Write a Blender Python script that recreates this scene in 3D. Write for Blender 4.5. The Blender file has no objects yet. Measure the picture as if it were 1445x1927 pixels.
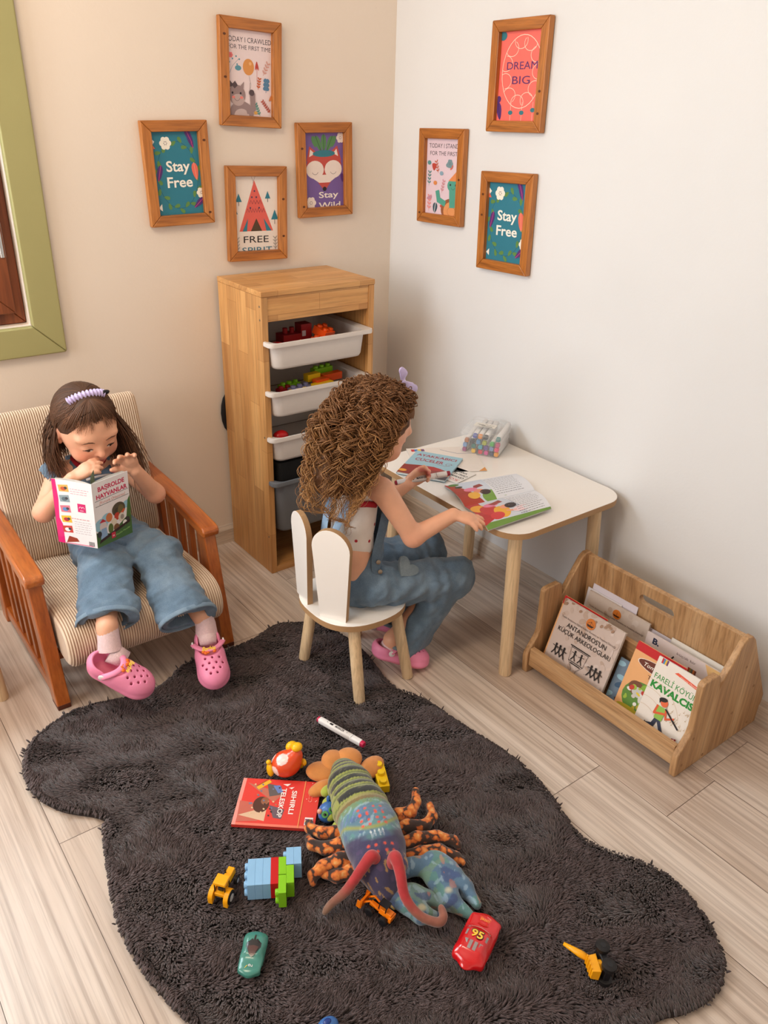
import bpy, math, random
import numpy as np
from mathutils import Vector, Matrix, Euler
random.seed(7); rng=np.random.default_rng(7)
sc=bpy.context.scene; COL=sc.collection
PI=math.pi
# ------------------------------------------------------------ camera
def camera_axes(yaw,pit,roll):
    F=Vector((math.cos(yaw)*math.cos(pit),math.sin(yaw)*math.cos(pit),-math.sin(pit)))
    R=Vector((math.sin(yaw),-math.cos(yaw),0)); U=R.cross(F)
    c,s=math.cos(roll),math.sin(roll)
    return c*R+s*U, -s*R+c*U, F
cam=bpy.data.objects.new('camera',bpy.data.cameras.new('camera')); COL.objects.link(cam)
Rt,Up,Fw=camera_axes(math.radians(52.47),math.radians(26.71),math.radians(1.71))
cam.matrix_world=Matrix(((Rt.x,Up.x,-Fw.x,0),(Rt.y,Up.y,-Fw.y,0),(Rt.z,Up.z,-Fw.z,1.457),(0,0,0,1)))
cam.data.sensor_fit='HORIZONTAL'; cam.data.sensor_width=36; cam.data.lens=36*1519.36/1445
cam.data.clip_start=.02; cam.data.clip_end=100
sc.camera=cam
# ------------------------------------------------------------ light, exposure
sc.view_settings.view_transform='Standard'; sc.view_settings.look='None'
sc.view_settings.gamma=1; sc.view_settings.use_curve_mapping=False
sc.view_settings.exposure=0.0
W=bpy.data.worlds.new('world'); sc.world=W; W.use_nodes=True
bg=W.node_tree.nodes['Background']; bg.inputs[0].default_value=(1,.84,.70,1); bg.inputs[1].default_value=.68
def area_light(name,loc,target,sx,sy,power,col):
    l=bpy.data.lights.new(name,'AREA'); l.shape='RECTANGLE'; l.size=sx; l.size_y=sy; l.energy=power; l.color=col
    o=bpy.data.objects.new(name,l); COL.objects.link(o); o.location=loc
    o.rotation_euler=(Vector(target)-Vector(loc)).to_track_quat('-Z','Y').to_euler(); return o
area_light('window_daylight',(-.165,2.478,1.50),(.25,.95,.55),.86,1.16,38,(.78,.92,1))
area_light('window_daylight_rear',(-1.86,1.45,1.45),(0.7,1.9,.9),1.2,1.3,38,(.96,.95,.94))
area_light('warm_wall_fill',(-.1,1.2,2.5),(.7,2.4,1.3),.7,.7,22,(1,.80,.58))  # unseen warm fill added to brighten the back wall, not a real fixture

# ------------------------------------------------------------ materials
def lin(h,a=1):
    if isinstance(h,(tuple,list)): c=[v/255 for v in h[:3]]
    else: h=h.lstrip('#'); c=[int(h[i:i+2],16)/255 for i in (0,2,4)]
    return tuple([(v/12.92 if v<=.04045 else ((v+.055)/1.055)**2.4) for v in c]+[a])
MC={}
def newmat(name):
    m=bpy.data.materials.new(name); m.use_nodes=True; nt=m.node_tree
    return m,nt,nt.nodes['Principled BSDF']
def N(nt,t,**k):
    n=nt.nodes.new(t)
    for a,b in k.items(): setattr(n,a,b)
    return n
def coords(nt,scale=(1,1,1),kind='Object'):
    tc=N(nt,'ShaderNodeTexCoord'); mp=N(nt,'ShaderNodeMapping'); mp.inputs['Scale'].default_value=scale
    nt.links.new(tc.outputs[kind],mp.inputs[0]); return mp.outputs[0]
def noise(nt,vec,scale,detail=3,rough=.5):
    n=N(nt,'ShaderNodeTexNoise'); n.inputs['Scale'].default_value=scale; n.inputs['Detail'].default_value=detail
    n.inputs['Roughness'].default_value=rough; nt.links.new(vec,n.inputs['Vector']); return n.outputs['Fac']
def ramp(nt,fac,stops,interp='LINEAR'):
    r=N(nt,'ShaderNodeValToRGB'); cr=r.color_ramp; cr.interpolation=interp
    while len(cr.elements)>1: cr.elements.remove(cr.elements[-1])
    for i,(p,c) in enumerate(stops):
        e=cr.elements[0] if i==0 else cr.elements.new(p); e.position=p; e.color=lin(c)
    nt.links.new(fac,r.inputs[0]); return r.outputs[0]
def mix(nt,f,a,b,mode='MIX'):
    m=N(nt,'ShaderNodeMix',data_type='RGBA',blend_type=mode)
    for s,v in ((m.inputs[0],f),(m.inputs[6],a),(m.inputs[7],b)):
        if hasattr(v,'links'): nt.links.new(v,s)
        elif isinstance(v,(int,float)): s.default_value=v
        else: s.default_value=lin(v)
    return m.outputs[2]
def bump(nt,b,h,dist,strength=1):
    n=N(nt,'ShaderNodeBump'); n.inputs['Distance'].default_value=dist; n.inputs['Strength'].default_value=strength
    nt.links.new(h,n.inputs['Height']); nt.links.new(n.outputs[0],b.inputs['Normal'])
def M(name,col,rough=.5,var=.06,scale=25,bmp=0,bscale=None,metal=0,spec=.5,coat=0,sss=0,trans=0,ior=1.45,emit=0,sheen=0):
    if name in MC: return MC[name]
    m,nt,b=newmat(name); c=lin(col)
    v=coords(nt); f=noise(nt,v,scale)
    d=tuple(x*(1-var*1.6) for x in c[:3])+(1,); e=tuple(min(1,x*(1+var*.8)) for x in c[:3])+(1,)
    mx=N(nt,'ShaderNodeMix',data_type='RGBA'); mx.inputs[6].default_value=d; mx.inputs[7].default_value=e
    nt.links.new(f,mx.inputs[0]); nt.links.new(mx.outputs[2],b.inputs['Base Color'])
    b.inputs['Roughness'].default_value=rough; b.inputs['Metallic'].default_value=metal
    b.inputs['Specular IOR Level'].default_value=spec; b.inputs['IOR'].default_value=ior
    if coat: b.inputs['Coat Weight'].default_value=coat; b.inputs['Coat Roughness'].default_value=.1
    if sss: b.inputs['Subsurface Weight'].default_value=sss; b.inputs['Subsurface Radius'].default_value=(.012,.004,.002); b.inputs['Subsurface Scale'].default_value=1
    if trans: b.inputs['Transmission Weight'].default_value=trans
    if sheen: b.inputs['Sheen Weight'].default_value=sheen
    if emit: b.inputs['Emission Color'].default_value=c; b.inputs['Emission Strength'].default_value=emit
    if bmp: bump(nt,b,noise(nt,v,bscale or scale*6,4),bmp)
    MC[name]=m; return m
def wood(name,c1,c2,c3,axis=2,s=1,rough=.45,ring=.35,coat=0,block=0):
    """grain runs along 'axis'"""
    if name in MC: return MC[name]
    m,nt,b=newmat(name)
    sc_=[14*s]*3; sc_[axis]=1.1*s
    v=coords(nt,tuple(sc_)); n1=noise(nt,v,1.6,4,.6)
    sc2=[90*s]*3; sc2[axis]=4*s
    v2=coords(nt,tuple(sc2)); n2=noise(nt,v2,1.5,3,.6)
    c=ramp(nt,n1,[(.3,c1),(.5,c2),(.72,c3)])
    g=ramp(nt,n2,[(.35,(150,140,130)),(.55,(255,255,255))])
    c=mix(nt,ring,c,g,'MULTIPLY')
    if block:
        br=N(nt,'ShaderNodeTexBrick'); mp=coords(nt)
        sep=N(nt,'ShaderNodeSeparateXYZ'); nt.links.new(mp,sep.inputs[0])
        cmb=N(nt,'ShaderNodeCombineXYZ'); oth=[i for i in range(3) if i!=axis]
        ad=N(nt,'ShaderNodeMath',operation='ADD'); nt.links.new(sep.outputs[oth[0]],ad.inputs[0]); nt.links.new(sep.outputs[oth[1]],ad.inputs[1])
        nt.links.new(sep.outputs[axis],cmb.inputs[0]); nt.links.new(ad.outputs[0],cmb.inputs[1]); nt.links.new(cmb.outputs[0],br.inputs[0])
        br.inputs['Color1'].default_value=lin((255,252,248)); br.inputs['Color2'].default_value=lin((224,212,200)); br.inputs['Mortar'].default_value=lin((205,185,165))
        br.inputs['Scale'].default_value=1; br.inputs['Mortar Size'].default_value=.0006; br.inputs['Brick Width'].default_value=.3; br.inputs['Row Height'].default_value=block
        c=mix(nt,1.0,c,br.outputs[0],'MULTIPLY')
    nt.links.new(c,b.inputs['Base Color']); b.inputs['Roughness'].default_value=rough
    if coat: b.inputs['Coat Weight'].default_value=coat; b.inputs['Coat Roughness'].default_value=.2
    bump(nt,b,n2,.0006,.5); MC[name]=m; return m

# ------------------------------------------------------------ objects
WL={}   # world position of each root's origin
def tag(o,label=None,cat=None,group=None,kind=None):
    if label: o['label']=label
    if cat: o['category']=cat
    if group: o['group']=group
    if kind: o['kind']=kind
    return o
def thing(name,label,cat,loc=(0,0,0),group=None):
    o=bpy.data.objects.new(name,None); COL.objects.link(o); o.location=loc; o.empty_display_size=.02
    WL[o.name]=Vector(loc); return tag(o,label,cat,group)
class G:
    """collects geometry in world coordinates"""
    def __init__(s): s.v=[]; s.f=[]; s.m=[]
    def add(s,vs,fs,mi=0):
        b=len(s.v); s.v.extend([tuple(p) for p in vs])
        for f in fs: s.f.append(tuple(i+b for i in f)); s.m.append(mi)
        return s
    def box(s,a,b,mi=0,rot=None,piv=None):
        (x0,y0,z0),(x1,y1,z1)=a,b
        vs=[Vector(p) for p in ((x0,y0,z0),(x1,y0,z0),(x1,y1,z0),(x0,y1,z0),(x0,y0,z1),(x1,y0,z1),(x1,y1,z1),(x0,y1,z1))]
        if rot is not None:
            pv=Vector(piv) if piv is not None else sum(vs,Vector())/8
            R=Euler(rot).to_matrix() if not isinstance(rot,Matrix) else rot
            vs=[R@(p-pv)+pv for p in vs]
        return s.add(vs,[(0,3,2,1),(4,5,6,7),(0,1,5,4),(1,2,6,5),(2,3,7,6),(3,0,4,7)],mi)
    def tube(s,pts,rad,n=12,mi=0,flat=1,cap=True):
        pts=[Vector(p) for p in pts]; k=len(pts)
        rad=[rad]*k if isinstance(rad,(int,float)) else list(rad)
        t0=(pts[1]-pts[0]).normalized(); up=Vector((0,0,1)) if abs(t0.z)<.9 else Vector((1,0,0))
        u=t0.cross(up).normalized(); vs=[]
        for i,p in enumerate(pts):
            t=(pts[min(i+1,k-1)]-pts[max(i-1,0)]).normalized()
            u=(u-t*u.dot(t)).normalized(); w=t.cross(u)
            for j in range(n):
                a=2*PI*j/n; vs.append(p+(u*math.cos(a)+w*math.sin(a)*flat)*rad[i])
        fs=[(i*n+j,i*n+(j+1)%n,(i+1)*n+(j+1)%n,(i+1)*n+j) for i in range(k-1) for j in range(n)]
        if cap: fs.append(tuple(range(n))[::-1]); fs.append(tuple(range((k-1)*n,k*n)))
        return s.add(vs,fs,mi)
    def lathe(s,prof,c,ax=(0,0,1),n=20,mi=0):
        ax=Vector(ax).normalized(); up=Vector((0,0,1)) if abs(ax.z)<.9 else Vector((1,0,0))
        u=ax.cross(up).normalized(); w=ax.cross(u); c=Vector(c); vs=[]
        for r,h in prof:
            for j in range(n):
                a=2*PI*j/n; vs.append(c+ax*h+(u*math.cos(a)+w*math.sin(a))*r)
        k=len(prof); fs=[(i*n+j,i*n+(j+1)%n,(i+1)*n+(j+1)%n,(i+1)*n+j) for i in range(k-1) for j in range(n)]
        fs.append(tuple(range(n))[::-1]); fs.append(tuple(range((k-1)*n,k*n)))
        return s.add(vs,fs,mi)
    def ell(s,c,r,rot=None,n=16,mi=0):
        c=Vector(c); R=Euler(rot).to_matrix() if rot is not None and not isinstance(rot,Matrix) else (rot or Matrix.Identity(3))
        m=n//2; vs=[c+R@Vector((0,0,r[2]))]
        for i in range(1,m):
            a=PI*i/m
            for j in range(n):
                b=2*PI*j/n; vs.append(c+R@Vector((r[0]*math.sin(a)*math.cos(b),r[1]*math.sin(a)*math.sin(b),r[2]*math.cos(a))))
        vs.append(c+R@Vector((0,0,-r[2]))); e=len(vs)-1
        fs=[(0,1+j,1+(j+1)%n) for j in range(n)]+[(1+(i)*n+j,1+(i+1)*n+j,1+(i+1)*n+(j+1)%n,1+i*n+(j+1)%n) for i in range(m-2) for j in range(n)]
        fs+=[(e,1+(m-2)*n+(j+1)%n,1+(m-2)*n+j) for j in range(n)]
        return s.add(vs,fs,mi)
    def prism(s,poly,fn,d0,d1,mi=0,mside=None):
        """poly of 2-D points, fn(u,v,d) -> world"""
        n=len(poly); vs=[fn(u,v,d0) for u,v in poly]+[fn(u,v,d1) for u,v in poly]
        s.add(vs,[tuple(range(n))[::-1],tuple(range(n,2*n))],mi)
        b=len(s.v)-2*n
        for i in range(n):
            j=(i+1)%n; s.f.append((b+i,b+j,b+n+j,b+n+i)); s.m.append(mi if mside is None else mside)
        return s
def mesh(name,g,mats,parent=None,smooth=False,bev=0,seg=2,root=None,angle=None,sub=0):
    """one mesh object; vertices given in world space"""
    if not isinstance(mats,(list,tuple)): mats=[mats]
    me=bpy.data.meshes.new(name)
    if isinstance(g,tuple): V,F=g; MI=None
    else: V,F,MI=g.v,g.f,g.m
    V=np.array(V,dtype=np.float64)
    if parent is not None:
        off=WL[parent.name]
    else:
        off=Vector(((V[:,0].min()+V[:,0].max())/2,(V[:,1].min()+V[:,1].max())/2,V[:,2].min())) if root is None else Vector(root)
    V=V-np.array(off)
    if isinstance(F,np.ndarray):
        me.vertices.add(len(V)); me.vertices.foreach_set('co',V.astype(np.float32).ravel())
        k=F.shape[1]; me.loops.add(F.size); me.loops.foreach_set('vertex_index',F.astype(np.int32).ravel())
        me.polygons.add(len(F)); me.polygons.foreach_set('loop_start',np.arange(0,F.size,k,dtype=np.int32)); me.update(calc_edges=True)
    else: me.from_pydata([tuple(p) for p in V],[],F)
    for m in mats: me.materials.append(m)
    if MI is not None and max(MI+[0])>0: me.polygons.foreach_set('material_index',np.array(MI,dtype=np.int32))
    me.validate()
    if smooth: me.polygons.foreach_set('use_smooth',np.ones(len(me.polygons),dtype=bool))
    if angle is not None:
        me.polygons.foreach_set('use_smooth',np.ones(len(me.polygons),dtype=bool)); me.set_sharp_from_angle(angle=math.radians(angle))
    o=bpy.data.objects.new(name,me); COL.objects.link(o)
    if parent is not None:
        o.parent=parent
        WL[o.name]=off
    else: o.location=off; WL[o.name]=off
    if bev:
        b=o.modifiers.new('bevel','BEVEL'); b.width=bev; b.segments=seg; b.limit_method='ANGLE'; b.angle_limit=math.radians(35)
        if not smooth and angle is None:
            me.polygons.foreach_set('use_smooth',np.ones(len(me.polygons),dtype=bool)); b.harden_normals=True
    if sub:
        q=o.modifiers.new('subdivision','SUBSURF'); q.levels=sub; q.render_levels=sub
    return o
def copy_tree(o,parent=None):
    c=o.copy(); COL.objects.link(c)
    if parent: c.parent=parent
    for ch in list(o.children): copy_tree(ch,c)
    return c
def struct(o): o['kind']='structure'; return o

# ------------------------------------------------------------ flat artwork (printed surfaces)
_txt={}
def text_geo(s,off=0.0,shear=0.0,cs=1.0):
    k=(s,off,shear,cs)
    if k in _txt: return _txt[k]
    cu=bpy.data.curves.new('t','FONT'); cu.body=s; cu.size=1; cu.offset=off; cu.shear=shear; cu.resolution_u=3; cu.fill_mode='FRONT'; cu.space_character=cs
    ob=bpy.data.objects.new('t',cu); me=bpy.data.meshes.new_from_object(ob)
    v=[(p.co.x,p.co.y) for p in me.vertices]; f=[tuple(p.vertices) for p in me.polygons]
    bpy.data.objects.remove(ob); bpy.data.curves.remove(cu); bpy.data.meshes.remove(me)
    _txt[k]=(v,f); return _txt[k]
def clip(poly,w,h):
    def cut(P,ax,val,sgn):
        out=[]
        for i in range(len(P)):
            a,b=P[i-1],P[i]; ia=(a[ax]-val)*sgn>=0; ib=(b[ax]-val)*sgn>=0
            if ia!=ib:
                t=(val-a[ax])/(b[ax]-a[ax]); out.append((a[0]+(b[0]-a[0])*t,a[1]+(b[1]-a[1])*t))
            if ib: out.append(b)
        return out
    for ax,val,sg in ((0,0,1),(0,w,-1),(1,0,1),(1,h,-1)):
        poly=cut(poly,ax,val,sg)
        if len(poly)<3: return []
    return poly
class Art:
    """2-D drawing of coloured flat shapes on a w x h sheet, origin lower left"""
    def __init__(s,w,h,bgc): s.w,s.h=w,h; s.it=[]; s.poly([(0,0),(w,0),(w,h),(0,h)],bgc)
    def poly(s,p,c): s.it.append(([list(p)],c)); return s
    def polys(s,ps,c): s.it.append((ps,c)); return s
    def rect(s,x,y,w,h,c,rot=0):
        ca,sa=math.cos(rot),math.sin(rot); cx,cy=x+w/2,y+h/2
        return s.poly([(cx+a*ca-b*sa,cy+a*sa+b*ca) for a,b in ((-w/2,-h/2),(w/2,-h/2),(w/2,h/2),(-w/2,h/2))],c)
    def ell(s,x,y,rx,ry,c,rot=0,n=20):
        ca,sa=math.cos(rot),math.sin(rot)
        return s.poly([(x+rx*math.cos(t)*ca-ry*math.sin(t)*sa,y+rx*math.cos(t)*sa+ry*math.sin(t)*ca) for t in [2*PI*i/n for i in range(n)]],c)
    def line(s,p,w,c):
        ps=[]
        for a,b in zip(p,p[1:]):
            dx,dy=b[0]-a[0],b[1]-a[1]; L=math.hypot(dx,dy) or 1; nx,ny=-dy/L*w/2,dx/L*w/2; ex,ey=dx/L*w*.3,dy/L*w*.3
            ps.append([(a[0]+nx-ex,a[1]+ny-ey),(a[0]-nx-ex,a[1]-ny-ey),(b[0]-nx+ex,b[1]-ny+ey),(b[0]+nx+ex,b[1]+ny+ey)])
        return s.polys(ps,c)
    def arc(s,x,y,r,a0,a1,w,c,ry=None,n=14): return s.line([(x+r*math.cos(a0+(a1-a0)*i/n),y+(ry or r)*math.sin(a0+(a1-a0)*i/n)) for i in range(n+1)],w,c)
    def leaf(s,x,y,L,w,a,c,vein=None):
        pts=[];ca,sa=math.cos(a),math.sin(a)
        for i in range(13):
            t=2*PI*i/12; u=L/2-L/2*math.cos(t); v=w/2*math.sin(t)*(1-.3*math.cos(t)); pts.append((x+u*ca-v*sa,y+u*sa+v*ca))
        s.poly(pts[:-1],c)
        if vein: s.line([(x,y),(x+L*ca,y+L*sa)],w*.12,vein)
        return s
    def sprig(s,x,y,L,a,c,n=4,lw=.004,w=None):
        ca,sa=math.cos(a),math.sin(a); s.line([(x,y),(x+L*ca,y+L*sa)],lw*.35,c)
        for i in range(n):
            t=(i+.6)/n*L
            for sd in (1,-1): s.leaf(x+t*ca,y+t*sa,L/n*1.1,w or L/n*.5,a+sd*.8,c)
        return s
    def flower(s,x,y,r,c,cc,n=6):
        s.polys([[(x+r*.6*math.cos(2*PI*k/n)+r*.45*math.cos(t),y+r*.6*math.sin(2*PI*k/n)+r*.45*math.sin(t)) for t in [2*PI*i/10 for i in range(10)]] for k in range(n)]+[[(x+r*.6*math.cos(t),y+r*.6*math.sin(t)) for t in [2*PI*i/10 for i in range(10)]]],c)
        s.polys([[(x+r*.25*math.cos(2*PI*k/6)+r*.08*math.cos(t),y+r*.25*math.sin(2*PI*k/6)+r*.08*math.sin(t)) for t in [2*PI*i/6 for i in range(6)]] for k in range(6)],cc); return s
    def text(s,st,x,y,size,c,al='C',sx=1,rot=0,bold=0.0,shear=0,cs=1.0,width=None):
        v,f=text_geo(st,bold,shear,cs)
        if not v: return s
        x0=min(p[0] for p in v);x1=max(p[0] for p in v)
        if width: sx=width/((x1-x0)*size)
        ox={'C':-(x0+x1)/2,'L':-x0,'R':-x1}[al]; ca,sa=math.cos(rot),math.sin(rot)
        q=[((a+ox)*size*sx,b*size) for a,b in v]; q=[(x+a*ca-b*sa,y+a*sa+b*ca) for a,b in q]
        return s.polys([[q[i] for i in ff] for ff in f],c)
    def lines_of_print(s,x,y,w,n,dy,c,th=.0012,jag=.15,rot=0):
        ps=[]; ca,sa=math.cos(rot),math.sin(rot); r=random.Random(n*31+int(x*1e4))
        for i in range(n):
            t=0; ww=w*(1-jag*r.random())
            while t<ww:
                L=min(ww-t,r.uniform(.004,.011)); q=[(t,-i*dy),(t+L,-i*dy),(t+L,-i*dy+th),(t,-i*dy+th)]
                ps.append([(x+a*ca-b*sa,y+a*sa+b*ca) for a,b in q]); t+=L+.0022
        return s.polys(ps,c)
    def build(s,name,fn,parent,eps=2.5e-5,rough=.45,coat=0,root=None):
        g=G(); mats=[]; idx={}
        for k,(ps,c) in enumerate(s.it):
            key=tuple(c) if not isinstance(c,str) else c
            if key not in idx:
                nm='ink_'+(c.lstrip('#') if isinstance(c,str) else '%02x%02x%02x'%tuple(c))+('_g' if coat else '')
                idx[key]=len(mats); mats.append(M(nm,c,rough,var=.03,scale=60,coat=coat))
            for j,p in enumerate(ps):
                q=clip(p,s.w,s.h)
                if len(q)>=3: g.add([fn(a,b,(k+.9*(j%8)/8)*eps) for a,b in q],[tuple(range(len(q)))],idx[key])
        return mesh(name,g,mats,parent,root=root)
def plane_fn(o,u,v):
    o=Vector(o);u=Vector(u).normalized();v=Vector(v).normalized();n=u.cross(v)
    return lambda a,b,d: o+u*a+v*b+n*d
# ------------------------------------------------------------ the room
WB,WA=1.856,2.427; XL,YN,HC=-1.75,-1.6,2.62
plaster=None
def wall_mat(name,c):
    m,nt,b=newmat(name); v=coords(nt); f=noise(nt,v,1.3,3); f2=noise(nt,v,140,4)
    nt.links.new(ramp(nt,f,[(.3,tuple(int(x*.97) for x in c)),(.7,c)]),b.inputs['Base Color']); b.inputs['Roughness'].default_value=.62
    bump(nt,b,f2,.0008,.35); return m
wm=wall_mat('cream_wall_paint',(236,222,208)); wm2=wall_mat('white_wall_paint',(230,231,233))
WX0,WX1,WZ0,WZ1=-.62,.578,.872,2.16       # window opening in the back wall
g=G()
for a,b in (((XL,WA,0),(WX0,WA+.18,HC)),((WX1,WA,0),(WB+.15,WA+.18,HC)),((WX0,WA,0),(WX1,WA+.18,WZ0)),((WX0,WA,WZ1),(WX1,WA+.18,HC))): g.box(a,b)
struct(mesh('wall_back',g,wm))
struct(mesh('wall_right',G().box((WB,YN,0),(WB+.15,WA,HC)),wm2))
LY0,LY1,LZ0,LZ1=.75,2.1,.75,2.15
g=G()
for a,b in (((XL-.15,YN,0),(XL,LY0,HC)),((XL-.15,LY1,0),(XL,WA+.18,HC)),((XL-.15,LY0,0),(XL,LY1,LZ0)),((XL-.15,LY0,LZ1),(XL,LY1,HC))): g.box(a,b)
struct(mesh('wall_left',g,wm))
struct(mesh('ceiling',G().box((XL-.15,YN,HC),(WB+.15,WA+.18,HC+.1)),wall_mat('white_ceiling_paint',(240,236,228))))
# floor: laminate boards, one mesh
m,nt,b=newmat('pale_laminate')
at=N(nt,'ShaderNodeAttribute',attribute_name='tone'); geo=coords(nt)
ad=N(nt,'ShaderNodeVectorMath',operation='ADD'); sc10=N(nt,'ShaderNodeVectorMath',operation='SCALE'); sc10.inputs['Scale'].default_value=37
nt.links.new(at.outputs['Vector'],sc10.inputs[0]); nt.links.new(geo,ad.inputs[0]); nt.links.new(sc10.outputs[0],ad.inputs[1])
mp=N(nt,'ShaderNodeMapping'); mp.inputs['Scale'].default_value=(9,.8,9); nt.links.new(ad.outputs[0],mp.inputs[0])
mp2=N(nt,'ShaderNodeMapping'); mp2.inputs['Scale'].default_value=(110,2.2,60); nt.links.new(ad.outputs[0],mp2.inputs[0])
n1=noise(nt,mp.outputs[0],1.5,4,.6); n2=noise(nt,mp2.outputs[0],1,4,.65)
wv=N(nt,'ShaderNodeTexWave',wave_type='RINGS',rings_direction='Y'); wv.inputs['Scale'].default_value=1.3; wv.inputs['Distortion'].default_value=5; wv.inputs['Detail'].default_value=2
mp3=N(nt,'ShaderNodeMapping'); mp3.inputs['Scale'].default_value=(7,.55,5); nt.links.new(ad.outputs[0],mp3.inputs[0]); nt.links.new(mp3.outputs[0],wv.inputs[0])
c=ramp(nt,n1,[(.3,(198,180,164)),(.5,(214,198,184)),(.7,(224,211,199))])
c=mix(nt,.45,c,ramp(nt,n2,[(.36,(168,150,138)),(.56,(255,252,250))]),'MULTIPLY')
c=mix(nt,.22,c,ramp(nt,wv.outputs[0],[(.0,(176,158,146)),(.35,(255,255,255))]),'MULTIPLY')
sepx=N(nt,'ShaderNodeSeparateXYZ'); nt.links.new(at.outputs['Vector'],sepx.inputs[0])
c=mix(nt,1.0,c,ramp(nt,sepx.outputs[0],[(0,(236,230,226)),(1,(255,255,255))]),'MULTIPLY')
nt.links.new(c,b.inputs['Base Color']); b.inputs['Roughness'].default_value=.34; bump(nt,b,n2,.0005,.4)
fm=m
m,nt,b=newmat('dark_joint'); v=coords(nt); nt.links.new(ramp(nt,noise(nt,v,40),[(.3,(96,78,66)),(.7,(120,100,86))]),b.inputs['Base Color']); jm=m
g=G(); tones=[]; r=random.Random(3)
known={6:.869,7:.671,4:1.845,5:.12,8:1.9,3:.3,1:.2,9:.1}
for i in range(-10,10):
    x0=.0169+.1932*i; x1=x0+.1932; y0=known.get(i,r.uniform(0,1.2))-1.2*3
    if x0>WB or x1<XL: continue
    while y0<WA:
        ya,yb=max(y0,YN),min(y0+1.2,WA)
        if yb>ya:
            xa,xb=max(x0,XL),min(x1,WB); e=.0007
            g.add([(xa+e,ya+e,0),(xb-e,ya+e,0),(xb-e,yb-e,0),(xa+e,yb-e,0)],[(0,1,2,3)]); tones+= [(r.random(),r.random(),r.random())]*4
        y0+=1.2
nb=len(tones)
g.box((XL-.15,YN,-.06),(WB+.15,WA+.18,-.0012),1); tones+=[(0,0,0)]*8
fl=struct(mesh('floor',g,[fm,jm],root=(0,0,0)))
a=fl.data.attributes.new('tone','FLOAT_VECTOR','POINT'); a.data.foreach_set('vector',np.array(tones,dtype=np.float32).ravel())
bb=wood('laminate_baseboard_x',(196,178,160),(212,195,178),(222,207,192),0,1,.4); bb2=wood('laminate_baseboard_y',(196,180,166),(210,196,182),(220,208,196),1,1,.4)
def prof(s): return [(0,0),(.012,0),(.012,.052),(.008,.060),(.004,.068),(0,.07)]
g=G(); g.prism(prof(0),lambda u,v,d:Vector((d,WA-u,v)),XL,WB); struct(mesh('baseboard_back',g,bb))
g=G(); g.prism(prof(0),lambda u,v,d:Vector((WB-u,d,v)),YN,WA-.012); struct(mesh('baseboard_right',g,bb2))
g=G(); g.prism(prof(0),lambda u,v,d:Vector((XL+u,d,v)),YN,WA-.012); struct(mesh('baseboard_left',g,bb2))
# windows
green=M('sage_green_paint',(166,160,108),.5,var=.05,scale=6); brown=wood('brown_window_wood',(96,44,20),(120,60,28),(142,76,38),2,1,.5)
glass,nt,b=newmat('window_glass'); b.inputs['Transmission Weight'].default_value=1; b.inputs['Roughness'].default_value=.02; b.inputs['Base Color'].default_value=(1,1,1,1)
f=noise(nt,coords(nt),3); r_=ramp(nt,f,[(0,(250,252,252)),(1,(255,255,255))]); nt.links.new(r_,b.inputs['Base Color'])
chrome=M('chrome_metal',(205,205,205),.22,metal=1)
def casing(g,fn,u0,u1,v0,v1,w,d,mi=0):
    """mitred frame with inner edge u0..u1 x v0..v1"""
    U0,U1,V0,V1=u0-w,u1+w,v0-w,v1+w
    for q in ([(U0,V0),(U1,V0),(u1,v0),(u0,v0)],[(u1,v0),(U1,V0),(U1,V1),(u1,v1)],[(u0,v1),(u1,v1),(U1,V1),(U0,V1)],[(U0,V0),(u0,v0),(u0,v1),(U0,V1)]):
        g.prism(q,fn,0,d,mi)
w1=struct(thing('window_1',None,None,(0,WA,WZ0)))
g=G(); casing(g,lambda u,v,d:Vector((u,WA-d,v)),WX0,WX1,WZ0,WZ1,.084,.022)
mesh('window_casing',g,green,w1,bev=.005)
g=G(); casing(g,lambda u,v,d:Vector((u,WA+.035+d,v)),WX0+.07,WX1-.07,WZ0+.07,WZ1-.07,.069,.05); g.box((-.05,WA+.04,WZ0+.07),(.01,WA+.08,WZ1-.07))
mesh('window_frame',g,brown,w1,bev=.004)
g=G(); casing(g,lambda u,v,d:Vector((u,WA+.012+d,v)),WX1-.30+.0,WX1-.085,WZ0+.09,WZ1-.1,.055,.03)
sash=mesh('sash',g,brown,w1,bev=.003)
g=G(); g.box((WX1-.058,WA+.014,1.06),(WX1-.030,WA+.022,1.15)); g.tube([(WX1-.04,WA+.012,1.06),(WX1-.04,WA+.012,1.15)],.006); mesh('hinge',g,chrome,w1)
g=G(); g.box((WX0+.07,WA+.058,WZ0+.07),(WX1-.07,WA+.062,WZ1-.07)); mesh('pane',g,glass,w1)
w2=struct(thing('window_2',None,None,(XL,1.4,LZ0)))
g=G(); casing(g,lambda u,v,d:Vector((XL+d,u,v)),LY0,LY1,LZ0,LZ1,.084,.022); mesh('window_casing',g,green,w2,bev=.005)
g=G(); casing(g,lambda u,v,d:Vector((XL-.05-d,u,v)),LY0+.06,LY1-.06,LZ0+.06,LZ1-.06,.059,.05); g.box((XL-.1,1.40,LZ0+.06),(XL-.05,1.45,LZ1-.06)); mesh('window_frame',g,brown,w2,bev=.004)

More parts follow.
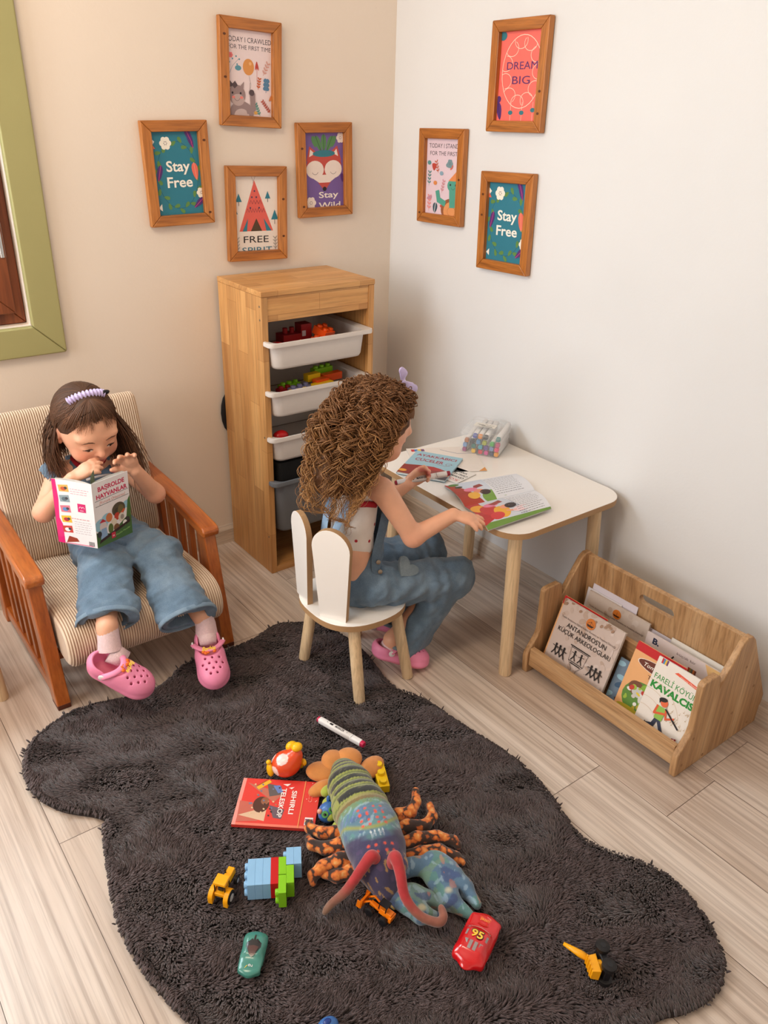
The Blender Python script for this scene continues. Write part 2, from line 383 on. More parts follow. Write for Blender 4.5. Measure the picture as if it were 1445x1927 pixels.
# ------------------------------------------------------------ pictures
oakf=lambda ax: wood('honey_frame_wood_%d'%ax,(150,86,28),(184,112,44),(205,136,66),ax,1.6,.38,.45,coat=.2)
knot=M('dark_knot',(92,48,18),.5)
def picture(name,label,cor,wall,art,gap=0):
    """cor = four outer corners (along-wall, z) TL TR BR BL as hung"""
    c=[Vector(p) for p in cor]; ce=sum(c,Vector((0,0)))/4
    u=((c[1]-c[0])+(c[2]-c[3])); v=((c[0]-c[3])+(c[1]-c[2])); w,h=u.length/2,v.length/2; u.normalize(); v=Vector((-u.y,u.x))
    if v.y<0: v=-v
    if wall=='A': f3=lambda a,b,d: Vector((ce.x+u.x*a+v.x*b, WA-.002-d, ce.y+u.y*a+v.y*b)); root=(ce.x,WA-.01,ce.y-h/2)
    else: f3=lambda a,b,d: Vector((WB-.002-d, ce.x+u.x*a+v.x*b, ce.y+u.y*a+v.y*b)); root=(WB-.01,ce.x,ce.y-h/2)
    t=thing('framed_picture',label,'picture',root,'honey wood picture frames on the two walls')
    bw=.030; g=G()
    U,V=w/2,h/2; i,j=U-bw,V-bw; P=[[(-U,-V),(U,-V),(i,-j),(-i,-j)],[(i,-j),(U,-V),(U,V),(i,j)],[(-i,j),(i,j),(U,V),(-U,V)],[(-U,-V),(-i,-j),(-i,j),(-U,V)]]
    for k,q in enumerate(P): g.prism(q,f3,0,.02,k%2)
    kr=random.Random(name)
    for _ in range(2):
        sd=kr.choice((-1,1)); kx,ky=sd*(U-bw*.5),kr.uniform(-V*.8,V*.8)
        g.add([f3(kx+.005*math.cos(q_)*1,ky+.0035*math.sin(q_),.0203) for q_ in [2*PI*z/10 for z in range(10)]],[tuple(range(10))],2)
    ax=0 if wall=='A' else 1
    mesh('frame',g,[oakf(ax),oakf(2),knot],t,bev=.0025)
    g=G(); g.prism([(-i-.004,-j-.004),(i+.004,-j-.004),(i+.004,j+.004),(-i-.004,j+.004)],f3,0,.006); mesh('backing_board',g,M('grey_backing',(200,196,190)),t)
    A=art(2*i+.004,2*j+.004); A.build('print',lambda a,b,d:f3(a-i-.002,b-j-.002,.0068+d),t)
    return t
# art in unit coords helper
TEAL=(44,124,146); GRN=(96,140,72); PUR=(86,48,120); COR=(232,110,92)
def stay_free(w,h):
    A=Art(w,h,TEAL); r=random.Random(5)
    cx,cy=w*.5,h*.48
    A.polys([],TEAL)
    pts=[(cx+w*.43*math.cos(2*PI*i/40),cy+h*.40*math.sin(2*PI*i/40)) for i in range(41)]; A.line(pts,.0008,(24,60,70))
    for k in range(22):
        a=2*PI*k/22+.1
        if (1.15<a<2.0) : pass
        A.leaf(cx+w*.43*math.cos(a),cy+h*.40*math.sin(a),w*.13,w*.07,a+PI/2+(.6 if k%2 else -.7),GRN)
    for x,y,a in ((.88,.80,1.9),(.08,.42,1.3),(.80,.08,.7),(.86,.86,2.0)): A.leaf(w*x,h*y,w*.30,w*.11,a,PUR,(190,60,120))
    A.leaf(w*.90,h*.42,w*.32,w*.13,1.7,COR,(240,150,130))
    A.flower(w*.30,h*.86,w*.12,(245,240,228),(90,60,80)); A.flower(w*.97,h*.26,w*.10,(245,240,228),(90,60,80))
    A.poly([(0,h*.93),(w*.08,h*.88),(0,h*.82)],(245,240,230)); A.poly([(w*.02,h*.86),(w*.08,h*.80),(0,h*.80)],COR)
    A.poly([(w*.02,h*.10),(w*.1,h*.15),(w*.1,h*.06)],(245,240,230))
    A.text('Stay',w*.52,h*.53,h*.175,(250,246,236),bold=.02,width=w*.50); A.text('Free',w*.53,h*.34,h*.175,(250,246,236),bold=.02,width=w*.54); return A
def crawled(w,h):
    A=Art(w,h,(232,214,216)); d=(52,44,52)
    A.text('TODAY I CRAWLED',w*.475,h*.855,h*.083,d,width=w*1.02); A.text('FOR THE FIRST TIME',w*.5,h*.775,h*.07,d,width=w*.95)
    A.flower(w*.08,h*.70,w*.05,(236,120,120),(150,60,70)); A.line([(w*.03,h*.47),(w*.12,h*.58),(w*.25,h*.66)],.0008,(70,120,140))
    for x,y in ((.12,.66),(.20,.69),(.27,.66),(.05,.62),(.22,.60)): A.ell(w*x,h*y,w*.017,w*.017,(90,150,170))
    A.ell(w*.24,h*.56,w*.07,h*.03,(90,150,170))
    A.line([(w*.50,h*.40),(w*.49,h*.30)],.0007,(90,70,70)); A.ell(w*.47,h*.58,w*.125,h*.095,(216,146,78)); A.ell(w*.51,h*.62,w*.03,h*.02,(232,176,120),.7)
    A.line([(w*.48,h*.48),(w*.52,h*.38),(w*.5,h*.30)],.0007,(90,70,70))
    for x,a in ((.62,1.3),(.66,1.6),(.70,1.9)): A.leaf(w*x,h*.55,w*.16,w*.035,a,(190,70,60))
    A.line([(w*.66,h*.42),(w*.66,h*.58)],.0008,(190,70,60))
    A.sprig(w*.80,h*.50,h*.16,1.1,(212,160,150)); A.sprig(w*.86,h*.30,h*.14,1.5,(84,130,165),3,w=w*.08); A.sprig(w*.68,h*.33,h*.13,1.4,(200,96,50),4)
    A.sprig(w*.72,h*.02,h*.15,2.0,(84,150,140),5); A.sprig(w*.96,h*.06,h*.18,2.3,(176,70,50),6); A.leaf(w*.93,h*.2,w*.16,w*.06,.9,(210,130,80)); A.ell(w*.62,h*.05,w*.04,h*.02,(210,160,80))
    gr=(150,128,128); dk=(84,68,72)
    A.ell(w*.30,h*.03,w*.27,h*.15,gr); A.ell(w*.30,h*.0,w*.17,h*.09,(196,176,174))
    A.line([(w*.44,h*.07),(w*.56,h*.10),(w*.55,h*.26)],w*.115,gr); A.ell(w*.53,h*.285,w*.06,h*.038,dk)
    A.ell(w*.20,h*.25,w*.19,h*.115,gr); A.ell(w*.22,h*.19,w*.14,h*.07,(186,164,162)); A.poly([(w*.26,h*.34),(w*.36,h*.41),(w*.34,h*.30)],gr); A.poly([(w*.04,h*.33),(w*.03,h*.42),(w*.13,h*.36)],dk); A.poly([(w*.08,h*.36),(w*.16,h*.41),(w*.22,h*.36),(w*.15,h*.32)],dk)
    for x in (.10,.28): A.ell(w*x,h*.27,w*.02,h*.014,(40,30,34)); A.ell(w*(x+.02),h*.22,w*.035,h*.016,(232,130,120))
    A.arc(w*.2,h*.22,w*.06,PI*1.1,PI*1.9,.0008,(60,40,44)); return A
def spirit(w,h):
    A=Art(w,h,(236,226,218)); d=(40,34,40)
    for x in (-1,1): A.line([(w*.44+x*w*.05,h*1.0),(w*.44-x*w*.012,h*.9)],.0009,(120,70,60))
    A.poly([(w*.10,h*.27),(w*.88,h*.27),(w*.46,h*.94)],(222,98,86))
    for k in range(7): 
        a=h*.52; x0=w*.27+k*w*.06
        A.line([(x0,a),(x0+w*.03,a+h*.05),(x0+w*.06,a)],.0009,(90,44,60))
    for k in range(4): A.line([(w*.34+k*w*.07,h*.63),(w*.375+k*w*.07,h*.68),(w*.41+k*w*.07,h*.63)],.0009,(90,44,60))
    for x,y in ((.40,.72),(.50,.72),(.36,.58),(.56,.58),(.46,.80)): A.ell(w*x,h*y,w*.018,w*.018,(70,60,90))
    A.poly([(w*.17,h*.27),(w*.27,h*.27),(w*.30,h*.44)],TEAL); A.poly([(w*.72,h*.27),(w*.84,h*.27),(w*.66,h*.44)],TEAL)
    A.poly([(w*.36,h*.27),(w*.62,h*.27),(w*.49,h*.44)],(84,62,40))
    for x,y,s in ((.10,.66,1),(.76,.70,.9),(.92,.42,1.2),(.0,.50,1.0)):
        A.line([(w*x,h*(y-.05*s)),(w*x,h*y)],.0016,(50,40,44)); A.poly([(w*(x-.07*s),h*y),(w*(x+.07*s),h*y),(w*x,h*(y+.11*s))],TEAL)
    A.text('FREE',w*.48,h*.115,h*.13,d,width=w*.58); A.text('SPIRIT',w*.50,h*-.03,h*.12,(52,116,140),width=w*.70)
    for x in (.05,.93): A.sprig(w*x,0,h*.18,1.6,(120,120,120),4,w=w*.01)
    return A
def wild(w,h):
    A=Art(w,h,(118,92,158)); red=(196,80,70); wh=(238,224,216)
    for a in (1.1,1.57,2.0): A.leaf(w*.50+w*.16*math.cos(a),h*.75,h*.22,w*.13,a,(86,136,84),(60,100,60))
    A.leaf(w*.30,h*.80,h*.16,w*.10,1.9,(86,136,84)); A.leaf(w*.70,h*.80,h*.16,w*.10,1.2,(86,136,84))
    A.poly([(w*.14,h*.82),(w*.06,h*.62),(w*.36,h*.72)],red); A.poly([(w*.84,h*.82),(w*.94,h*.62),(w*.62,h*.72)],red)
    A.poly([(w*.16,h*.78),(w*.13,h*.68),(w*.27,h*.72)],wh); A.poly([(w*.82,h*.78),(w*.86,h*.68),(w*.73,h*.72)],wh)
    A.ell(w*.5,h*.57,w*.44,h*.16,red); A.poly([(w*.10,h*.52),(w*.90,h*.52),(w*.5,h*.22)],red)
    A.ell(w*.27,h*.51,w*.22,h*.12,wh); A.ell(w*.73,h*.51,w*.22,h*.12,wh); A.poly([(w*.10,h*.44),(w*.9,h*.44),(w*.62,h*.33),(w*.38,h*.33)],wh); A.poly([(w*.42,h*.65),(w*.58,h*.65),(w*.5,h*.50)],red)
    A.poly([(w*.36,h*.335),(w*.64,h*.335),(w*.5,h*.25)],red)
    A.ell(w*.5,h*.72,w*.28,h*.045,(52,124,140)); A.ell(w*.5,h*.25,w*.05,h*.03,(44,34,40))
    for x in (.27,.73): A.arc(w*x,h*.50,w*.08,PI*1.15,PI*1.85,.0011,(80,60,70))
    A.flower(w*.92,h*.92,w*.10,wh,(70,60,90)); A.flower(w*.15,h*.07,w*.12,wh,(70,60,90)); A.leaf(w*.97,h*.33,h*.12,w*.08,1.7,PUR)
    A.text('Stay',w*.60,h*.13,h*.115,(246,236,226),bold=.015,width=w*.50); A.text('Wild',w*.62,h*-.02,h*.125,(246,236,226),bold=.015,width=w*.56); return A
def dream(w,h):
    A=Art(w,h,(244,112,102)); wh=(255,226,206); cx,cy=w*.55,h*.55
    pts=lambda rx,ry:[(cx+rx*math.cos(2*PI*i/36),cy+ry*math.sin(2*PI*i/36)) for i in range(37)]
    A.line(pts(w*.47,h*.40),.0016,wh)
    for k in range(11):
        a=2*PI*k/11; x,y=cx+w*.40*math.cos(a),cy+h*.34*math.sin(a); A.arc(x,y,w*.15,a+PI*.42,a+PI*1.58,.0013,wh,ry=h*.085); 
    for x,y in ((.35,.10),(.62,.10),(.88,.13)): A.line([(w*x,h*.22),(w*x,0)],.001,wh); A.ell(w*x,h*y,w*.055,h*.025,(50,120,134))
    A.leaf(w*.1,h*.02,h*.20,w*.12,1.8,PUR,(60,30,90)); A.leaf(w*.0,h*.20,h*.1,w*.1,1.0,PUR); A.ell(w*.05,h*.95,w*.09,h*.05,(50,120,134)); A.ell(w*.98,h*.98,w*.05,h*.03,(44,40,60))
    A.text('DREAM',w*.55,h*.58,h*.12,(96,50,110),width=w*.72); A.text('BIG',w*.55,h*.42,h*.125,(96,50,110),width=w*.42); return A
def stand(w,h):
    A=Art(w,h,(228,206,218)); d=(52,44,52)
    A.text('TODAY I STAND UP',w*.60,h*.875,h*.08,d,width=w*1.05); A.text('FOR THE FIRST TIME',w*.66,h*.78,h*.075,d,width=w*1.1)
    A.sprig(w*.10,h*.38,h*.18,1.5,(96,140,140),4); A.sprig(w*.38,h*.55,h*.16,1.9,(200,110,90),4); A.sprig(w*.12,h*.04,h*.2,1.5,(232,150,150),4); A.sprig(w*.5,h*.30,h*.16,1.3,(212,150,160),4)
    for x,y,c in ((.1,.68,(90,150,150)),(.30,.42,(222,140,80)),(.66,.66,(120,150,160)),(.48,.55,(140,170,190))): A.ell(w*x,h*y,w*.055,h*.028,c)
    for a in (1.2,1.57,1.9): A.leaf(w*.25,h*.58,h*.1,w*.06,a,(190,70,60))
    A.leaf(w*.74,h*.60,h*.08,w*.06,1.0,(214,110,90)); A.flower(w*.72,h*.68,w*.08,(120,150,160),(60,80,90)); A.leaf(w*.05,h*.2,h*.12,w*.06,.3,(196,140,160)); A.leaf(w*.3,h*.02,h*.14,w*.13,1.4,(56,84,100),(220,220,220)); A.ell(w*.5,h*.12,w*.03,h*.02,(210,80,70))
    A.ell(w*.80,h*.08,w*.30,h*.15,(150,92,60)); A.ell(w*.82,h*.06,w*.24,h*.13,(226,154,98)); A.arc(w*.82,h*.06,w*.12,0,2*PI,.001,(170,100,60),ry=h*.06)
    tq=(82,164,146); A.line([(w*.60,h*.16),(w*.42,h*.20),(w*.38,h*.30)],w*.11,tq); A.line([(w*.86,h*.16),(w*.84,h*.36)],w*.22,tq); A.ell(w*.84,h*.40,w*.17,h*.085,tq)
    A.ell(w*.76,h*.41,w*.022,h*.014,(30,40,40)); A.ell(w*.92,h*.41,w*.022,h*.014,(30,40,40)); A.arc(w*.84,h*.385,w*.05,PI*1.1,PI*1.9,.0008,(30,40,40)); A.poly([(w*.70,h*.46),(w*1.0,h*.46),(w*.95,h*.60)],(226,140,84)); return A
picture('p1','wood frame with pale print reading TODAY I CRAWLED, highest on the back wall',[(1.21,1.673),(1.413,1.668),(1.406,1.383),(1.202,1.393)],'A',crawled)
picture('p2','honey wood frame with teal Stay Free print, on the back wall nearest the window',[(.945,1.401),(1.152,1.407),(1.162,1.121),(.963,1.118)],'A',stay_free)
picture('p3','wood frame with purple fox print reading Stay Wild, on the back wall near the corner',[(1.457,1.402),(1.669,1.406),(1.676,1.122),(1.468,1.118)],'A',wild)
picture('p4','wood frame with red teepee print reading FREE SPIRIT, just above the pine cabinet',[(1.205,1.282),(1.418,1.277),(1.415,.995),(1.205,1.0)],'A',spirit)
picture('p5','honey wood frame with coral DREAM BIG print, highest on the right wall',[(1.954,1.682),(1.732,1.681),(1.729,1.402),(1.947,1.394)],'B',dream)
picture('p6','wood frame with pink turtle print reading TODAY I STAND UP, on the right wall',[(2.251,1.397),(2.033,1.398),(2.042,1.116),(2.266,1.107)],'B',stand)
picture('p7','wood frame with teal Stay Free print, on the right wall below the coral print',[(1.946,1.288),(1.728,1.294),(1.733,1.01),(1.954,1.003)],'B',stay_free)
# ------------------------------------------------------------ furniture
def rrect(x0,x1,y0,y1,r,n=6):
    out=[]
    for cx,cy,a0 in ((x1-r,y1-r,0),(x0+r,y1-r,PI/2),(x0+r,y0+r,PI),(x1-r,y0+r,1.5*PI)):
        for i in range(n+1):
            a=a0+PI/2*i/n; out.append((cx+r*math.cos(a),cy+r*math.sin(a)))
    return out
def loft(g,rings,mi=0,cap0=True,cap1=True):
    n=len(rings[0]); vs=[p for r in rings for p in r]
    fs=[(i*n+j,i*n+(j+1)%n,(i+1)*n+(j+1)%n,(i+1)*n+j) for i in range(len(rings)-1) for j in range(n)]
    if cap0: fs.append(tuple(range(n))[::-1])
    if cap1: fs.append(tuple(range((len(rings)-1)*n,len(rings)*n)))
    return g.add(vs,fs,mi)
# cabinet
cw=wood('pine_side',(203,146,86),(219,166,104),(230,182,122),2,1,.42,.3,block=.062)
cwx=wood('pine_top',(203,146,86),(219,166,104),(230,182,122),0,1,.42,.3,block=.05)
CX0,CX1,CY0,CY1,CH=1.157,1.570,2.130,2.412,.960
t=thing('storage_cabinet','tall light pine cabinet with sliding plastic bins, standing in the corner','cabinet',(1.363,2.27,0))
mesh('side_panel',G().box((CX0,CY0,0),(CX0+.021,CY1,CH-.0165)),cw,t,bev=.0012)
mesh('side_panel',G().box((CX1-.021,CY0,0),(CX1,CY1,CH-.0165)),cw,t,bev=.0012)
mesh('top',G().box((CX0-.001,CY0-.002,CH-.016),(CX1+.001,CY1,CH)),cwx,t,bev=.0015)
mesh('header_board',G().box((CX0+.0215,CY0+.003,.868),(CX1-.0215,CY0+.022,CH-.0165)),cwx,t,bev=.001)
mesh('bottom_board',G().box((CX0+.0215,CY0+.002,.0),(CX1-.0215,CY1-.01,.022)),cwx,t,bev=.001)
mesh('back_panel',G().box((CX0+.0215,CY1-.008,.022),(CX1-.0215,CY1-.002,CH-.0165)),M('grey_back_panel',(120,104,92),.7),t)
for z in (.79,.63,.48,.33):
    for x in (CX0+.0215,CX1-.0295): mesh('rail',G().box((x,CY0+.02,z),(x+.008,CY1-.01,z+.008)),cwx,t)
for z in (.915,.875,.5,.14):
    mesh('screw',G().lathe([(.0035,0),(.003,.0006)],(CX0-.0002,CY0+.012,z),(-1,0,0),10),M('screw_grey',(120,110,100),.4,metal=.6),t)
def tray(x0,x1,y0,y1,z0,z1,taper=.012,fx=.021,fy=.010,th=.0035,r=.03):
    g=G(); q=[]
    def R(a,z,rr): return [(x,y,z) for x,y in rrect(x0-a,x1+a,y0-a*fy/fx if a>0 else y0-a,y1+(a*fy/fx if a>0 else -a)*1.0,max(rr,.004))]
    T=-taper
    rings=[R(T-.014,z0,r-.012),R(T-.005,z0+.003,r-.005),R(T,z0+.012,r),R(0,z1-.014,r),R(fx,z1-.013,r*.6),R(fx+.001,z1-.008,r*.6),R(fx,z1,r*.6),R(fx-.006,z1+.001,r*.6),R(fx-.014,z1-.002,r*.8),R(-th,z1-.004,r),R(T-th,z0+.012,r),R(T-.014-th,z0+th+.001,r-.01)]
    loft(g,rings); return g
white=M('white_bin_plastic',(226,218,212),.32,var=.03,sss=0); greyp=M('grey_bin_plastic',(112,116,122),.4,var=.04)
bins=[]
for nm,z0,z1,m,yy,lab in (('storage_bin',.722,.812,white,2.098,'white plastic bin of red and orange toys, topmost in the pine cabinet'),
        ('storage_bin',.565,.656,white,2.108,'white plastic bin of flat building blocks, second from the top of the cabinet'),
        ('storage_bin',.412,.503,white,2.112,'white plastic bin, third from the top of the pine cabinet'),
        ('storage_bin',.150,.350,greyp,2.108,'deep grey plastic bin, lowest in the pine cabinet')):
    b_=mesh(nm,tray(1.180,1.547-.021*0-.026,yy,2.395,z0,z1,.006 if m is white else .014),m,angle=50); tag(b_,lab,'bin','plastic bins in the cabinet')
b_=mesh('fabric_box',G().add([(x,y,.17) for x,y in rrect(1.20,1.50,2.135,2.37,.02)]+[(x,y,.402) for x,y in rrect(1.197,1.503,2.132,2.37,.02)],[tuple(range(28))[::-1],tuple(range(28,56))]+[(i,(i+1)%28,28+(i+1)%28,28+i) for i in range(28)]),M('black_fabric',(16,16,18),.85,bmp=.0004,bscale=900)); tag(b_,'black fabric box standing in the deep grey bin','box')
bag=mesh('black_bag',G().ell((1.176,2.4195,.50),(.034,.0055,.075)),M('black_nylon',(22,22,26),.6),smooth=True); tag(bag,'black bag squeezed between cabinet side and back wall','bag')
# building blocks
def brick(name,loc,nx,ny,p,h,col,rot,label=None,group=None,studs=True,inset=.0003,cat='building block',parent=None):
    """stud toy brick; local z up"""
    R=rot if isinstance(rot,Matrix) else Euler(rot).to_matrix(); L=Vector(loc); g=G(); X,Y=nx*p,ny*p; th=p*.10
    def P(v): return [L+R@Vector(a) for a in v]
    o=[(-X/2+inset,-Y/2+inset),(X/2-inset,-Y/2+inset),(X/2-inset,Y/2-inset),(-X/2+inset,Y/2-inset)]; i=[(-X/2+th,-Y/2+th),(X/2-th,-Y/2+th),(X/2-th,Y/2-th),(-X/2+th,Y/2-th)]
    vs=[(a,b,0) for a,b in o]+[(a,b,h) for a,b in o]+[(a,b,0) for a,b in i]+[(a,b,h-th) for a,b in i]
    fs=[(4,5,6,7)]+[(k,(k+1)%4,4+(k+1)%4,4+k) for k in range(4)]+[((k+1)%4,k,8+k,8+(k+1)%4) for k in range(4)]+[(8+(k+1)%4,8+k,12+k,12+(k+1)%4) for k in range(4)]+[(15,14,13,12)]
    g.add(P(vs),fs)
    if studs:
        ax=R@Vector((0,0,1))
        for a in range(nx):
            for b in range(ny):
                c=L+R@Vector((-X/2+(a+.5)*p,-Y/2+(b+.5)*p,h)); r=p*.33; g.lathe([(r,-.0002),(r,p*.22),(r*.93,p*.28),(r*.8,p*.30)],c,ax,16)
    if nx>1 and ny>1:
        for a in range(nx-1):
            for b in range(ny-1):
                c=L+R@Vector((-X/2+(a+1)*p,-Y/2+(b+1)*p,0)); g.lathe([(p*.3,.001),(p*.3,h-th)],c,R@Vector((0,0,1)),12)
    o_=mesh(name,g,col,parent,bev=.0007,seg=2)
    return tag(o_,label,cat if parent is None else None,group)
bl_red=M('red_block_plastic',(196,24,28),.3,.03); bl_or=M('orange_block_plastic',(236,84,20),.3,.03); bl_ye=M('yellow_block_plastic',(240,196,24),.3,.03); bl_gr=M('lime_block_plastic',(132,196,32),.3,.03); bl_bl=M('sky_block_plastic',(140,186,224),.3,.03); bl_dr=M('dark_red_plastic',(150,24,30),.35,.04); bl_gy=M('lilac_block_plastic',(130,130,170),.35,.04)
gb1='toys in the topmost bin'; gb2='blocks in the second bin'
brick('building_block',(1.405,2.185,.787),2,2,.026,.026,bl_or,(.35,.1,.35),'orange stud block lying highest in the topmost bin',gb1)
brick('building_block',(1.385,2.16,.760),2,2,.026,.026,bl_or,(.1,.1,.2),'orange stud block under another orange one in the topmost bin',gb1)
brick('building_block',(1.352,2.135,.765),2,1,.024,.024,bl_ye,(.3,0,.15),'small yellow stud block at the front of the topmost bin',gb1)
brick('building_block',(1.365,2.150,.750),1,1,.024,.024,bl_gr,(.2,0,.1),'small lime stud block between yellow and orange ones',gb1)
brick('building_block',(1.415,2.20,.745),2,2,.03,.03,bl_red,(0,.1,.5),'red stud block under the orange ones, topmost bin',gb1)
g=G(); g.box((1.27,2.20,.74),(1.335,2.25,.80)); g.box((1.335,2.20,.74),(1.375,2.24,.828)); g.box((1.338,2.198,.79),(1.352,2.2005,.808),1); g.lathe([(.008,0),(.008,.018)],(1.29,2.225,.80)); g.lathe([(.008,0),(.008,.018)],(1.315,2.225,.80))
for x in (1.285,1.33,1.36): g.lathe([(.014,0),(.014,.01)],(x,2.198,.745),(0,-1,0))
tag(mesh('toy_engine',g,[bl_dr,M('pale_window_plastic',(190,180,186),.3)],bev=.002),'dark red toy engine with square cab in the topmost bin','toy')
g=G(); g.ell((1.236,2.18,.757),(.038,.045,.033)); tag(mesh('toy_ball',g,bl_red,smooth=True),'round red toy at the left end of the topmost bin','toy')
g=G(); g.tube([(1.285,2.135,.755),(1.287,2.134,.79),(1.293,2.130,.80)],.004,8); tag(mesh('toy_hook',g,bl_or,smooth=True),'small orange hook poking up in the topmost bin','toy')
for (x,y,z,nx,ny,m,r,lab) in ((1.385,2.175,.612,2,1,bl_ye,(0,0,.1),'yellow block, taller one in the middle of the second bin'),(1.40,2.145,.600,2,1,bl_or,(0,0,.12),'orange block in front of the tall yellow one, second bin'),
    (1.395,2.128,.592,3,1,bl_ye,(0,0,.12),'long yellow block along the front of the second bin'),(1.46,2.175,.602,3,1,bl_or,(0,0,.1),'orange block at the right of the second bin'),(1.445,2.21,.615,3,1,bl_gr,(0,0,.12),'lime block at the back right of the second bin'),
    (1.30,2.18,.590,3,1,bl_gr,(0,0,.15),'lime block at the left back of the second bin'),(1.315,2.14,.588,3,1,bl_gy,(0,0,.14),'lilac block beside the yellow front block, second bin'),(1.27,2.16,.585,2,1,bl_dr,(0,0,.1),'dark red block at the left of the second bin'),(1.30,2.128,.580,3,1,bl_ye,(0,0,.14),'thin yellow block front left in the second bin')):
    brick('building_block',(x-.01,y+.028,z+.026),nx,ny,.026,.024,m,r,lab,gb2,studs=z<.59 or m is bl_gr)
g=G(); g.ell((1.232,2.14,.605),(.022,.02,.02)); tag(mesh('toy_ball',g,bl_red,smooth=True),'red rounded toy at the front left of the second bin','toy')
g=G(); g.ell((1.225,2.16,.485),(.028,.02,.020)); tag(mesh('toy_ball',g,bl_red,smooth=True),'red toy barely showing over the third bin','toy')

# table
mdf=M('mdf_edge',(176,138,98),.6,var=.06,scale=200); wlam=M('white_laminate',(238,232,226),.25,var=.01,scale=8,coat=.15)
ash=lambda nm,ax=2: wood(nm,(214,180,138),(226,196,156),(236,210,174),ax,1.2,.45,.28)
ash1=ash('ash_leg')
def slab(poly,z0,z1):
    g=G(); f=lambda u,v,d:(u,v,d); n=len(poly); g.prism(poly,f,z0,z1-.0008,0)
    c=(sum(p[0] for p in poly)/n,sum(p[1] for p in poly)/n); q=[(c[0]+(x-c[0])*.997,c[1]+(y-c[1])*.997) for x,y in poly]
    g.add([(x,y,z1) for x,y in q],[tuple(range(n))],1)
    g.add([(x,y,z1-.0008) for x,y in poly]+[(x,y,z1) for x,y in q],[(i,(i+1)%n,n+(i+1)%n,n+i) for i in range(n)],1)
    return g
TZ=.470
t=thing('play_table','low white play table with rounded corners and pale ash legs beside the wall','table',(1.61,1.55,0))
mesh('tabletop',slab(rrect(1.378,1.842,1.245,1.868,.075,8),TZ-.018,TZ),[mdf,wlam],t,angle=30)
for (x,y),(dx,dy) in (((1.445,1.300),(-.012,-.03)),((1.775,1.305),(.018,-.024)),((1.445,1.81),(-.012,.02)),((1.775,1.81),(.018,.02))):
    g=G(); g.lathe([(.0165,0),(.0185,.004),(.0195,.25),(.019,TZ-.019)],(x+dx,y+dy,0.0),(-dx*1.0,-dy*1.0,TZ),24); mesh('leg',g,ash1,t,angle=40)
# bunny chair
SZ=.246
t=thing('bunny_chair','small white chair with two bunny-ear backrests and round wooden legs','chair',(1.08,1.545,0))
pts=[]
for i in range(48):
    a=2*PI*i/48; c,s_=math.cos(a),math.sin(a); e=2/2.6
    x=abs(c)**e*(1 if c>=0 else -1)*.135; y=abs(s_)**e*(1 if s_>=0 else -1)*.142
    y*=1-.06*(x<0)*abs(x)/.135; pts.append((1.083+x,1.545+y))
mesh('seat',slab(pts,SZ-.018,SZ),[mdf,wlam],t,angle=30)
for tx,ty,bx,by in ((1.025,1.455,1.007,1.392),(1.165,1.462,1.193,1.418),(1.02,1.635,.980,1.640),(1.165,1.63,1.190,1.668)):
    g=G(); g.lathe([(.0135,0),(.0155,.003),(.0165,.12),(.0165,SZ-.012)],(bx,by,0),(tx-bx,ty-by,SZ),22); mesh('leg',g,ash1,t,angle=40)
def ear(a,b,top,lean):
    a=Vector((a[0],a[1],SZ)); b=Vector((b[0],b[1],SZ)); u=(b-a).normalized(); m=(a+b)/2; n=Vector((0,0,1)).cross(u).normalized(); h=top-SZ
    f=lambda x,y,d: m+u*x+n*(d)+Vector((-lean*y,0,y))
    bw=(b-a).length/2; ww=bw*1.42; P=[(-bw,0),(bw,0)]
    P+=[(ww*math.cos(t_),h-ww*1.02+ww*1.02*math.sin(t_)) for t_ in [-.18+ (PI+.36)*i/18 for i in range(19)]]
    g=G(); g.prism(P,f,-.0082,.0082,1,0)
    return g
mesh('backrest_ear',ear((.966,1.517),(1.003,1.450),.512,.03),[mdf,wlam],t,bev=.0006)
mesh('backrest_ear',ear((.978,1.646),(.967,1.574),.512,.03),[mdf,wlam],t,bev=.0006)
# second stool, only one leg in view
t=thing('stool','pale round-legged stool cut off by the left edge of the photo','stool',(.17,2.02,0))
mesh('seat',slab(rrect(-.06,.245,1.88,2.16,.09,8),.25,.268),[mdf,wlam],t,angle=30)
for x,y in ((.236,1.972),(.02,1.972),(.06,2.12),(.20,2.12)):
    g=G(); g.lathe([(.0145,0),(.0165,.004),(.0165,.25)],(x,y,0),(-.012,.004,.25),22); mesh('leg',g,ash1,t,angle=40)
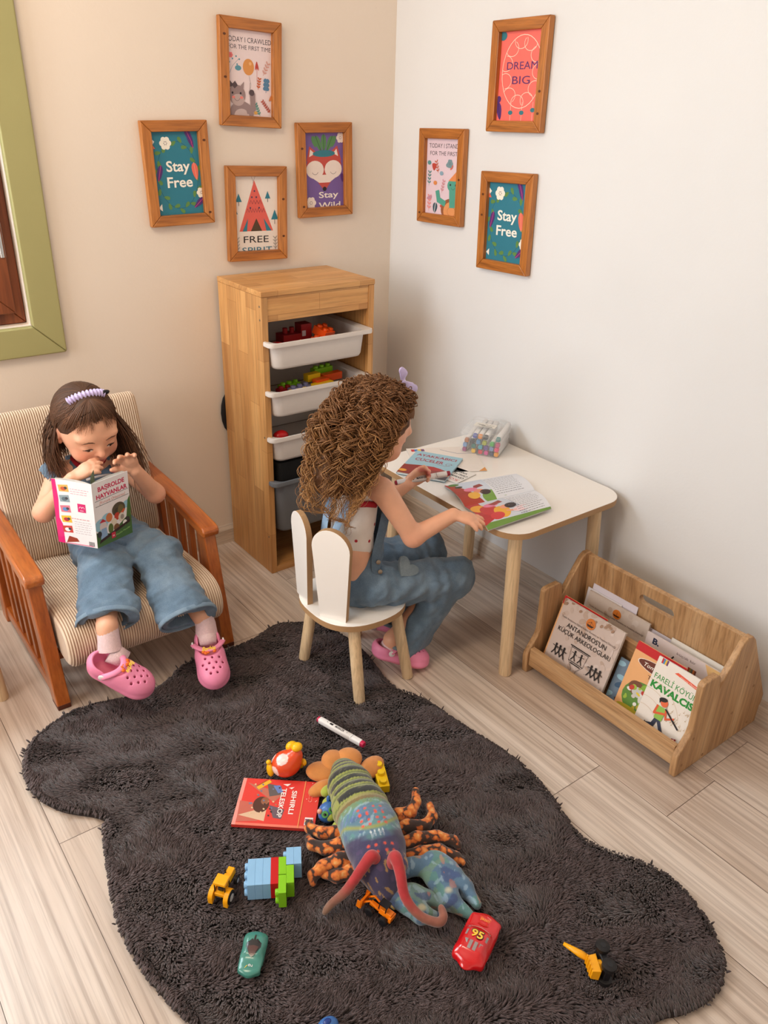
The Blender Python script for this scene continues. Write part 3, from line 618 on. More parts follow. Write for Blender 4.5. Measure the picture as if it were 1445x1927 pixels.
# armchair
aw=wood('reddish_armchair_wood',(140,66,20),(172,90,34),(196,114,52),1,1.2,.3,.3,coat=.35); awz=wood('reddish_armchair_wood_up',(140,66,20),(172,90,34),(196,114,52),2,1.2,.3,.3,coat=.35)
endg=M('dark_end_grain',(84,34,14),.5)
ac=thing('armchair','low wooden armchair with slatted sides and striped beige corduroy cushions','chair',(.6,2.09,0))
ATZ=.372
for sx,(xb,xt) in enumerate(((.341,.336),(.824,.815))):
    w=.036
    def beam(p0,p1,dy,x0b,x0t,w,name,m,bev=.004):
        g=G(); (ya,za),(yb,zb)=p0,p1
        g.add([(x0b,ya,za),(x0b+w,ya,za),(x0b+w,ya+dy,za),(x0b,ya+dy,za),(x0t,yb,zb),(x0t+w,yb,zb),(x0t+w,yb+dy,zb),(x0t,yb+dy,zb)],[(0,3,2,1),(4,5,6,7),(0,1,5,4),(1,2,6,5),(2,3,7,6),(3,0,4,7)])
        return mesh(name,g,m,ac,bev=bev,seg=3)
    beam((1.834,.012),(1.892,ATZ-.014),.052,xb,xt,w,'front_post',awz)
    g=G(); g.box((xb+.001,1.834,0),(xb+w-.001,1.886,.013)); mesh('foot_pad',g,endg,ac,bev=.002)
    beam((2.335,.0),(2.29,ATZ+.01),.05,xb,xt,w,'rear_post',awz)
    # arm rest
    g=G(); prof_=[(1.878,ATZ-.014),(1.874,ATZ+.004),(1.882,ATZ+.014),(1.90,ATZ+.018),(2.13,ATZ+.036),(2.37,ATZ+.040),(2.37,ATZ+.012),(2.13,ATZ+.006),(1.905,ATZ-.014)]
    g.prism(prof_,lambda u,v,d:Vector((d,u,v)),xt-.008,xt+w+.006); mesh('armrest',g,aw,ac,bev=.007,seg=4)
    g=G(); g.box((xb+.004,1.86,.022),(xb+w-.004,2.36,.058)); mesh('bottom_rail',g,aw,ac,bev=.004)
    for k in range(5):
        y=1.955+k*.072; g=G(); x0=xb+.009
        g.add([(x0,y-.012,.05),(x0+.016,y-.012,.05),(x0+.016,y+.014,.05),(x0,y+.014,.05),(xt+.009,y-.012,ATZ+.012),(xt+.025,y-.012,ATZ+.012),(xt+.025,y+.014,ATZ+.012),(xt+.009,y+.014,ATZ+.012)],[(0,3,2,1),(4,5,6,7),(0,1,5,4),(1,2,6,5),(2,3,7,6),(3,0,4,7)]); mesh('slat',g,awz,ac,bev=.002)
for y,z in ((1.88,.145),(2.25,.115)): mesh('crossbar',G().box((.37,y,z-.02),(.83,y+.03,z)),aw,ac,bev=.003)
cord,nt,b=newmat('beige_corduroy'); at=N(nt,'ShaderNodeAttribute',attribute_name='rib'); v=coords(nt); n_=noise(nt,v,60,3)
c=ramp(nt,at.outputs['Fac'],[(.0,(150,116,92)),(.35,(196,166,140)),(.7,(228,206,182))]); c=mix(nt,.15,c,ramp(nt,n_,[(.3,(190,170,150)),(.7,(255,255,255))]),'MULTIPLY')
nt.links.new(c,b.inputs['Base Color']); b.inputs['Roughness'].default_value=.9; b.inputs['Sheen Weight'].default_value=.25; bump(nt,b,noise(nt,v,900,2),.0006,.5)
def ribbed(name,prof,x0,x1,per=.0066,amp=.0013,edge=.02,dent=None):
    """prof: closed loop of (y,z), extruded along x with rounded ends and corduroy ribs"""
    P=np.array(prof); 
    # resample + smooth (Chaikin)
    for _ in range(3):
        Q=np.roll(P,-1,0); P=np.stack([.75*P+.25*Q,.25*P+.75*Q],1).reshape(-1,2)
    cen=P.mean(0); T=np.roll(P,-1,0)-np.roll(P,1,0); Nn=np.stack([T[:,1],-T[:,0]],1); Nn/=np.linalg.norm(Nn,axis=1)[:,None]
    if ((P-cen)*Nn).sum()<0: Nn=-Nn
    nx=int((x1-x0)/per*6); xs=np.linspace(x0,x1,nx); V=[];rib=[]
    for x in xs:
        d=min(x-x0,x1-x); s=0 if d>edge else edge*(1-math.sqrt(max(0,1-(1-d/edge)**2)))
        r=.5+.5*math.cos(2*PI*x/per); off=-s+amp*(r-.5)*2*(d>edge*.3)
        q=P+Nn*off; 
        zz=q[:,1].copy()
        if dent is not None: zz=zz-dent(x,q[:,0],q[:,1])
        V.append(np.stack([np.full(len(P),x),q[:,0],zz],1)); rib+= [r]*len(P)
    V=np.concatenate(V); n=len(P)
    i=np.arange(nx-1)[:,None]*n; j=np.arange(n)[None]; k=(j+1)%n
    F=np.stack([i+j,i+k,i+n+k,i+n+j],2).reshape(-1,4)
    V=np.concatenate([V,[[x0,*cen],[x1,*cen]]]); rib+=[.5,.5]; m_=len(V)
    F=[tuple(f) for f in F.tolist()]+[(m_-2,(a+1)%n,a) for a in range(n)]+[(m_-1,(nx-1)*n+a,(nx-1)*n+(a+1)%n) for a in range(n)]
    o=mesh(name,(V,F),cord,ac,smooth=True)
    a=o.data.attributes.new('rib','FLOAT','POINT'); a.data.foreach_set('value',np.array(rib,dtype=np.float32)); return o
def dent_(x,y,z):
    w=np.exp(-((x-.61)/.12)**2); return .018*w*(z>.19)*np.clip((y-1.8)/.1,0,1)
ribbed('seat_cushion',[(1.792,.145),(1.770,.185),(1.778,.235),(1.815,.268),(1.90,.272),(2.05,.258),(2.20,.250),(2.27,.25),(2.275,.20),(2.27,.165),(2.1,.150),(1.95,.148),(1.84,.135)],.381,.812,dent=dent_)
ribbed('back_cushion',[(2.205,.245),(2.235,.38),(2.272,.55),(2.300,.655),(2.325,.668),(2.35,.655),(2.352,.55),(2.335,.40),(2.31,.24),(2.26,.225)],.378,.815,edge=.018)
# book shelf box
ok=lambda ax: wood('oak_decor_%d'%ax,(160,118,78),(188,146,102),(206,168,126),ax,1.3,.5,.4)
t=thing('book_rack','low oak-look tilted book rack with handle slot, standing along the right wall','book rack',(1.69,.99,0))
SP=[(1.487,.004),(1.487,0),(1.545,0),(1.88,0),(1.897,.02),(1.885,.055),(1.860,.09),(1.722,.318),(1.704,.335),(1.684,.336),(1.668,.326),(1.601,.225),(1.594,.262),(1.580,.272),(1.530,.270),(1.522,.262),(1.524,.135),(1.518,.115),(1.484,.068),(1.482,.055)]
SP=[(x,z) for x,z in SP]
WX=1.853
SP=[(min(x,WX),z) for x,z in SP if not (x>1.853 and z<.05 and z>0)]
for y0 in (.735,1.238):
    g=G(); g.prism(SP,lambda u,v,d:Vector((u,d,v)),y0,y0+.018); mesh('side_panel',g,ok(2),t,bev=.0035,seg=3)
mesh('front_lip',G().box((1.492,.7535,.026),(1.508,1.2375,.084)),ok(1),t,bev=.0015)
mesh('floor_board',G().box((1.5085,.7535,.022),(1.83,1.2375,.036)),ok(1),t,bev=.001)
def lean_board(x0,z0,x1,z1,th,ya,yb,slot=None):
    g=G(); a=Vector((x0,0,z0)); b=Vector((x1,0,z1)); u=(b-a).normalized(); n=Vector((u.z,0,-u.x)); L=(b-a).length
    f=lambda s,y,d:a+u*s+n*d+Vector((0,y,0))
    if not slot: g.prism([(0,ya),(L,ya),(L,yb),(0,yb)],f,0,th); return g
    s0,s1,q0,q1=slot; r=(s1-s0)/2
    inner=[(s0+r+r*math.sin(a_),q1-r+r*math.cos(a_)) for a_ in [-PI/2+PI*i/8 for i in range(9)]]+[(s0+r+r*math.sin(a_),q0+r+r*math.cos(a_)) for a_ in [PI/2+PI*i/8 for i in range(9)]]
    n_=len(inner); outer=[]
    for (s,y) in inner:
        cy=(ya+yb)/2; dy,ds=y-(q0+q1)/2,s-(s0+s1)/2
        k=min(((yb if dy>0 else ya)-(q0+q1)/2)/dy if abs(dy)>1e-6 else 1e9, ((L if ds>0 else 0)-(s0+s1)/2)/ds if abs(ds)>1e-6 else 1e9); outer.append(((s0+s1)/2+ds*k,(q0+q1)/2+dy*k))
    # include the four corners by snapping nearest outer point
    for cpt in ((0,ya),(L,ya),(L,yb),(0,yb)):
        i=min(range(n_),key=lambda i:(outer[i][0]-cpt[0])**2+(outer[i][1]-cpt[1])**2); outer[i]=cpt
    vs=[f(*p,0) for p in inner]+[f(*p,0) for p in outer]+[f(*p,th) for p in inner]+[f(*p,th) for p in outer]; fs=[]
    for i in range(n_):
        j=(i+1)%n_; fs+=[(i,j,n_+j,n_+i),(2*n_+j,2*n_+i,3*n_+i,3*n_+j),(j,i,2*n_+i,2*n_+j),(n_+i,n_+j,3*n_+j,3*n_+i)]
    return g.add(vs,fs)
mesh('back_board',lean_board(1.715,.030,1.693,.326,.016,.7535,1.2375,(.235,.265,.945,1.055)),ok(2),t)
mesh('divider_board',lean_board(1.625,.036,1.600,.205,.014,.7535,1.2375),ok(1),t,bev=.001)
for x,z in ((1.535,.10),(1.508,.03),(1.60,.015),(1.70,.10),(1.71,.24),(1.78,.15),(1.80,.02)): mesh('screw_cap',G().lathe([(.0045,0),(.004,.0008),(.002,.0002)],(x,.735,z),(0,-1,0),12),M('screw_cap_brown',(150,112,76),.5),t)
# ------------------------------------------------------------ implicit-surface modelling (smooth unions, meshed with surface nets)
def nv(v): v=np.array(v,float); return v/np.linalg.norm(v)
def smin(a,b,k):
    if k<=0: return np.minimum(a,b)
    h=np.maximum(k-np.abs(a-b),0)/k; return np.minimum(a,b)-h*h*k*.25
def smax(a,b,k): return -smin(-a,-b,k)
class P_:
    def __init__(s,fn,lo,hi,k=.01,op='u'): s.fn=fn; s.lo=np.array(lo,float); s.hi=np.array(hi,float); s.k=k; s.op=op
def E_(c,r,R=None,k=.01,op='u'):
    c=np.array(c,float); r=np.array([r]*3 if isinstance(r,(int,float)) else r,float)
    if R is not None: R=np.array(R)    # columns = local axes
    def fn(X,Y,Z):
        a,b,d=X-c[0],Y-c[1],Z-c[2]
        if R is not None: a,b,d=[a*R[0,i]+b*R[1,i]+d*R[2,i] for i in range(3)]
        k0=np.sqrt((a/r[0])**2+(b/r[1])**2+(d/r[2])**2); k1=np.sqrt((a/r[0]**2)**2+(b/r[1]**2)**2+(d/r[2]**2)**2)
        return k0*(k0-1)/np.maximum(k1,1e-6)
    m=r.max() if R is not None else r
    return P_(fn,c-m,c+m,k,op)
def C_(a,b,ra,rb=None,k=.01,op='u',flat=None,cut=None):
    """tapered capsule; flat=(axis,factor) squashes; cut: plane at b"""
    a=np.array(a,float);b=np.array(b,float); rb=ra if rb is None else rb; ab=b-a; L2=ab@ab; dn=ab/math.sqrt(L2)
    if flat is not None:
        n=nv(np.array(flat[0],float)-dn*(np.array(flat[0],float)@dn)); s=flat[1]
    def fn(X,Y,Z):
        x,y,z=X-a[0],Y-a[1],Z-a[2]; t=np.clip((x*ab[0]+y*ab[1]+z*ab[2])/L2,0,1)
        qx,qy,qz=x-ab[0]*t,y-ab[1]*t,z-ab[2]*t
        q2=qx*qx+qy*qy+qz*qz
        if flat is not None:
            h=qx*n[0]+qy*n[1]+qz*n[2]; q2=q2+h*h*(s*s-1)
        d=np.sqrt(q2)-(ra+(rb-ra)*t)
        if cut is not None: d=np.maximum(d,(X-b[0])*dn[0]+(Y-b[1])*dn[1]+(Z-b[2])*dn[2]-cut)
        return d
    m=max(ra,rb); return P_(fn,np.minimum(a,b)-m,np.maximum(a,b)+m,k,op)
def BX_(c,hs,r,R,k=.004,op='u'):
    c=np.array(c,float);R=np.array(R);hs=np.array(hs)-r
    def fn(X,Y,Z):
        a,b,d=X-c[0],Y-c[1],Z-c[2]; q=[np.abs(a*R[0,i]+b*R[1,i]+d*R[2,i])-hs[i] for i in range(3)]
        return np.sqrt(sum(np.maximum(t,0)**2 for t in q))+np.minimum(np.maximum(np.maximum(q[0],q[1]),q[2]),0)-r
    m=np.linalg.norm(hs)+r; return P_(fn,c-m,c+m,k,op)
def chain(pts,rs,k=.01,**kw): return [C_(pts[i],pts[i+1],rs[i],rs[i+1],k,**kw) for i in range(len(pts)-1)]
def plane_cut(p,n,lo,hi,k=.004):
    p=np.array(p,float);n=nv(n)
    return P_(lambda X,Y,Z:(X-p[0])*n[0]+(Y-p[1])*n[1]+(Z-p[2])*n[2],lo,hi,k,'i')
def evalp(prims,pts):
    X,Y,Z=[np.asarray(pts)[:,i] for i in range(3)]; D=np.full(len(X),1.0)
    for p in prims:
        d=p.fn(X,Y,Z); D=smin(D,d,p.k) if p.op=='u' else smax(D,-d,p.k) if p.op=='s' else smax(D,d,p.k)
    return D
def sdf_mesh(prims,h,disp=None):
    lo=np.min([p.lo for p in prims if p.op=='u'],0)-4*h-.006; hi=np.max([p.hi for p in prims if p.op=='u'],0)+4*h+.006
    n=np.ceil((hi-lo)/h).astype(int)+1; D=np.full(n,1.0,dtype=np.float32)
    ax=[(lo[i]+h*np.arange(n[i])).astype(np.float32) for i in range(3)]
    for p in prims:
        if p.op=='i': i0=np.zeros(3,int); i1=n
        else:
            i0=np.clip(np.floor((p.lo-lo-p.k-4*h)/h).astype(int),0,n-1); i1=np.clip(np.ceil((p.hi-lo+p.k+4*h)/h).astype(int)+1,1,n)
        X=ax[0][i0[0]:i1[0],None,None];Y=ax[1][None,i0[1]:i1[1],None];Z=ax[2][None,None,i0[2]:i1[2]]
        d=p.fn(X,Y,Z); sl=tuple(slice(i0[i],i1[i]) for i in range(3)); S=D[sl]
        D[sl]=smin(S,d,p.k) if p.op=='u' else smax(S,-d,p.k) if p.op=='s' else smax(S,d,p.k)
    if disp is not None:
        near=np.abs(D)<.02; I=np.argwhere(near); pts=lo+h*I; D[near]+=disp(pts).astype(np.float32)
    s=D<0
    c=s[:-1,:-1,:-1].astype(np.int8)
    tot=np.zeros(c.shape,np.int8)
    for a in (0,1):
        for b in (0,1):
            for e in (0,1): tot+=s[a:n[0]-1+a,b:n[1]-1+b,e:n[2]-1+e]
    cells=np.argwhere((tot>0)&(tot<8)); idx=np.full(c.shape,-1,np.int32); idx[tuple(cells.T)]=np.arange(len(cells))
    off=np.array([(a,b,e) for a in (0,1) for b in (0,1) for e in (0,1)])
    val=np.stack([D[tuple((cells+o).T)] for o in off],1)
    acc=np.zeros((len(cells),3)); cnt=np.zeros(len(cells))
    for i in range(8):
        for j in range(i+1,8):
            if np.abs(off[i]-off[j]).sum()!=1: continue
            m=(val[:,i]<0)!=(val[:,j]<0); t=val[m,i]/(val[m,i]-val[m,j]); acc[m]+=off[i]+(off[j]-off[i])*t[:,None]; cnt[m]+=1
    V=lo+h*(cells+acc/cnt[:,None]); Fs=[]
    for a in range(3):
        b,e=(a+1)%3,(a+2)%3
        s0=[slice(None)]*3;s1=[slice(None)]*3; s0[a]=slice(0,-1);s1[a]=slice(1,None)
        ch=s[tuple(s0)]!=s[tuple(s1)]
        I=np.argwhere(ch); I=I[(I[:,b]>0)&(I[:,e]>0)&(I[:,b]<n[b]-1)&(I[:,e]<n[e]-1)]
        sg=s[tuple(I.T)]
        q=[]
        for db,de in ((-1,-1),(0,-1),(0,0),(-1,0)):
            J=I.copy(); J[:,b]+=db; J[:,e]+=de; q.append(idx[tuple(J.T)])
        q=np.stack(q,1); q[~sg]=q[~sg][:,::-1]; Fs.append(q)
    F=np.concatenate(Fs); F=F[(F>=0).all(1)]
    return V,F
def relax(V,F,it=1,w=.5):
    for _ in range(it):
        A=np.zeros_like(V); c=np.zeros(len(V))
        for i in range(4):
            j=(i+1)%4
            np.add.at(A,F[:,i],V[F[:,j]]); np.add.at(c,F[:,i],1); np.add.at(A,F[:,j],V[F[:,i]]); np.add.at(c,F[:,j],1)
        V=V*(1-w)+w*A/np.maximum(c,1)[:,None]
    return V
def wav(pts,seed,freq,amp,n=5):
    r=np.random.default_rng(seed); o=np.zeros(len(pts))
    for i in range(n):
        k=r.normal(size=3); k/=np.linalg.norm(k); o+=np.sin(pts@k*freq*(.6+.9*r.random())+r.random()*6+1.5*np.sin(pts@r.normal(size=3)*freq*.35))
    return o*amp/n*1.6
def setcol(o,C,name='col'):
    a=o.data.attributes.new(name,'FLOAT_COLOR','POINT'); C=np.concatenate([C,np.ones((len(C),1))],1).astype(np.float32); a.data.foreach_set('color',C.ravel())
def colmat(name,rough=.5,sss=0,bmp=0,bscale=300,sheen=0,coat=0,var=.1,vs=40):
    m,nt,b=newmat(name); at=N(nt,'ShaderNodeAttribute',attribute_name='col'); v=coords(nt)
    c=mix(nt,var,at.outputs['Color'],ramp(nt,noise(nt,v,vs,4),[(.3,(150,140,135)),(.7,(255,255,255))]),'MULTIPLY')
    nt.links.new(c,b.inputs['Base Color']); b.inputs['Roughness'].default_value=rough
    if sss: b.inputs['Subsurface Weight'].default_value=sss; b.inputs['Subsurface Radius'].default_value=(1,.35,.2); b.inputs['Subsurface Scale'].default_value=.006
    if bmp: bump(nt,b,noise(nt,v,bscale,3),bmp)
    if sheen: b.inputs['Sheen Weight'].default_value=sheen
    if coat: b.inputs['Coat Weight'].default_value=coat
    return m
def strands(S,r,n=4,taper=True,twist=0):
    """S: (s,k,3) polylines -> tube mesh arrays"""
    s,k,_=S.shape; T=np.gradient(S,axis=1); T/=np.linalg.norm(T,axis=2,keepdims=True)+1e-9
    up=np.where(np.abs(T[...,2:3])<.9,np.array([0,0,1.]),np.array([1.,0,0])); U=np.cross(T,up); U/=np.linalg.norm(U,axis=2,keepdims=True)+1e-9; Wv=np.cross(T,U)
    tt=np.linspace(0,1,k); prof=(1-.75*tt**3)*(.6+.4*np.minimum(1,tt*6)) if taper else np.ones(k)
    rr=(np.asarray(r).reshape(-1,1)*prof[None])[...,None,None] if np.ndim(r) else (r*prof)[None,:,None,None]
    a=2*PI*np.arange(n)/n
    V=S[:,:,None]+rr*(U[:,:,None]*np.cos(a)[None,None,:,None]+Wv[:,:,None]*np.sin(a)[None,None,:,None])
    i=(np.arange(s)[:,None,None]*k+np.arange(k-1)[None,:,None])*n; j=np.arange(n)[None,None]; q=(j+1)%n
    F=np.stack([i+j,i+n+j,i+n+q,i+q],3).reshape(-1,4); return V.reshape(-1,3),F
def hairmat(name):
    m,nt,b=newmat(name); at=N(nt,'ShaderNodeAttribute',attribute_name='col'); v=coords(nt)
    c=mix(nt,.25,at.outputs['Color'],ramp(nt,noise(nt,v,90,3),[(.3,(120,110,100)),(.7,(255,255,255))]),'MULTIPLY'); nt.links.new(c,b.inputs['Base Color'])
    b.inputs['Roughness'].default_value=.55; b.inputs['Specular IOR Level'].default_value=.35; b.inputs['Anisotropic'].default_value=.4; return m
def denim(name,c1,c2,c3):
    m,nt,b=newmat(name); v=coords(nt); n1=noise(nt,v,9,4,.6); n2=noise(nt,v,420,2); n3=noise(nt,v,60,3)
    c=ramp(nt,n1,[(.15,c1),(.5,c2),(.85,c3)]); c=mix(nt,.5,c,ramp(nt,n2,[(.3,(200,206,216)),(.7,(255,255,255))]),'MULTIPLY'); c=mix(nt,.3,c,ramp(nt,n3,[(.35,(205,210,220)),(.65,(255,255,255))]),'MULTIPLY')
    nt.links.new(c,b.inputs['Base Color']); b.inputs['Roughness'].default_value=.85; b.inputs['Sheen Weight'].default_value=.15; bump(nt,b,n2,.0006,.6); return m
def hand(W,f,n,side,size=1.0,curl=(.5,.5,.5,.5),spread=.12,thumb=(.6,.3),tc=.35,k=.004):
    """W wrist, f finger direction, n back-of-hand normal, side=+1 thumb on f x n side. returns primitives and finger tips"""
    f=nv(f); n=nv(np.array(n)-f*(np.array(n)@f)); s=np.cross(f,n)*side; W=np.array(W,float); z=size; pr=[]
    kn=W+f*.050*z
    pr.append(C_(W+f*.010*z,kn-f*.012*z,.0185*z,.0235*z,.008,flat=(n,1.75)))
    for i,(o,L) in enumerate(((.0165,.036),(.0058,.040),(-.0050,.037),(-.0150,.029))):
        L*=z; base=kn+s*o*z-f*(abs(i-1)*.0022+.002)*z; d=nv(f+s*spread*(1.5-i)*.8); p=base; r=.0068*z
        pts=[base-f*.012*z,base]; ang=0
        for m_,fr in enumerate((.46,.30,.24)):
            ang+=curl[i]*(.8 if m_==0 else 1.0); q=d*math.cos(ang)-n*math.sin(ang); p=p+q*L*fr*1.05; pts.append(p)
        pr+=chain(pts,[r*1.05,r*1.0,r*.95,r*.88,r*.74],k)
    tb=W+f*.016*z+s*.014*z-n*.004*z; d=nv(f*math.cos(thumb[0])+s*math.sin(thumb[0])-n*thumb[1]); p1=tb+d*.020*z; d2=nv(d*math.cos(tc)+(f*.7-n*.7)*math.sin(tc)); p2=p1+d2*.017*z; d3=nv(d2+(f*.2-n*.35)*tc); p3=p2+d3*.013*z
    pr+=chain([tb,p1,p2,p3],[.0105*z,.0088*z,.0078*z,.0062*z],.006)
    return pr
def headframe(c,f,up=(0,0,1),roll=0):
    f=nv(f); s=nv(np.cross(f,up)); u=np.cross(s,f)
    if roll: s,u=s*math.cos(roll)+u*math.sin(roll),u*math.cos(roll)-s*math.sin(roll)
    c=np.array(c,float); R=np.stack([s,f,u],1)
    return (lambda a,b,d: c+s*a+f*b+u*d),R
def head_prims(L,R,z=1.0):
    q=lambda a,b,d:L(a*z,b*z,d*z); e=lambda c,r,k=.01,op='u':E_(q(*c),[x*z for x in r],R,k,op)
    P=[e((0,-.012,.022),(.074,.090,.080),0),e((0,.020,-.022),(.062,.060,.064),.03),e((0,.030,-.058),(.040,.040,.032),.02),
       e((0,.056,-.079),(.017,.014,.012),.014)]
    for s in (-1,1): P+=[e((s*.033,.046,-.040),(.027,.027,.026),.012),e((s*.030,.062,.022),(.024,.014,.010),.016)]
    for s in (-1,1): P.append(e((s*.031,.092,-.002),(.017,.013,.0095),.012,'s'))
    for s in (-1,1): P.append(e((s*.030,.0655,-.004),(.0150,.0125,.0115),.003))
    P+=[C_(q(0,.072,.006),q(0,.0885,-.020),.0055*z,.0085*z,.009),e((0,.0895,-.0225),(.0085,.0085,.0075),.004)]
    for s in (-1,1): P.append(e((s*.0085,.080,-.027),(.0055,.006,.0045),.003))
    P+=[e((0,.073,-.046),(.022,.012,.011),.012),e((0,.0825,-.0455),(.0165,.0055,.0038),.003),e((0,.081,-.0535),(.0145,.0062,.0045),.003)]
    P.append(e((0,.090,-.0492),(.017,.004,.0009),.0015,'s'))
    for s in (-1,1):
        P+=[E_(q(s*.075,-.012,-.010),[.007*z,.017*z,.026*z],R,.004),E_(q(s*.083,-.006,-.006),[.0055*z,.010*z,.017*z],R,.003,'s'),e((s*.072,-.002,-.030),(.006,.007,.008),.004)]
    return P
def on_surface(prims,L,a,d,z=1.0,b0=.13):
    bs=np.linspace(b0*z,.02*z,160); pts=np.array([L(a*z,b,d*z) for b in bs]); D=evalp(prims,pts); i=np.argmax(D<0)
    return pts[i]
# ------------------------------------------------------------ girl in the armchair
SK=np.array(lin((236,178,146))[:3]); SK2=np.array(lin((226,128,108))[:3]); LIP=np.array(lin((202,98,92))[:3])
skin=colmat('skin',.48,sss=.12,bmp=.0002,bscale=700,var=.12,vs=30)
def skin_colors(V,L,R,c,z=1.0,extra=()):
    C=np.tile(SK,(len(V),1)); q=(V-np.array(c))@R/z      # local head coordinates
    def blend(w,col):
        nonlocal C
        w=np.clip(w,0,1)[:,None]; C=C*(1-w)+col*w
    for s in (-1,1): blend(.45*np.exp(-(((q[:,0]-s*.040)/.020)**2+((q[:,1]-.055)/.03)**2+((q[:,2]+.032)/.020)**2)),SK2)
    blend(.35*np.exp(-((q[:,0]/.010)**2+((q[:,1]-.09)/.015)**2+((q[:,2]+.024)/.012)**2)),SK2)
    lip=np.exp(-(((q[:,0]/.0165)**4)+((q[:,2]+.0497)/.0075)**4))*(q[:,1]>.066); blend(.85*lip,LIP)
    for s in (-1,1): blend(.4*np.exp(-(((q[:,0]-s*.08)/.02)**2+((q[:,1]+.01)/.02)**2+((q[:,2]+.008)/.03)**2)),SK2)
    for p,r in extra: blend(.4*np.exp(-((V-np.array(p))**2).sum(1)/r**2),SK2)
    return C
g1=thing('person','girl in blue denim overalls and pink clogs, sitting in the armchair reading a book','person',(.605,2.10,.262))
hc=(.598,2.098,.668); L1,R1=headframe(hc,(.07,-.86,-.40),roll=-.06); Z1=1.02
HP1=head_prims(L1,R1,Z1)
body=list(HP1)
body+=chain([(.603,2.15,.53),(.600,2.118,.62)],[.034,.032],.02)
body+=[C_((.605,2.165,.50),(.605,2.155,.33),.062,.066,.03,flat=((0,1,0),1.2)),C_((.545,2.152,.528),(.665,2.152,.524),.030,.030,.025)]
# arms
A1=[(.520,2.15,.528),(.444,2.062,.468),(.520,2.02,.562)]; A2=[(.690,2.15,.522),(.745,2.045,.450),(.682,2.005,.552)]
body+=chain(A1,[.031,.026,.0185],.014)+chain(A2,[.031,.026,.0185],.014)
H1=hand(A1[2],(.72,-.18,.42),(-.35,-.35,.85),-1,.98,curl=(.30,.34,.36,.40),spread=.16,thumb=(.45,.6),tc=.45)
H2=hand(A2[2],(-.42,-.20,.86),(.35,.90,.10),1,.98,curl=(.42,.36,.34,.40),spread=.45,thumb=(.9,.2),tc=.3)
body+=H1+H2
# legs
body+=chain([(.565,2.12,.32),(.548,1.94,.322),(.478,1.757,.262),(.470,1.742,.232)],[.050,.038,.024,.022],.015)
body+=chain([(.645,2.12,.32),(.680,1.92,.318),(.728,1.752,.206),(.732,1.740,.182)],[.050,.038,.024,.022],.015)
V,F=sdf_mesh(body,.0026); V=relax(V,F,1,.4)
o=mesh('body',(V,F),skin,g1,smooth=True); setcol(o,skin_colors(V,L1,R1,hc,Z1,[(A1[1],.03),(A2[1],.03)]))
# face details
dark=M('lash_brown',(46,28,22),.5); browm=M('eyebrow_brown',(104,68,50),.7); eyew=M('eye_white',(224,214,208),.25,var=.02); iris=M('eye_iris_brown',(52,30,20),.15)
def face(HP,L,Z,parent,openness=.35):
    for s in (-1,1):
        nm='left' if s<0 else 'right'
        pts=[on_surface(HP,L,s*a,d,Z) for a,d in ((.015,.0165),(.022,.0200),(.031,.0215),(.040,.0190),(.046,.0145))]
        mesh('eyebrow',G().tube(pts,[.0009,.0017,.0018,.0014,.0006],6,flat=1.2),browm,parent,smooth=True)
        c=on_surface(HP,L,s*.030,-.007,Z); fwd=np.array(L(0,1,0))-np.array(L(0,0,0))
        pts=[on_surface(HP,L,s*a,d,Z)+fwd*.0002 for a,d in ((.0185,-.0075),(.024,-.0052),(.030,-.0046),(.036,-.0056),(.0425,-.0085))]
        mesh('eyelashes',G().tube(pts,[.0007,.0015,.0018,.0018,.0010],6),dark,parent,smooth=True)
        P=[on_surface(HP,L,s*(.030+.0098*math.cos(t)),-.0092+.0048*math.sin(t),Z)+fwd*.0006 for t in [2*PI*i/14 for i in range(14)]]
        eb=mesh('eye',G().add([tuple(p) for p in P],[tuple(range(14))]),eyew,parent)
        P=[on_surface(HP,L,s*.030+.0044*math.cos(t),-.0090+.0046*math.sin(t),Z)+fwd*.0010 for t in [2*PI*i/12 for i in range(12)]]
        mesh('iris',G().add([tuple(p) for p in P],[tuple(range(12))]),iris,eb)
    return
face(HP1,L1,Z1,g1)
# overalls
DN1=denim('light_denim',(76,98,118),(104,127,147),(140,160,176)); dh=denim('denim_hem',(92,114,136),(120,142,160),(154,172,186)); ddk=denim('denim_inside',(52,70,96),(66,86,112),(84,104,130))
def trouser(a,kn,hm,ra,rk,rh,fl,open_=.05,k=.02):
    a,kn,hm=[np.array(p,float) for p in (a,kn,hm)]; pr=[C_(a,kn,ra,rk,k,flat=(fl,1.15)),C_(kn,hm,rk,rh,.012,flat=(fl,1.5),cut=0)]
    dn=nv(hm-kn); return pr,[C_(kn+(hm-kn)*.55,hm+dn*.03,rk*.58,rh*.82,.002,op='s',flat=(fl,1.55))]
def hem_ring(name,kn,hm,rh,fl,parent,fac=1.5,m=None,r=.0028,back=.012,lab=None):
    kn,hm=np.array(kn,float),np.array(hm,float); dn=nv(hm-kn); n=nv(np.array(fl)-dn*(np.array(fl)@dn)); s=np.cross(dn,n); g=G(); N_=40; vs=[]
    prof=[(1.0,-back),(1.02,-back+.001),(1.025,-.002),(1.01,.001),(.98,.0015),(.95,-.002),(.94,-back)]
    rings=[[tuple(hm+dn*h+(s*math.cos(t)*rh+n*math.sin(t)*rh/fac)*q) for t in [2*PI*i/N_ for i in range(N_)]] for q,h in prof]
    loft(g,rings,0,False,False); return mesh(name,g,m or dh,parent,smooth=True)
K1,M1=(.546,1.935,.332),(.486,1.776,.262); K2,M2=(.684,1.915,.328),(.682,1.728,.222)
t1,s1=trouser((.568,2.13,.325),K1,M1,.066,.064,.078,(0,.35,1)); t2,s2=trouser((.645,2.13,.325),K2,M2,.066,.064,.077,(0,.45,1))
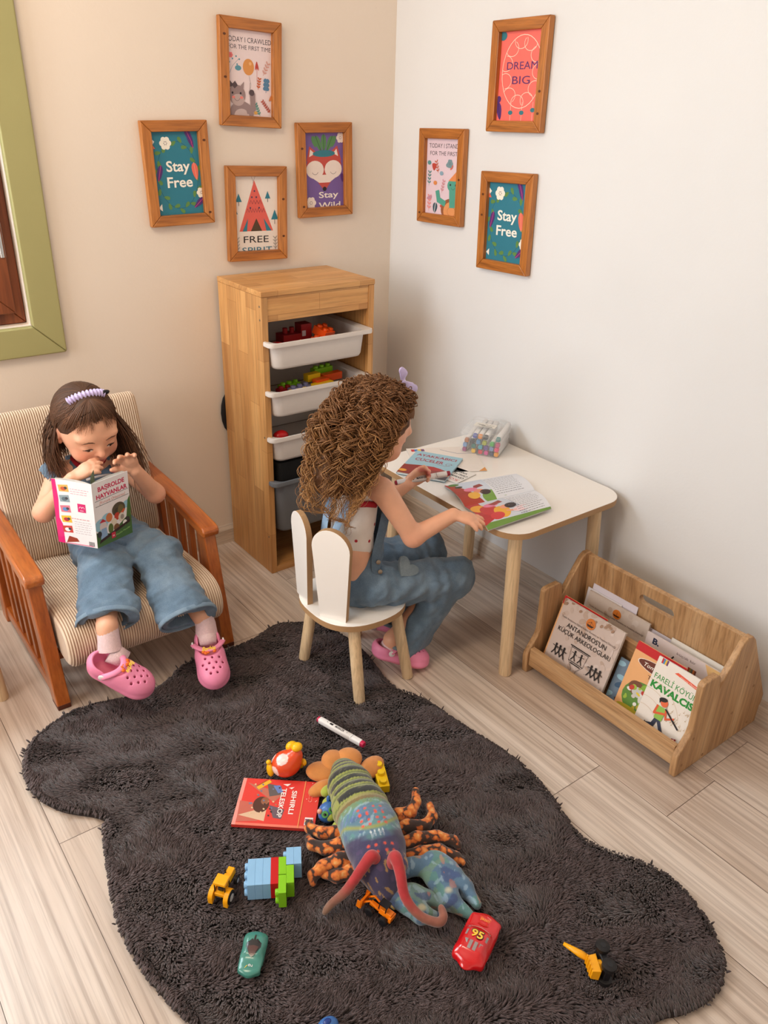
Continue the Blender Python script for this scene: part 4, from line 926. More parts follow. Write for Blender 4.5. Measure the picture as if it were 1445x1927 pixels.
ov=t1+t2+[E_((.606,2.155,.33),(.082,.062,.062),None,.03),C_((.605,2.155,.36),(.605,2.155,.475),.074,.068,.03,flat=((0,1,0),1.15)),
   C_((.572,2.118,.50),(.638,2.118,.50),.024,.024,.02,flat=((0,1,0),1.4)),
   C_((.572,2.105,.50),(.560,2.135,.556),.012,.011,.008,flat=((0,1,.2),1.9)),C_((.560,2.135,.556),(.562,2.178,.558),.011,.011,.008,flat=((0,0,1),1.9)),
   C_((.640,2.105,.50),(.652,2.135,.552),.012,.011,.008,flat=((0,1,.2),1.9)),C_((.652,2.135,.552),(.650,2.178,.554),.011,.011,.008,flat=((0,0,1),1.9))]
def fold1(p):
    w=wav(p,3,60,.007)+wav(p,8,150,.0034)
    # creases radiating from the hips and behind the knees
    w+=.0028*np.sin((p[:,1]*1.0+p[:,0]*.5+p[:,2]*.6)*150)*np.exp(-((p[:,1]-2.03)/.06)**2)
    return w
V,F=sdf_mesh(ov+s1+s2,.0032,fold1); V=relax(V,F,1,.5)
mesh('overalls',(V,F),DN1,g1,smooth=True)
for K,Mm in ((K1,M1),(K2,M2)):
    hem_ring('trouser_hem',K,Mm,.0785,(0,.4,1),g1)
red=M('red_jersey',(176,30,46),.8,bmp=.0003); 
g=G(); c=np.array(L1(0,-.01,-.125)); pts=[(.602+.042*math.cos(t),2.140+.036*math.sin(t),.562-.006*math.sin(t)*-1-.010*(math.sin(t)<0)*abs(math.sin(t))) for t in [2*PI*i/28 for i in range(29)]]
g.tube(pts,.0065,8,cap=False); mesh('shirt_collar',g,red,g1,smooth=True)
mesh('bib_trim',G().tube([(.572,2.086,.520),(.590,2.082,.524),(.605,2.081,.525),(.622,2.082,.524),(.640,2.086,.520)],.0035,8),M('pale_trim',(222,216,214),.8),g1,smooth=True)
def ruffle(cx,parent,sgn):
    g=G(); R_=3; n_=56; rings=[]
    for j,(rad,dz) in enumerate(((.030,.012),(.037,.010),(.046,.0),(.052,-.014))):
        ring=[]
        for i in range(n_+1):
            t=-.15+ (PI+.3)*i/n_; wv=.0045*math.sin(i*1.9)*j/3
            y=2.148-(rad+wv)*math.cos(t)*1.0; x=cx+sgn*((rad*.55+wv)*math.sin(t)+.004*j); ring.append((x,y,.548+dz+.012*math.sin(t)-.018*abs(math.cos(t))+wv))
        rings.append(ring)
    k=n_+1; vs=[p for r_ in rings for p in r_]; fs=[(a*k+b,a*k+b+1,(a+1)*k+b+1,(a+1)*k+b) for a in range(3) for b in range(n_)]
    g.add(vs,fs); o=mesh('sleeve_ruffle',g,ddk if 0 else dh,parent,smooth=True); q=o.modifiers.new('thick','SOLIDIFY'); q.thickness=.0025; return o
ruffle(.515,g1,-1); ruffle(.695,g1,1)
# socks, clogs
sock=M('pale_pink_sock',(236,206,208),.9,var=.12,scale=180,bmp=.0015,bscale=500)
pk=M('pink_foam',(240,142,178),.42,var=.04,scale=60); pk2=M('pink_foam_sole',(236,136,164),.5,var=.08,scale=120); wbt=M('white_rivet',(240,236,236),.35); hole=M('clog_hole_shadow',(120,48,76),.7); chm=M('orange_charm_rubber',(236,108,30),.35); chy=M('yellow_charm_letters',(250,206,60),.35); chs=M('red_charm_edge',(214,50,40),.35)
def croc(parent,heel,toe,up,sgn=1,charm=True,Ls=.168,name='clog'):
    heel=np.array(heel,float); toe=np.array(toe,float); f=nv(toe-heel); u=nv(np.array(up)-f*(np.array(up)@f)); s=np.cross(f,u)*sgn; k=Ls/.168
    L=lambda a,b,c: heel+(f*(a+.0)+s*b+u*c)*k; R=np.stack([f,s,u],1); ro=np.array
    e=lambda c,r,kk=.008,op='u': E_(L(*c),[x*k for x in r],R,kk,op)
    sole=[C_(L(.036,0,.012),L(.128,.004,.012),.033*k,.040*k,.01,flat=(u,2.6))]
    P=sole+[e((.118,.004,.022),(.052,.040,.032),.014),e((.085,.002,.026),(.040,.038,.034),.012),C_(L(.036,0,.022),L(.07,0,.024),.033*k,.037*k,.012,flat=(u,1.3)),
        e((.030,0,.030),(.034,.033,.026),.008)]
    P+=[C_(L(.032,0,.032),L(.062,.001,.034),.024*k,.028*k,.006,op='s',flat=(u,.95)),C_(L(.034,0,.062),L(.062,0,.070),.030*k,.034*k,.008,op='s')]
    P+=[P_(lambda X,Y,Z:-((X-heel[0])*u[0]+(Y-heel[1])*u[1]+(Z-heel[2])*u[2]),heel-1,heel+1,.003,'i')]
    HPz=[]
    for (a,b) in ((.100,-.014),(.100,.004),(.100,.022),(.114,-.022),(.114,-.005),(.114,.013),(.114,.029),(.128,-.014),(.128,.004),(.128,.021),(.141,-.005),(.141,.012)):
        P.append(C_(L(a,b,.02),L(a,b,.09),.0031*k,.0031*k,.001,op='s'))
    for b in (-1,1):
        for a in (.098,.118): P.append(C_(L(a-.006,b*.05,.024),L(a+.006,b*.05,.022),.0036*k,.0036*k,.001,op='s')) if b==-1 or True else None
    V,F=sdf_mesh(P,.0017); V=relax(V,F,1,.4)
    o=mesh(name,(V,F),[pk,pk2,hole],parent,smooth=True)
    h=((V-heel)@u)/k; fh=h[F].mean(1); mi=np.where(fh<.0125,1,0)
    o.data.polygons.foreach_set('material_index',mi.astype(np.int32)); 
    g=G(); pts=[L(.046+.032*math.sin(t)**1.5,-.0385*math.cos(t),.036+.021*math.sin(t)) for t in [PI*i/16 for i in range(17)]]
    g.tube(pts,.0078*k,10,flat=.55); mesh('heel_strap',g,pk,o,smooth=True)
    g=G()
    for b in (-1,1): g=G(); g.lathe([(.0085*k,0),(.0085*k,.003),(.006*k,.0045)],L(.046,b*.0385,.036),s*b,18); mesh('rivet',g,wbt,o,angle=40)
    if charm:
        g=G(); c0=L(.083,sgn*-.008,.0575); c0=L(.088,-.002,.0585)
        for i in range(6): g.ell(c0+(f*(-.006+.0045*math.sin(i*1.3)) + s*(-.014+i*.0056))*k,(.0055*k,.0055*k,.003*k),Matrix([list(r_) for r_ in R]),10)
        ch=mesh('shoe_charm',g,chm,o,smooth=True)
        A=Art(.04,.02,(236,96,30)); A.it=[]; A.text('Barbie',.02,.004,.0165,(252,214,60),bold=.02,shear=.3,width=.036)
        oo=c0-s*.019*k-f*.003*k+u*.0035*k; A.build('charm_lettering',plane_fn(oo,s*1.0,np.cross(u,s)),ch)
    return o
def clog_pair():
    a1=nv((.07,.17,.085)); croc(g1,(.412,1.752,.176),(.545,1.655,.088),(.10,-.42,.80),1,Ls=.176)
    croc(g1,(.742,1.765,.126),(.695,1.628,.055),(-.04,-.10,.9),-1,Ls=.172)
clog_pair()
g=G(); g.tube([(.470,1.735,.205),(.474,1.745,.232),(.478,1.755,.258)],[.030,.0275,.0265],20,cap=False); g.tube([(.470,1.735,.20),(.500,1.715,.175)],[.028,.022],16); mesh('sock',g,sock,g1,smooth=True)
g=G(); g.tube([(.733,1.738,.150),(.734,1.742,.178),(.731,1.748,.200)],[.030,.0275,.0265],20,cap=False); g.tube([(.733,1.736,.15),(.722,1.705,.135)],[.028,.022],16); mesh('sock',g,sock,g1,smooth=True)
# hair
hm1=hairmat('brown_hair')
def hair1():
    r=np.random.default_rng(11); Z=Z1
    ctr=np.array(L1(0,-.014*Z,.020*Z)); rad=np.array([.0765,.094,.085])*Z
    S=[]; Rr=[]; Cc=[]
    def sph(az,el): # az measured from front (f) towards right(s); el from horizontal
        return np.array([math.sin(az)*math.cos(el),math.cos(az)*math.cos(el),math.sin(el)])
    crown=sph(PI,1.25)
    K=26
    for i in range(2100):
        az=r.uniform(-PI,PI); front=abs(az)<1.15
        # start near hairline or parting, sweep to tie at crown (top half) or fall down (lower half)
        if front and r.random()<.55:
            # front section pulled back to the scrunchie
            d0=sph(az*1.0,.72+.06*r.normal()-.50*(abs(az)/1.2)**2); d1=sph(az*.25,1.30); tt=np.linspace(0,1,K)[:,None]; d=d0*(1-tt)+d1*tt; d/=np.linalg.norm(d,axis=1)[:,None]
            lift=1.0+.055*np.sin(tt*PI)+.035*r.random()
            p=ctr+(d*rad*lift)@R1.T; S.append(p); Rr.append(r.uniform(.0008,.0017)); Cc.append(r.uniform(.6,1.35)); continue
        # from the crown line down the side/back then hang
        el0=r.uniform(.85,1.45); endel=-.05+.25*r.random()
        azs=az if abs(az)>1.0 else (1 if az>0 else -1)*r.uniform(1.0,1.9); sg_=1 if azs>0 else -1
        n1_=12; q1=np.linspace(0,1,n1_); el=np.linspace(el0,endel-.25,n1_); azz=sg_*(abs(azs)+(max(abs(azs),r.uniform(1.5,2.3))-abs(azs))*np.clip(q1*1.5-.25,0,1))
        d=np.stack([np.sin(azz)*np.cos(el),np.cos(azz)*np.cos(el),np.sin(el)],1)*rad*(1.0+.05*r.random())
        p=ctr+d@R1.T
        side=1 if p[-1,0]>ctr[0] else -1
        last=p[-1]; ln=r.uniform(.12,.25) if side>0 else r.uniform(.09,.15); m=K-n1_; t=np.linspace(0,1,m+1)[1:]
        back=np.array([side*(.050 if side>0 else .014)+.012*r.normal(),(-.055 if side>0 else -.012)+.012*r.normal(),0])
        tgt=last+np.array([0,0,-ln])+back
        # keep outside shoulders / back rest
        q=last+(tgt-last)*t[:,None]+np.stack([side*.012*np.sin(t*PI),.0*t,0*t],1)+np.array([.002*math.sin(i),.002*math.cos(i*1.7),0])*np.sin(t*5)[:,None]
        q[:,1]=np.minimum(q[:,1],2.225+.0*t); S.append(np.concatenate([p,q])); Rr.append(r.uniform(.0009,.0017)); Cc.append(r.uniform(.5,1.3))
    # fringe wisps falling over the forehead
    for i in range(150):
        az=r.choice([-1,1])*r.uniform(.15,1.0); tt=np.linspace(0,1,K); el=.95-(.95-.34+.30*abs(az))*r.uniform(.6,1.0)*tt
        azz=az*(1+.45*tt*r.uniform(.2,1))+.05*np.sin(tt*4+i); d=np.stack([np.sin(azz)*np.cos(el),np.cos(azz)*np.cos(el),np.sin(el)],1)*rad*(1.0+.03*np.sin(tt*PI))[:,None]*1.015
        S.append(ctr+d@R1.T); Rr.append(.0006); Cc.append(r.uniform(1.6,2.3))
    S=np.array(S); V,F=strands(S,np.array(Rr),4)
    base=np.array(lin((92,62,44))[:3]); n=K*4; C=np.repeat(np.array(Cc),n)[:,None]*base
    t=np.tile(np.repeat(np.linspace(0,1,K),4),len(S))[:,None]; C=C*(1+.35*t)
    return V,F,C
V,F,C=hair1()
# scalp cap under the strands
cp=[E_(L1(0,-.016*Z1,.026*Z1),[.077*Z1,.094*Z1,.083*Z1],R1,.01),P_(lambda X,Y,Z:((X-hc[0])*R1[0,1]+(Y-hc[1])*R1[1,1]+(Z-hc[2])*R1[2,1])*1.0-((X-hc[0])*R1[0,2]+(Y-hc[1])*R1[1,2]+(Z-hc[2])*R1[2,2])*.35-.031,np.array(hc)-1,np.array(hc)+1,.006,'i')]
Vc,Fc=sdf_mesh(cp,.004); Cb=np.tile(np.array(lin((80,54,39))[:3]),(len(Vc),1))
o=mesh('hair',(np.concatenate([V,Vc]),np.concatenate([F,Fc+len(V)])),hm1,g1,smooth=True); setcol(o,np.concatenate([C,Cb]))
# scrunchie and clip
lil=M('lilac_satin',(198,182,226),.4,var=.08,scale=90,sheen=.3)
g=G(); n_=60; pts=[]
for i in range(n_):
    t=-1.15+2.3*i/(n_-1); p=np.array(L1(.052*math.sin(t)*Z1*.95,(-.006+.018*math.cos(t)*0)*Z1,(.098+.018*math.cos(t)-.012)*Z1)); pts.append(p)
g.tube(pts,[.0105+.0026*math.sin(i*1.25) for i in range(n_)],12); mesh('scrunchie',g,lil,g1,smooth=True)
c=np.array(L1(-.052,-.004,.101)); g=G(); g.ell(c,(.013,.006,.007),Matrix([list(r_) for r_ in R1]),12); mesh('hair_clip',g,M('black_clip_plastic',(24,22,26),.3),g1,smooth=True)
g=G(); g.tube([L1(.081,.002,-.042),L1(.081,.002,-.048)],.0022,8); mesh('earring',g,M('dark_gold_bead',(120,60,40),.3),g1,smooth=True)
# the book she reads
def open_book(name,label,spT,spB,outL,outR,artL,artR,hL,th=.0022):
    spT,spB=np.array(spT),np.array(spB); h=np.linalg.norm(spT-spB); v=(spT-spB)/h
    t=thing(name,label,'book',tuple(spB)); 
    return t,v,h
t=thing('picture_book','open picture book with pink back cover and animal band cover held by the seated girl','book',(.522,1.893,.411))
spB=np.array((.522,1.893,.411)); v=nv((.010,.010,.178)); h=.177
uL=nv((-.066,.092,.020)); uR=nv((.109,.052,.022)); wL,wR=.118,.124
def cover(u,w,sgn,A):
    u=nv(u-v*(u@v)); nrm=np.cross(v,u)*sgn     # towards camera
    return u,nrm
uL,nL=cover(uL,wL,1,None); uR,nR=cover(uR,wR,1,None)
if nL[1]>0: nL=-nL
if nR[1]>0: nR=-nR
g=G()
for u,n,w in ((uL,nL,wL),(uR,nR,wR)):
    g.prism([(0,0),(w,0),(w,h),(0,h)],lambda a,b,d,u=u,n=n:Vector(spB+u*a+v*b-n*d),0,.0012)
mesh('cover',g,M('white_cover_card',(238,234,232),.35),t)
page=M('cream_page',(232,228,222),.6,var=.04)
for u,n,w,k_ in ((uL,nL,wL,4),(uR,nR,wR,5)):
    g=G(); 
    for i in range(k_):
        d=.0016+.0016*i; bend=.012 if i==k_-1 else .003*i
        prof_=[(0,d*.6)]+[(w*.985*q,d+bend*math.sin(q*PI*.8)) for q in (.25,.5,.75,1.0)]
        for (a0,d0),(a1,d1) in zip(prof_,prof_[1:]):
            b=[spB+u*a0-n*d0+v*.002,spB+u*a1-n*d1+v*.002,spB+u*a1-n*d1+v*(h-.002),spB+u*a0-n*d0+v*(h-.002)]; g.add([tuple(p) for p in b],[(0,1,2,3)])
    mesh('page_block',g,page,t)
# page being turned
g=G(); pts=[(0,.004,0),(.035,.020,.004),(.062,.044,.012)]
um=nv((.42,.80,.30)); 
prevp=None
rows=[]
for q in range(7):
    a=q/6; p=spB+um*(a*.062)+np.array((-.006*math.sin(a*3),.0,0)); rows.append((p,p+v*(h-.002)+np.array((0,0,-.002))))
for (a,b),(c,d_) in zip(rows,rows[1:]): g.add([tuple(a),tuple(c),tuple(d_),tuple(b)],[(0,1,2,3)])
mesh('turning_page',g,M('green_printed_page',(120,140,112),.5,var=.35,scale=60),t)
# back cover print (left), u runs from outer edge to the spine when seen from the camera
def back_art(w,h):
    A=Art(w,h,(240,236,240)); pink=(224,30,120)
    A.poly([(0,0),(w*.18,0),(w*.17,h*.3),(w*.10,h*.4),(w*.13,h*.7),(w*.10,h*1),(0,h)],pink)
    cs=[((228,176,90),(200,90,60)),((140,160,170),(90,110,120)),((214,120,140),(90,140,200)),((240,190,60),(180,40,60)),((200,60,50),(240,240,240))]
    for i,(a,b) in enumerate(cs):
        y=h*(.83-.16*i); A.poly([(w*.15,y+h*.09),(w*.40,y+h*.11),(w*.42,y),(w*.17,y-h*.01)],a); A.ell(w*.28,y+h*.04,w*.07,h*.03,b); A.ell(w*.34,y+h*.055,w*.04,h*.02,(60,60,70))
    A.poly([(w*.22,h*.02),(w*.55,h*.06),(w*.50,h*.11),(w*.30,h*.13)],(150,60,40))
    A.rect(w*.60,h*.54,w*.20,h*.13,(210,30,110)); A.arc(w*.67,h*.60,w*.032,0,PI,.0012,(240,230,240)); A.arc(w*.735,h*.60,w*.032,0,PI,.0012,(240,230,240)); A.line([(w*.66,h*.565),(w*.74,h*.565)],.0012,(240,230,240))
    A.lines_of_print(w*.45,h*.88,w*.48,3,h*.035,(220,140,160)); A.lines_of_print(w*.42,h*.42,w*.52,1,h*.035,(200,50,60)); A.lines_of_print(w*.48,h*.375,w*.46,6,h*.036,(170,160,170),th=.0010)
    for k in range(11): A.rect(w*(.80+.013*k),h*.02,w*(.004+.004*(k%3==0)),h*.07,(40,40,44))
    A.line([(w*.2,h*.012),(w*.9,h*.02)],.0016,pink); return A
def front_art(w,h):
    A=Art(w,h,(240,234,236)); pink=(206,30,84)
    A.text('BAŞROLDE',w*.52,h*.855,h*.095,pink,bold=.035,width=w*.74,rot=.02); A.text('HAYVANLAR',w*.52,h*.745,h*.095,pink,bold=.035,width=w*.86,rot=.02)
    A.line([(w*.05,h*.715),(w*.97,h*.735)],.0013,(60,60,66)); A.text('[Kuruyık Orkestrası]',w*.52,h*.655,h*.06,(206,110,90),width=w*.72,shear=.2); A.line([(w*.05,h*.632),(w*.97,h*.645)],.0013,(60,60,66))
    A.poly([(0,0),(w,0),(w,h*.5),(w*.9,h*.58),(w*.8,h*.5),(w*.5,h*.52),(w*.2,h*.42),(0,h*.36)],(232,226,228)); A.ell(w*.15,h*.33,w*.18,h*.1,(150,196,216)); A.ell(w*.32,h*.40,w*.15,h*.08,(150,196,216)); A.ell(w*.9,h*.5,w*.12,h*.06,(150,196,216))
    A.poly([(0,0),(w,0),(w,h*.40),(w*.85,h*.3),(w*.4,h*.14),(0,h*.24)],(66,104,50)); A.poly([(w*.86,h*.30),(w,h*.30),(w,h*.62),(w*.93,h*.56)],(70,110,52))
    A.ell(w*.66,h*.47,w*.19,h*.11,(84,74,56)); A.ell(w*.62,h*.42,w*.10,h*.08,(60,54,40)); A.ell(w*.72,h*.44,w*.09,h*.09,(110,98,60))
    A.ell(w*.38,h*.40,w*.09,h*.07,(208,120,70)); A.ell(w*.60,h*.37,w*.08,h*.06,(190,60,40)); A.poly([(w*.6,h*.35),(w*.8,h*.45),(w*.84,h*.43),(w*.66,h*.31)],(214,90,50))
    A.ell(w*.50,h*.29,w*.085,h*.07,(222,210,190)); A.ell(w*.72,h*.33,w*.09,h*.07,(216,206,192)); A.ell(w*.74,h*.33,w*.05,h*.04,(150,140,130)); A.ell(w*.40,h*.22,w*.07,h*.08,(90,110,50)); A.ell(w*.56,h*.20,w*.08,h*.06,(120,80,50))
    A.ell(w*.2,h*.30,w*.10,h*.07,(214,200,200)); A.poly([(w*.10,h*.37),(w*.3,h*.36),(w*.2,h*.42)],(190,40,60)); A.poly([(w*.10,h*.10),(w*.30,h*.12),(w*.28,h*.27),(w*.14,h*.27)],(140,170,206)); A.ell(w*.08,h*.2,w*.06,h*.05,(50,50,56)); A.ell(w*.88,h*.25,w*.07,h*.05,(60,56,56)); A.ell(w*.8,h*.22,w*.06,h*.045,(240,236,230))
    A.poly([(w*.05,h*.055),(w*.95,h*.20),(w*.95,h*.24),(w*.10,h*.11)],(48,20,24)); A.rect(w*.40,h*.055,w*.11,h*.09,(196,30,60)); A.text('m',w*.455,h*.08,h*.05,(240,220,226),bold=.02); A.text('Müzikli Masallar',w*.74,h*.09,h*.035,(170,220,120),width=w*.42,rot=.14); return A
fL=lambda a,b,d: Vector(spB+uL*(wL-a)+v*b+nL*(.0004+d)); fR=lambda a,b,d: Vector(spB+uR*a+v*b+nR*(.0004+d))
back_art(wL,h).build('back_cover_print',fL,t,coat=.3); front_art(wR,h).build('front_cover_print',fR,t,coat=.3)
# ------------------------------------------------------------ girl at the table
g2=thing('person','curly-haired girl in denim overalls sitting on the bunny chair, holding a marker at the table','person',(1.09,1.545,.246))
hc2=(1.148,1.536,.736); L2,R2=headframe(hc2,(.84,.03,-.54)); Z2=1.03
HP2=head_prims(L2,R2,Z2)
body=list(HP2)
body+=chain([(1.108,1.54,.60),(1.128,1.535,.69)],[.034,.032],.02)
body+=[C_((1.100,1.545,.565),(1.075,1.545,.41),.056,.060,.03,flat=((1,0,.2),1.25)),C_((1.075,1.545,.41),(1.07,1.545,.32),.060,.07,.03,flat=((1,0,0),1.2)),C_((1.112,1.475,.595),(1.112,1.612,.595),.029,.029,.025)]
B1=[(1.118,1.462,.590),(1.182,1.412,.462),(1.290,1.382,.508)]; B2=[(1.118,1.622,.590),(1.205,1.600,.470),(1.290,1.578,.520)]
body+=chain(B1,[.032,.026,.0185],.014)+chain(B2,[.032,.026,.0185],.014)
body+=hand(B1[2],(.66,-.74,-.14),(.02,-.15,.98),-1,1.0,curl=(.22,.26,.28,.30),spread=.30,thumb=(.75,.2),tc=.2)
body+=hand(B2[2],(.86,-.10,.42),(.10,.92,-.15),1,1.0,curl=(.75,.80,.85,.85),spread=.08,thumb=(.35,.45),tc=.2)
body+=chain([(1.10,1.50,.30),(1.355,1.445,.262),(1.185,1.482,.095),(1.178,1.486,.06)],[.050,.040,.025,.024],.015)
body+=chain([(1.10,1.60,.30),(1.375,1.585,.272),(1.228,1.628,.095),(1.222,1.630,.06)],[.050,.040,.025,.024],.015)
V,F=sdf_mesh(body,.0027); V=relax(V,F,1,.4)
o=mesh('body',(V,F),skin,g2,smooth=True); setcol(o,skin_colors(V,L2,R2,hc2,Z2,[(B1[1],.03)]))
face(HP2,L2,Z2,g2)
# cropped white shirt with cherries
shirt,nt,b=newmat('white_cherry_cotton'); v=coords(nt,(1,1,1)); vo=N(nt,'ShaderNodeTexVoronoi'); vo.inputs['Scale'].default_value=26; vo.inputs['Randomness'].default_value=.8; nt.links.new(v,vo.inputs['Vector'])
c=ramp(nt,vo.outputs['Distance'],[(.0,(176,30,44)),(.10,(176,30,44)),(.13,(236,226,218)),(1,(238,230,224))]); c=mix(nt,.3,c,ramp(nt,noise(nt,v,30),[(.3,(224,214,208)),(.7,(255,255,255))]),'MULTIPLY')
nt.links.new(c,b.inputs['Base Color']); b.inputs['Roughness'].default_value=.85; bump(nt,b,noise(nt,v,700,2),.0004)
sh=[C_((1.102,1.545,.560),(1.078,1.545,.425),.0605,.067,.03,flat=((1,0,.2),1.22)),C_((1.112,1.495,.585),(1.112,1.598,.585),.028,.028,.025)]
sh.append(plane_cut((1.07,1.545,.405),(.14,0,-1),(0,0,0),(1,1,1))); sh.append(plane_cut((1.11,1.545,.598),(0,0,1),(0,0,0),(1,1,1)))
V,F=sdf_mesh(sh,.003,lambda p:wav(p,5,90,.0025)); V=relax(V,F,1,.5); mesh('cropped_shirt',(V,F),shirt,g2,smooth=True)
g=G(); g.tube([(1.058,1.483,.560),(1.083,1.478,.556),(1.108,1.476,.548)],.006,8,flat=1.4); mesh('shirt_binding',g,red,g2,smooth=True)
# overalls
Kn,Hn=(1.360,1.445,.262),(1.222,1.474,.052); Kf,Hf=(1.378,1.588,.272),(1.252,1.615,.062)
t1,s1=trouser((1.11,1.495,.300),Kn,Hn,.066,.066,.066,(.5,0,.8)); t2,s2=trouser((1.11,1.60,.300),Kf,Hf,.066,.064,.062,(.5,0,.8))
wcut=plane_cut((1.055,1.545,.372),(-.45,.0,.9),(0,0,0),(1,1,1),.006)
ov=[E_((1.085,1.547,.312),(.080,.092,.070),None,.03),C_((1.09,1.547,.33),(1.105,1.547,.375),.072,.070,.02,flat=((1,0,0),1.1))]+t1+t2
def fold2(p):
    w=wav(p,13,60,.006)+wav(p,18,150,.0032)
    w+=.0032*np.sin((p[:,0]*.6-p[:,2]*.9+p[:,1]*.3)*130)*np.exp(-((p[:,0]-1.19)/.06)**2)
    w+=.003*np.sin((p[:,0]*.9+p[:,2]*.5)*150)*np.exp(-((p[:,0]-1.30)/.05)**2-((p[:,2]-.2)/.06)**2)
    return w
hi=np.array((1.165,1.7,.46))
ov.append(P_(lambda X,Y,Z: np.maximum(((X-1.055)*-.50+(Z-.368)*.87),-1+0*Y)*np.where(X<1.30,1,0)+np.where(X<1.30,0,-1.0),(0,0,0),(1,1,1),.004,'i'))
V,F=sdf_mesh(ov+s1+s2,.0032,fold2); V=relax(V,F,1,.5); mesh('overalls',(V,F),DN1,g2,smooth=True)
# bib front, straps
g=G(); rows=[]
bp=[]
for i in range(9):
    a=i/8; z=.372+.17*a; w=.062-.016*a; x=1.155-.0*a; row=[]
    for j in range(9):
        q=j/8*2-1; row.append((x+.012*(1-q*q)-.055*max(0,abs(q)-.55)*(1-a)-.004*math.sin(j*2+i),1.547+w*q*1.05,z))
    bp+=row
g.add(bp,[(i*9+j,i*9+j+1,(i+1)*9+j+1,(i+1)*9+j) for i in range(8) for j in range(8)]); o=mesh('bib',g,DN1,g2,smooth=True); q_=o.modifiers.new('thick','SOLIDIFY'); q_.thickness=.004
d3=denim('strap_denim',(98,112,120),(124,138,146),(150,164,170)); d4=denim('back_strap_denim',(120,150,182),(150,178,206),(178,202,222))
def strip(pts,w,wd,name,m,th=.004):
    """flat band along pts, wd = width direction"""
    g=G(); wd=[nv(x) for x in wd]; vs=[]
    for p,d in zip(pts,wd): p=np.array(p); vs+= [tuple(p-d*w/2),tuple(p+d*w/2)]
    g.add(vs,[(2*i,2*i+1,2*i+3,2*i+2) for i in range(len(pts)-1)]); o=mesh(name,g,m,g2,smooth=True); a=o.modifiers.new('thick','SOLIDIFY'); a.thickness=th; a.offset=0
    b_=o.modifiers.new('sub','SUBSURF'); b_.levels=1; b_.render_levels=2; return o
for sy in (-1,1):
    yy=1.546+sy*.048
    strip([(1.160,1.546+sy*.040,.535),(1.150,yy,.585),(1.122,yy+sy*.004,.630),(1.085,yy,.622),(1.060,yy-sy*.006,.585)],.026,[(0,1,0)]*5,'shoulder_strap',d3)
strip([(1.062,1.500,.590),(1.030,1.512,.530),(1.008,1.525,.470),(.998,1.530,.410),(1.000,1.530,.350)],.030,[(0,1,0)]*5,'back_strap',d4)
strip([(1.062,1.590,.590),(1.030,1.580,.530),(1.008,1.568,.470),(.996,1.558,.410),(1.000,1.555,.350)],.030,[(0,1,0)]*5,'back_strap',d4)
# side flap of the bib with buttons and a heart pocket
strip([(1.150,1.487,.530),(1.135,1.478,.47),(1.112,1.474,.42),(1.105,1.470,.375),(1.108,1.462,.335)],.030,[(1,-.15,0)]*5,'side_flap',DN1,.006)
for p in ((1.110,1.463,.385),(1.112,1.457,.358)): mesh('button',G().lathe([(.0062,0),(.0062,.0018),(.0035,.0028)],p,(-.3,-.9,.25),16),M('brass_button',(150,136,120),.35,metal=.8),g2,angle=40)
def blobpatch(c,u,v,poly,name,m,th=.003):
    c=np.array(c,float);u=nv(u);v=nv(v);n=np.cross(u,v); g=G(); g.prism(poly,lambda a,b,d:Vector(c+u*a+v*b+n*d),-th,th); return mesh(name,g,m,g2,bev=.001)
hp=[(.034*math.sin(t)**3*.95,.024*math.cos(t)-.010*math.cos(2*t)-.004*math.cos(3*t)) for t in [2*PI*i/36 for i in range(36)]]
c0=evalp
fr=np.array((1.195,1.437,.352))
n_=nv((-.15,-.86,.48)); u_=nv(np.cross((0,0,1),n_)); v_=np.cross(n_,u_); ca,sa=math.cos(-.9),math.sin(-.9); uu=u_*ca+v_*sa; vv=-u_*sa+v_*ca
# sit the pocket on the trouser surface
pts=np.array([fr+n_*(.05-.001*i) for i in range(110)]); D=evalp(ov,pts); hit=pts[np.argmax(D<0)] if (D<0).any() else fr
blobpatch(hit+n_*.006,uu,vv,hp,'heart_pocket',d3,.006)
for K,Hh in ((Kn,Hn),(Kf,Hf)): hem_ring('trouser_hem',K,Hh,.066,(.5,0,.8),g2,back=.010,r=.002,m=d3)
croc(g2,(1.128,1.512,.048),(1.262,1.438,.004),(.30,-.05,1),1,charm=False,Ls=.170)
croc(g2,(1.188,1.655,.045),(1.325,1.600,.004),(.28,.0,1),-1,charm=False,Ls=.170)
g=G(); g.tube([(1.165,1.492,.050),(1.180,1.485,.075),(1.19,1.482,.10)],[.030,.028,.026],18); mesh('sock',g,sock,g2,smooth=True)
g=G(); g.tube([(1.212,1.635,.050),(1.224,1.630,.075),(1.232,1.628,.10)],[.030,.028,.026],18); mesh('sock',g,sock,g2,smooth=True)
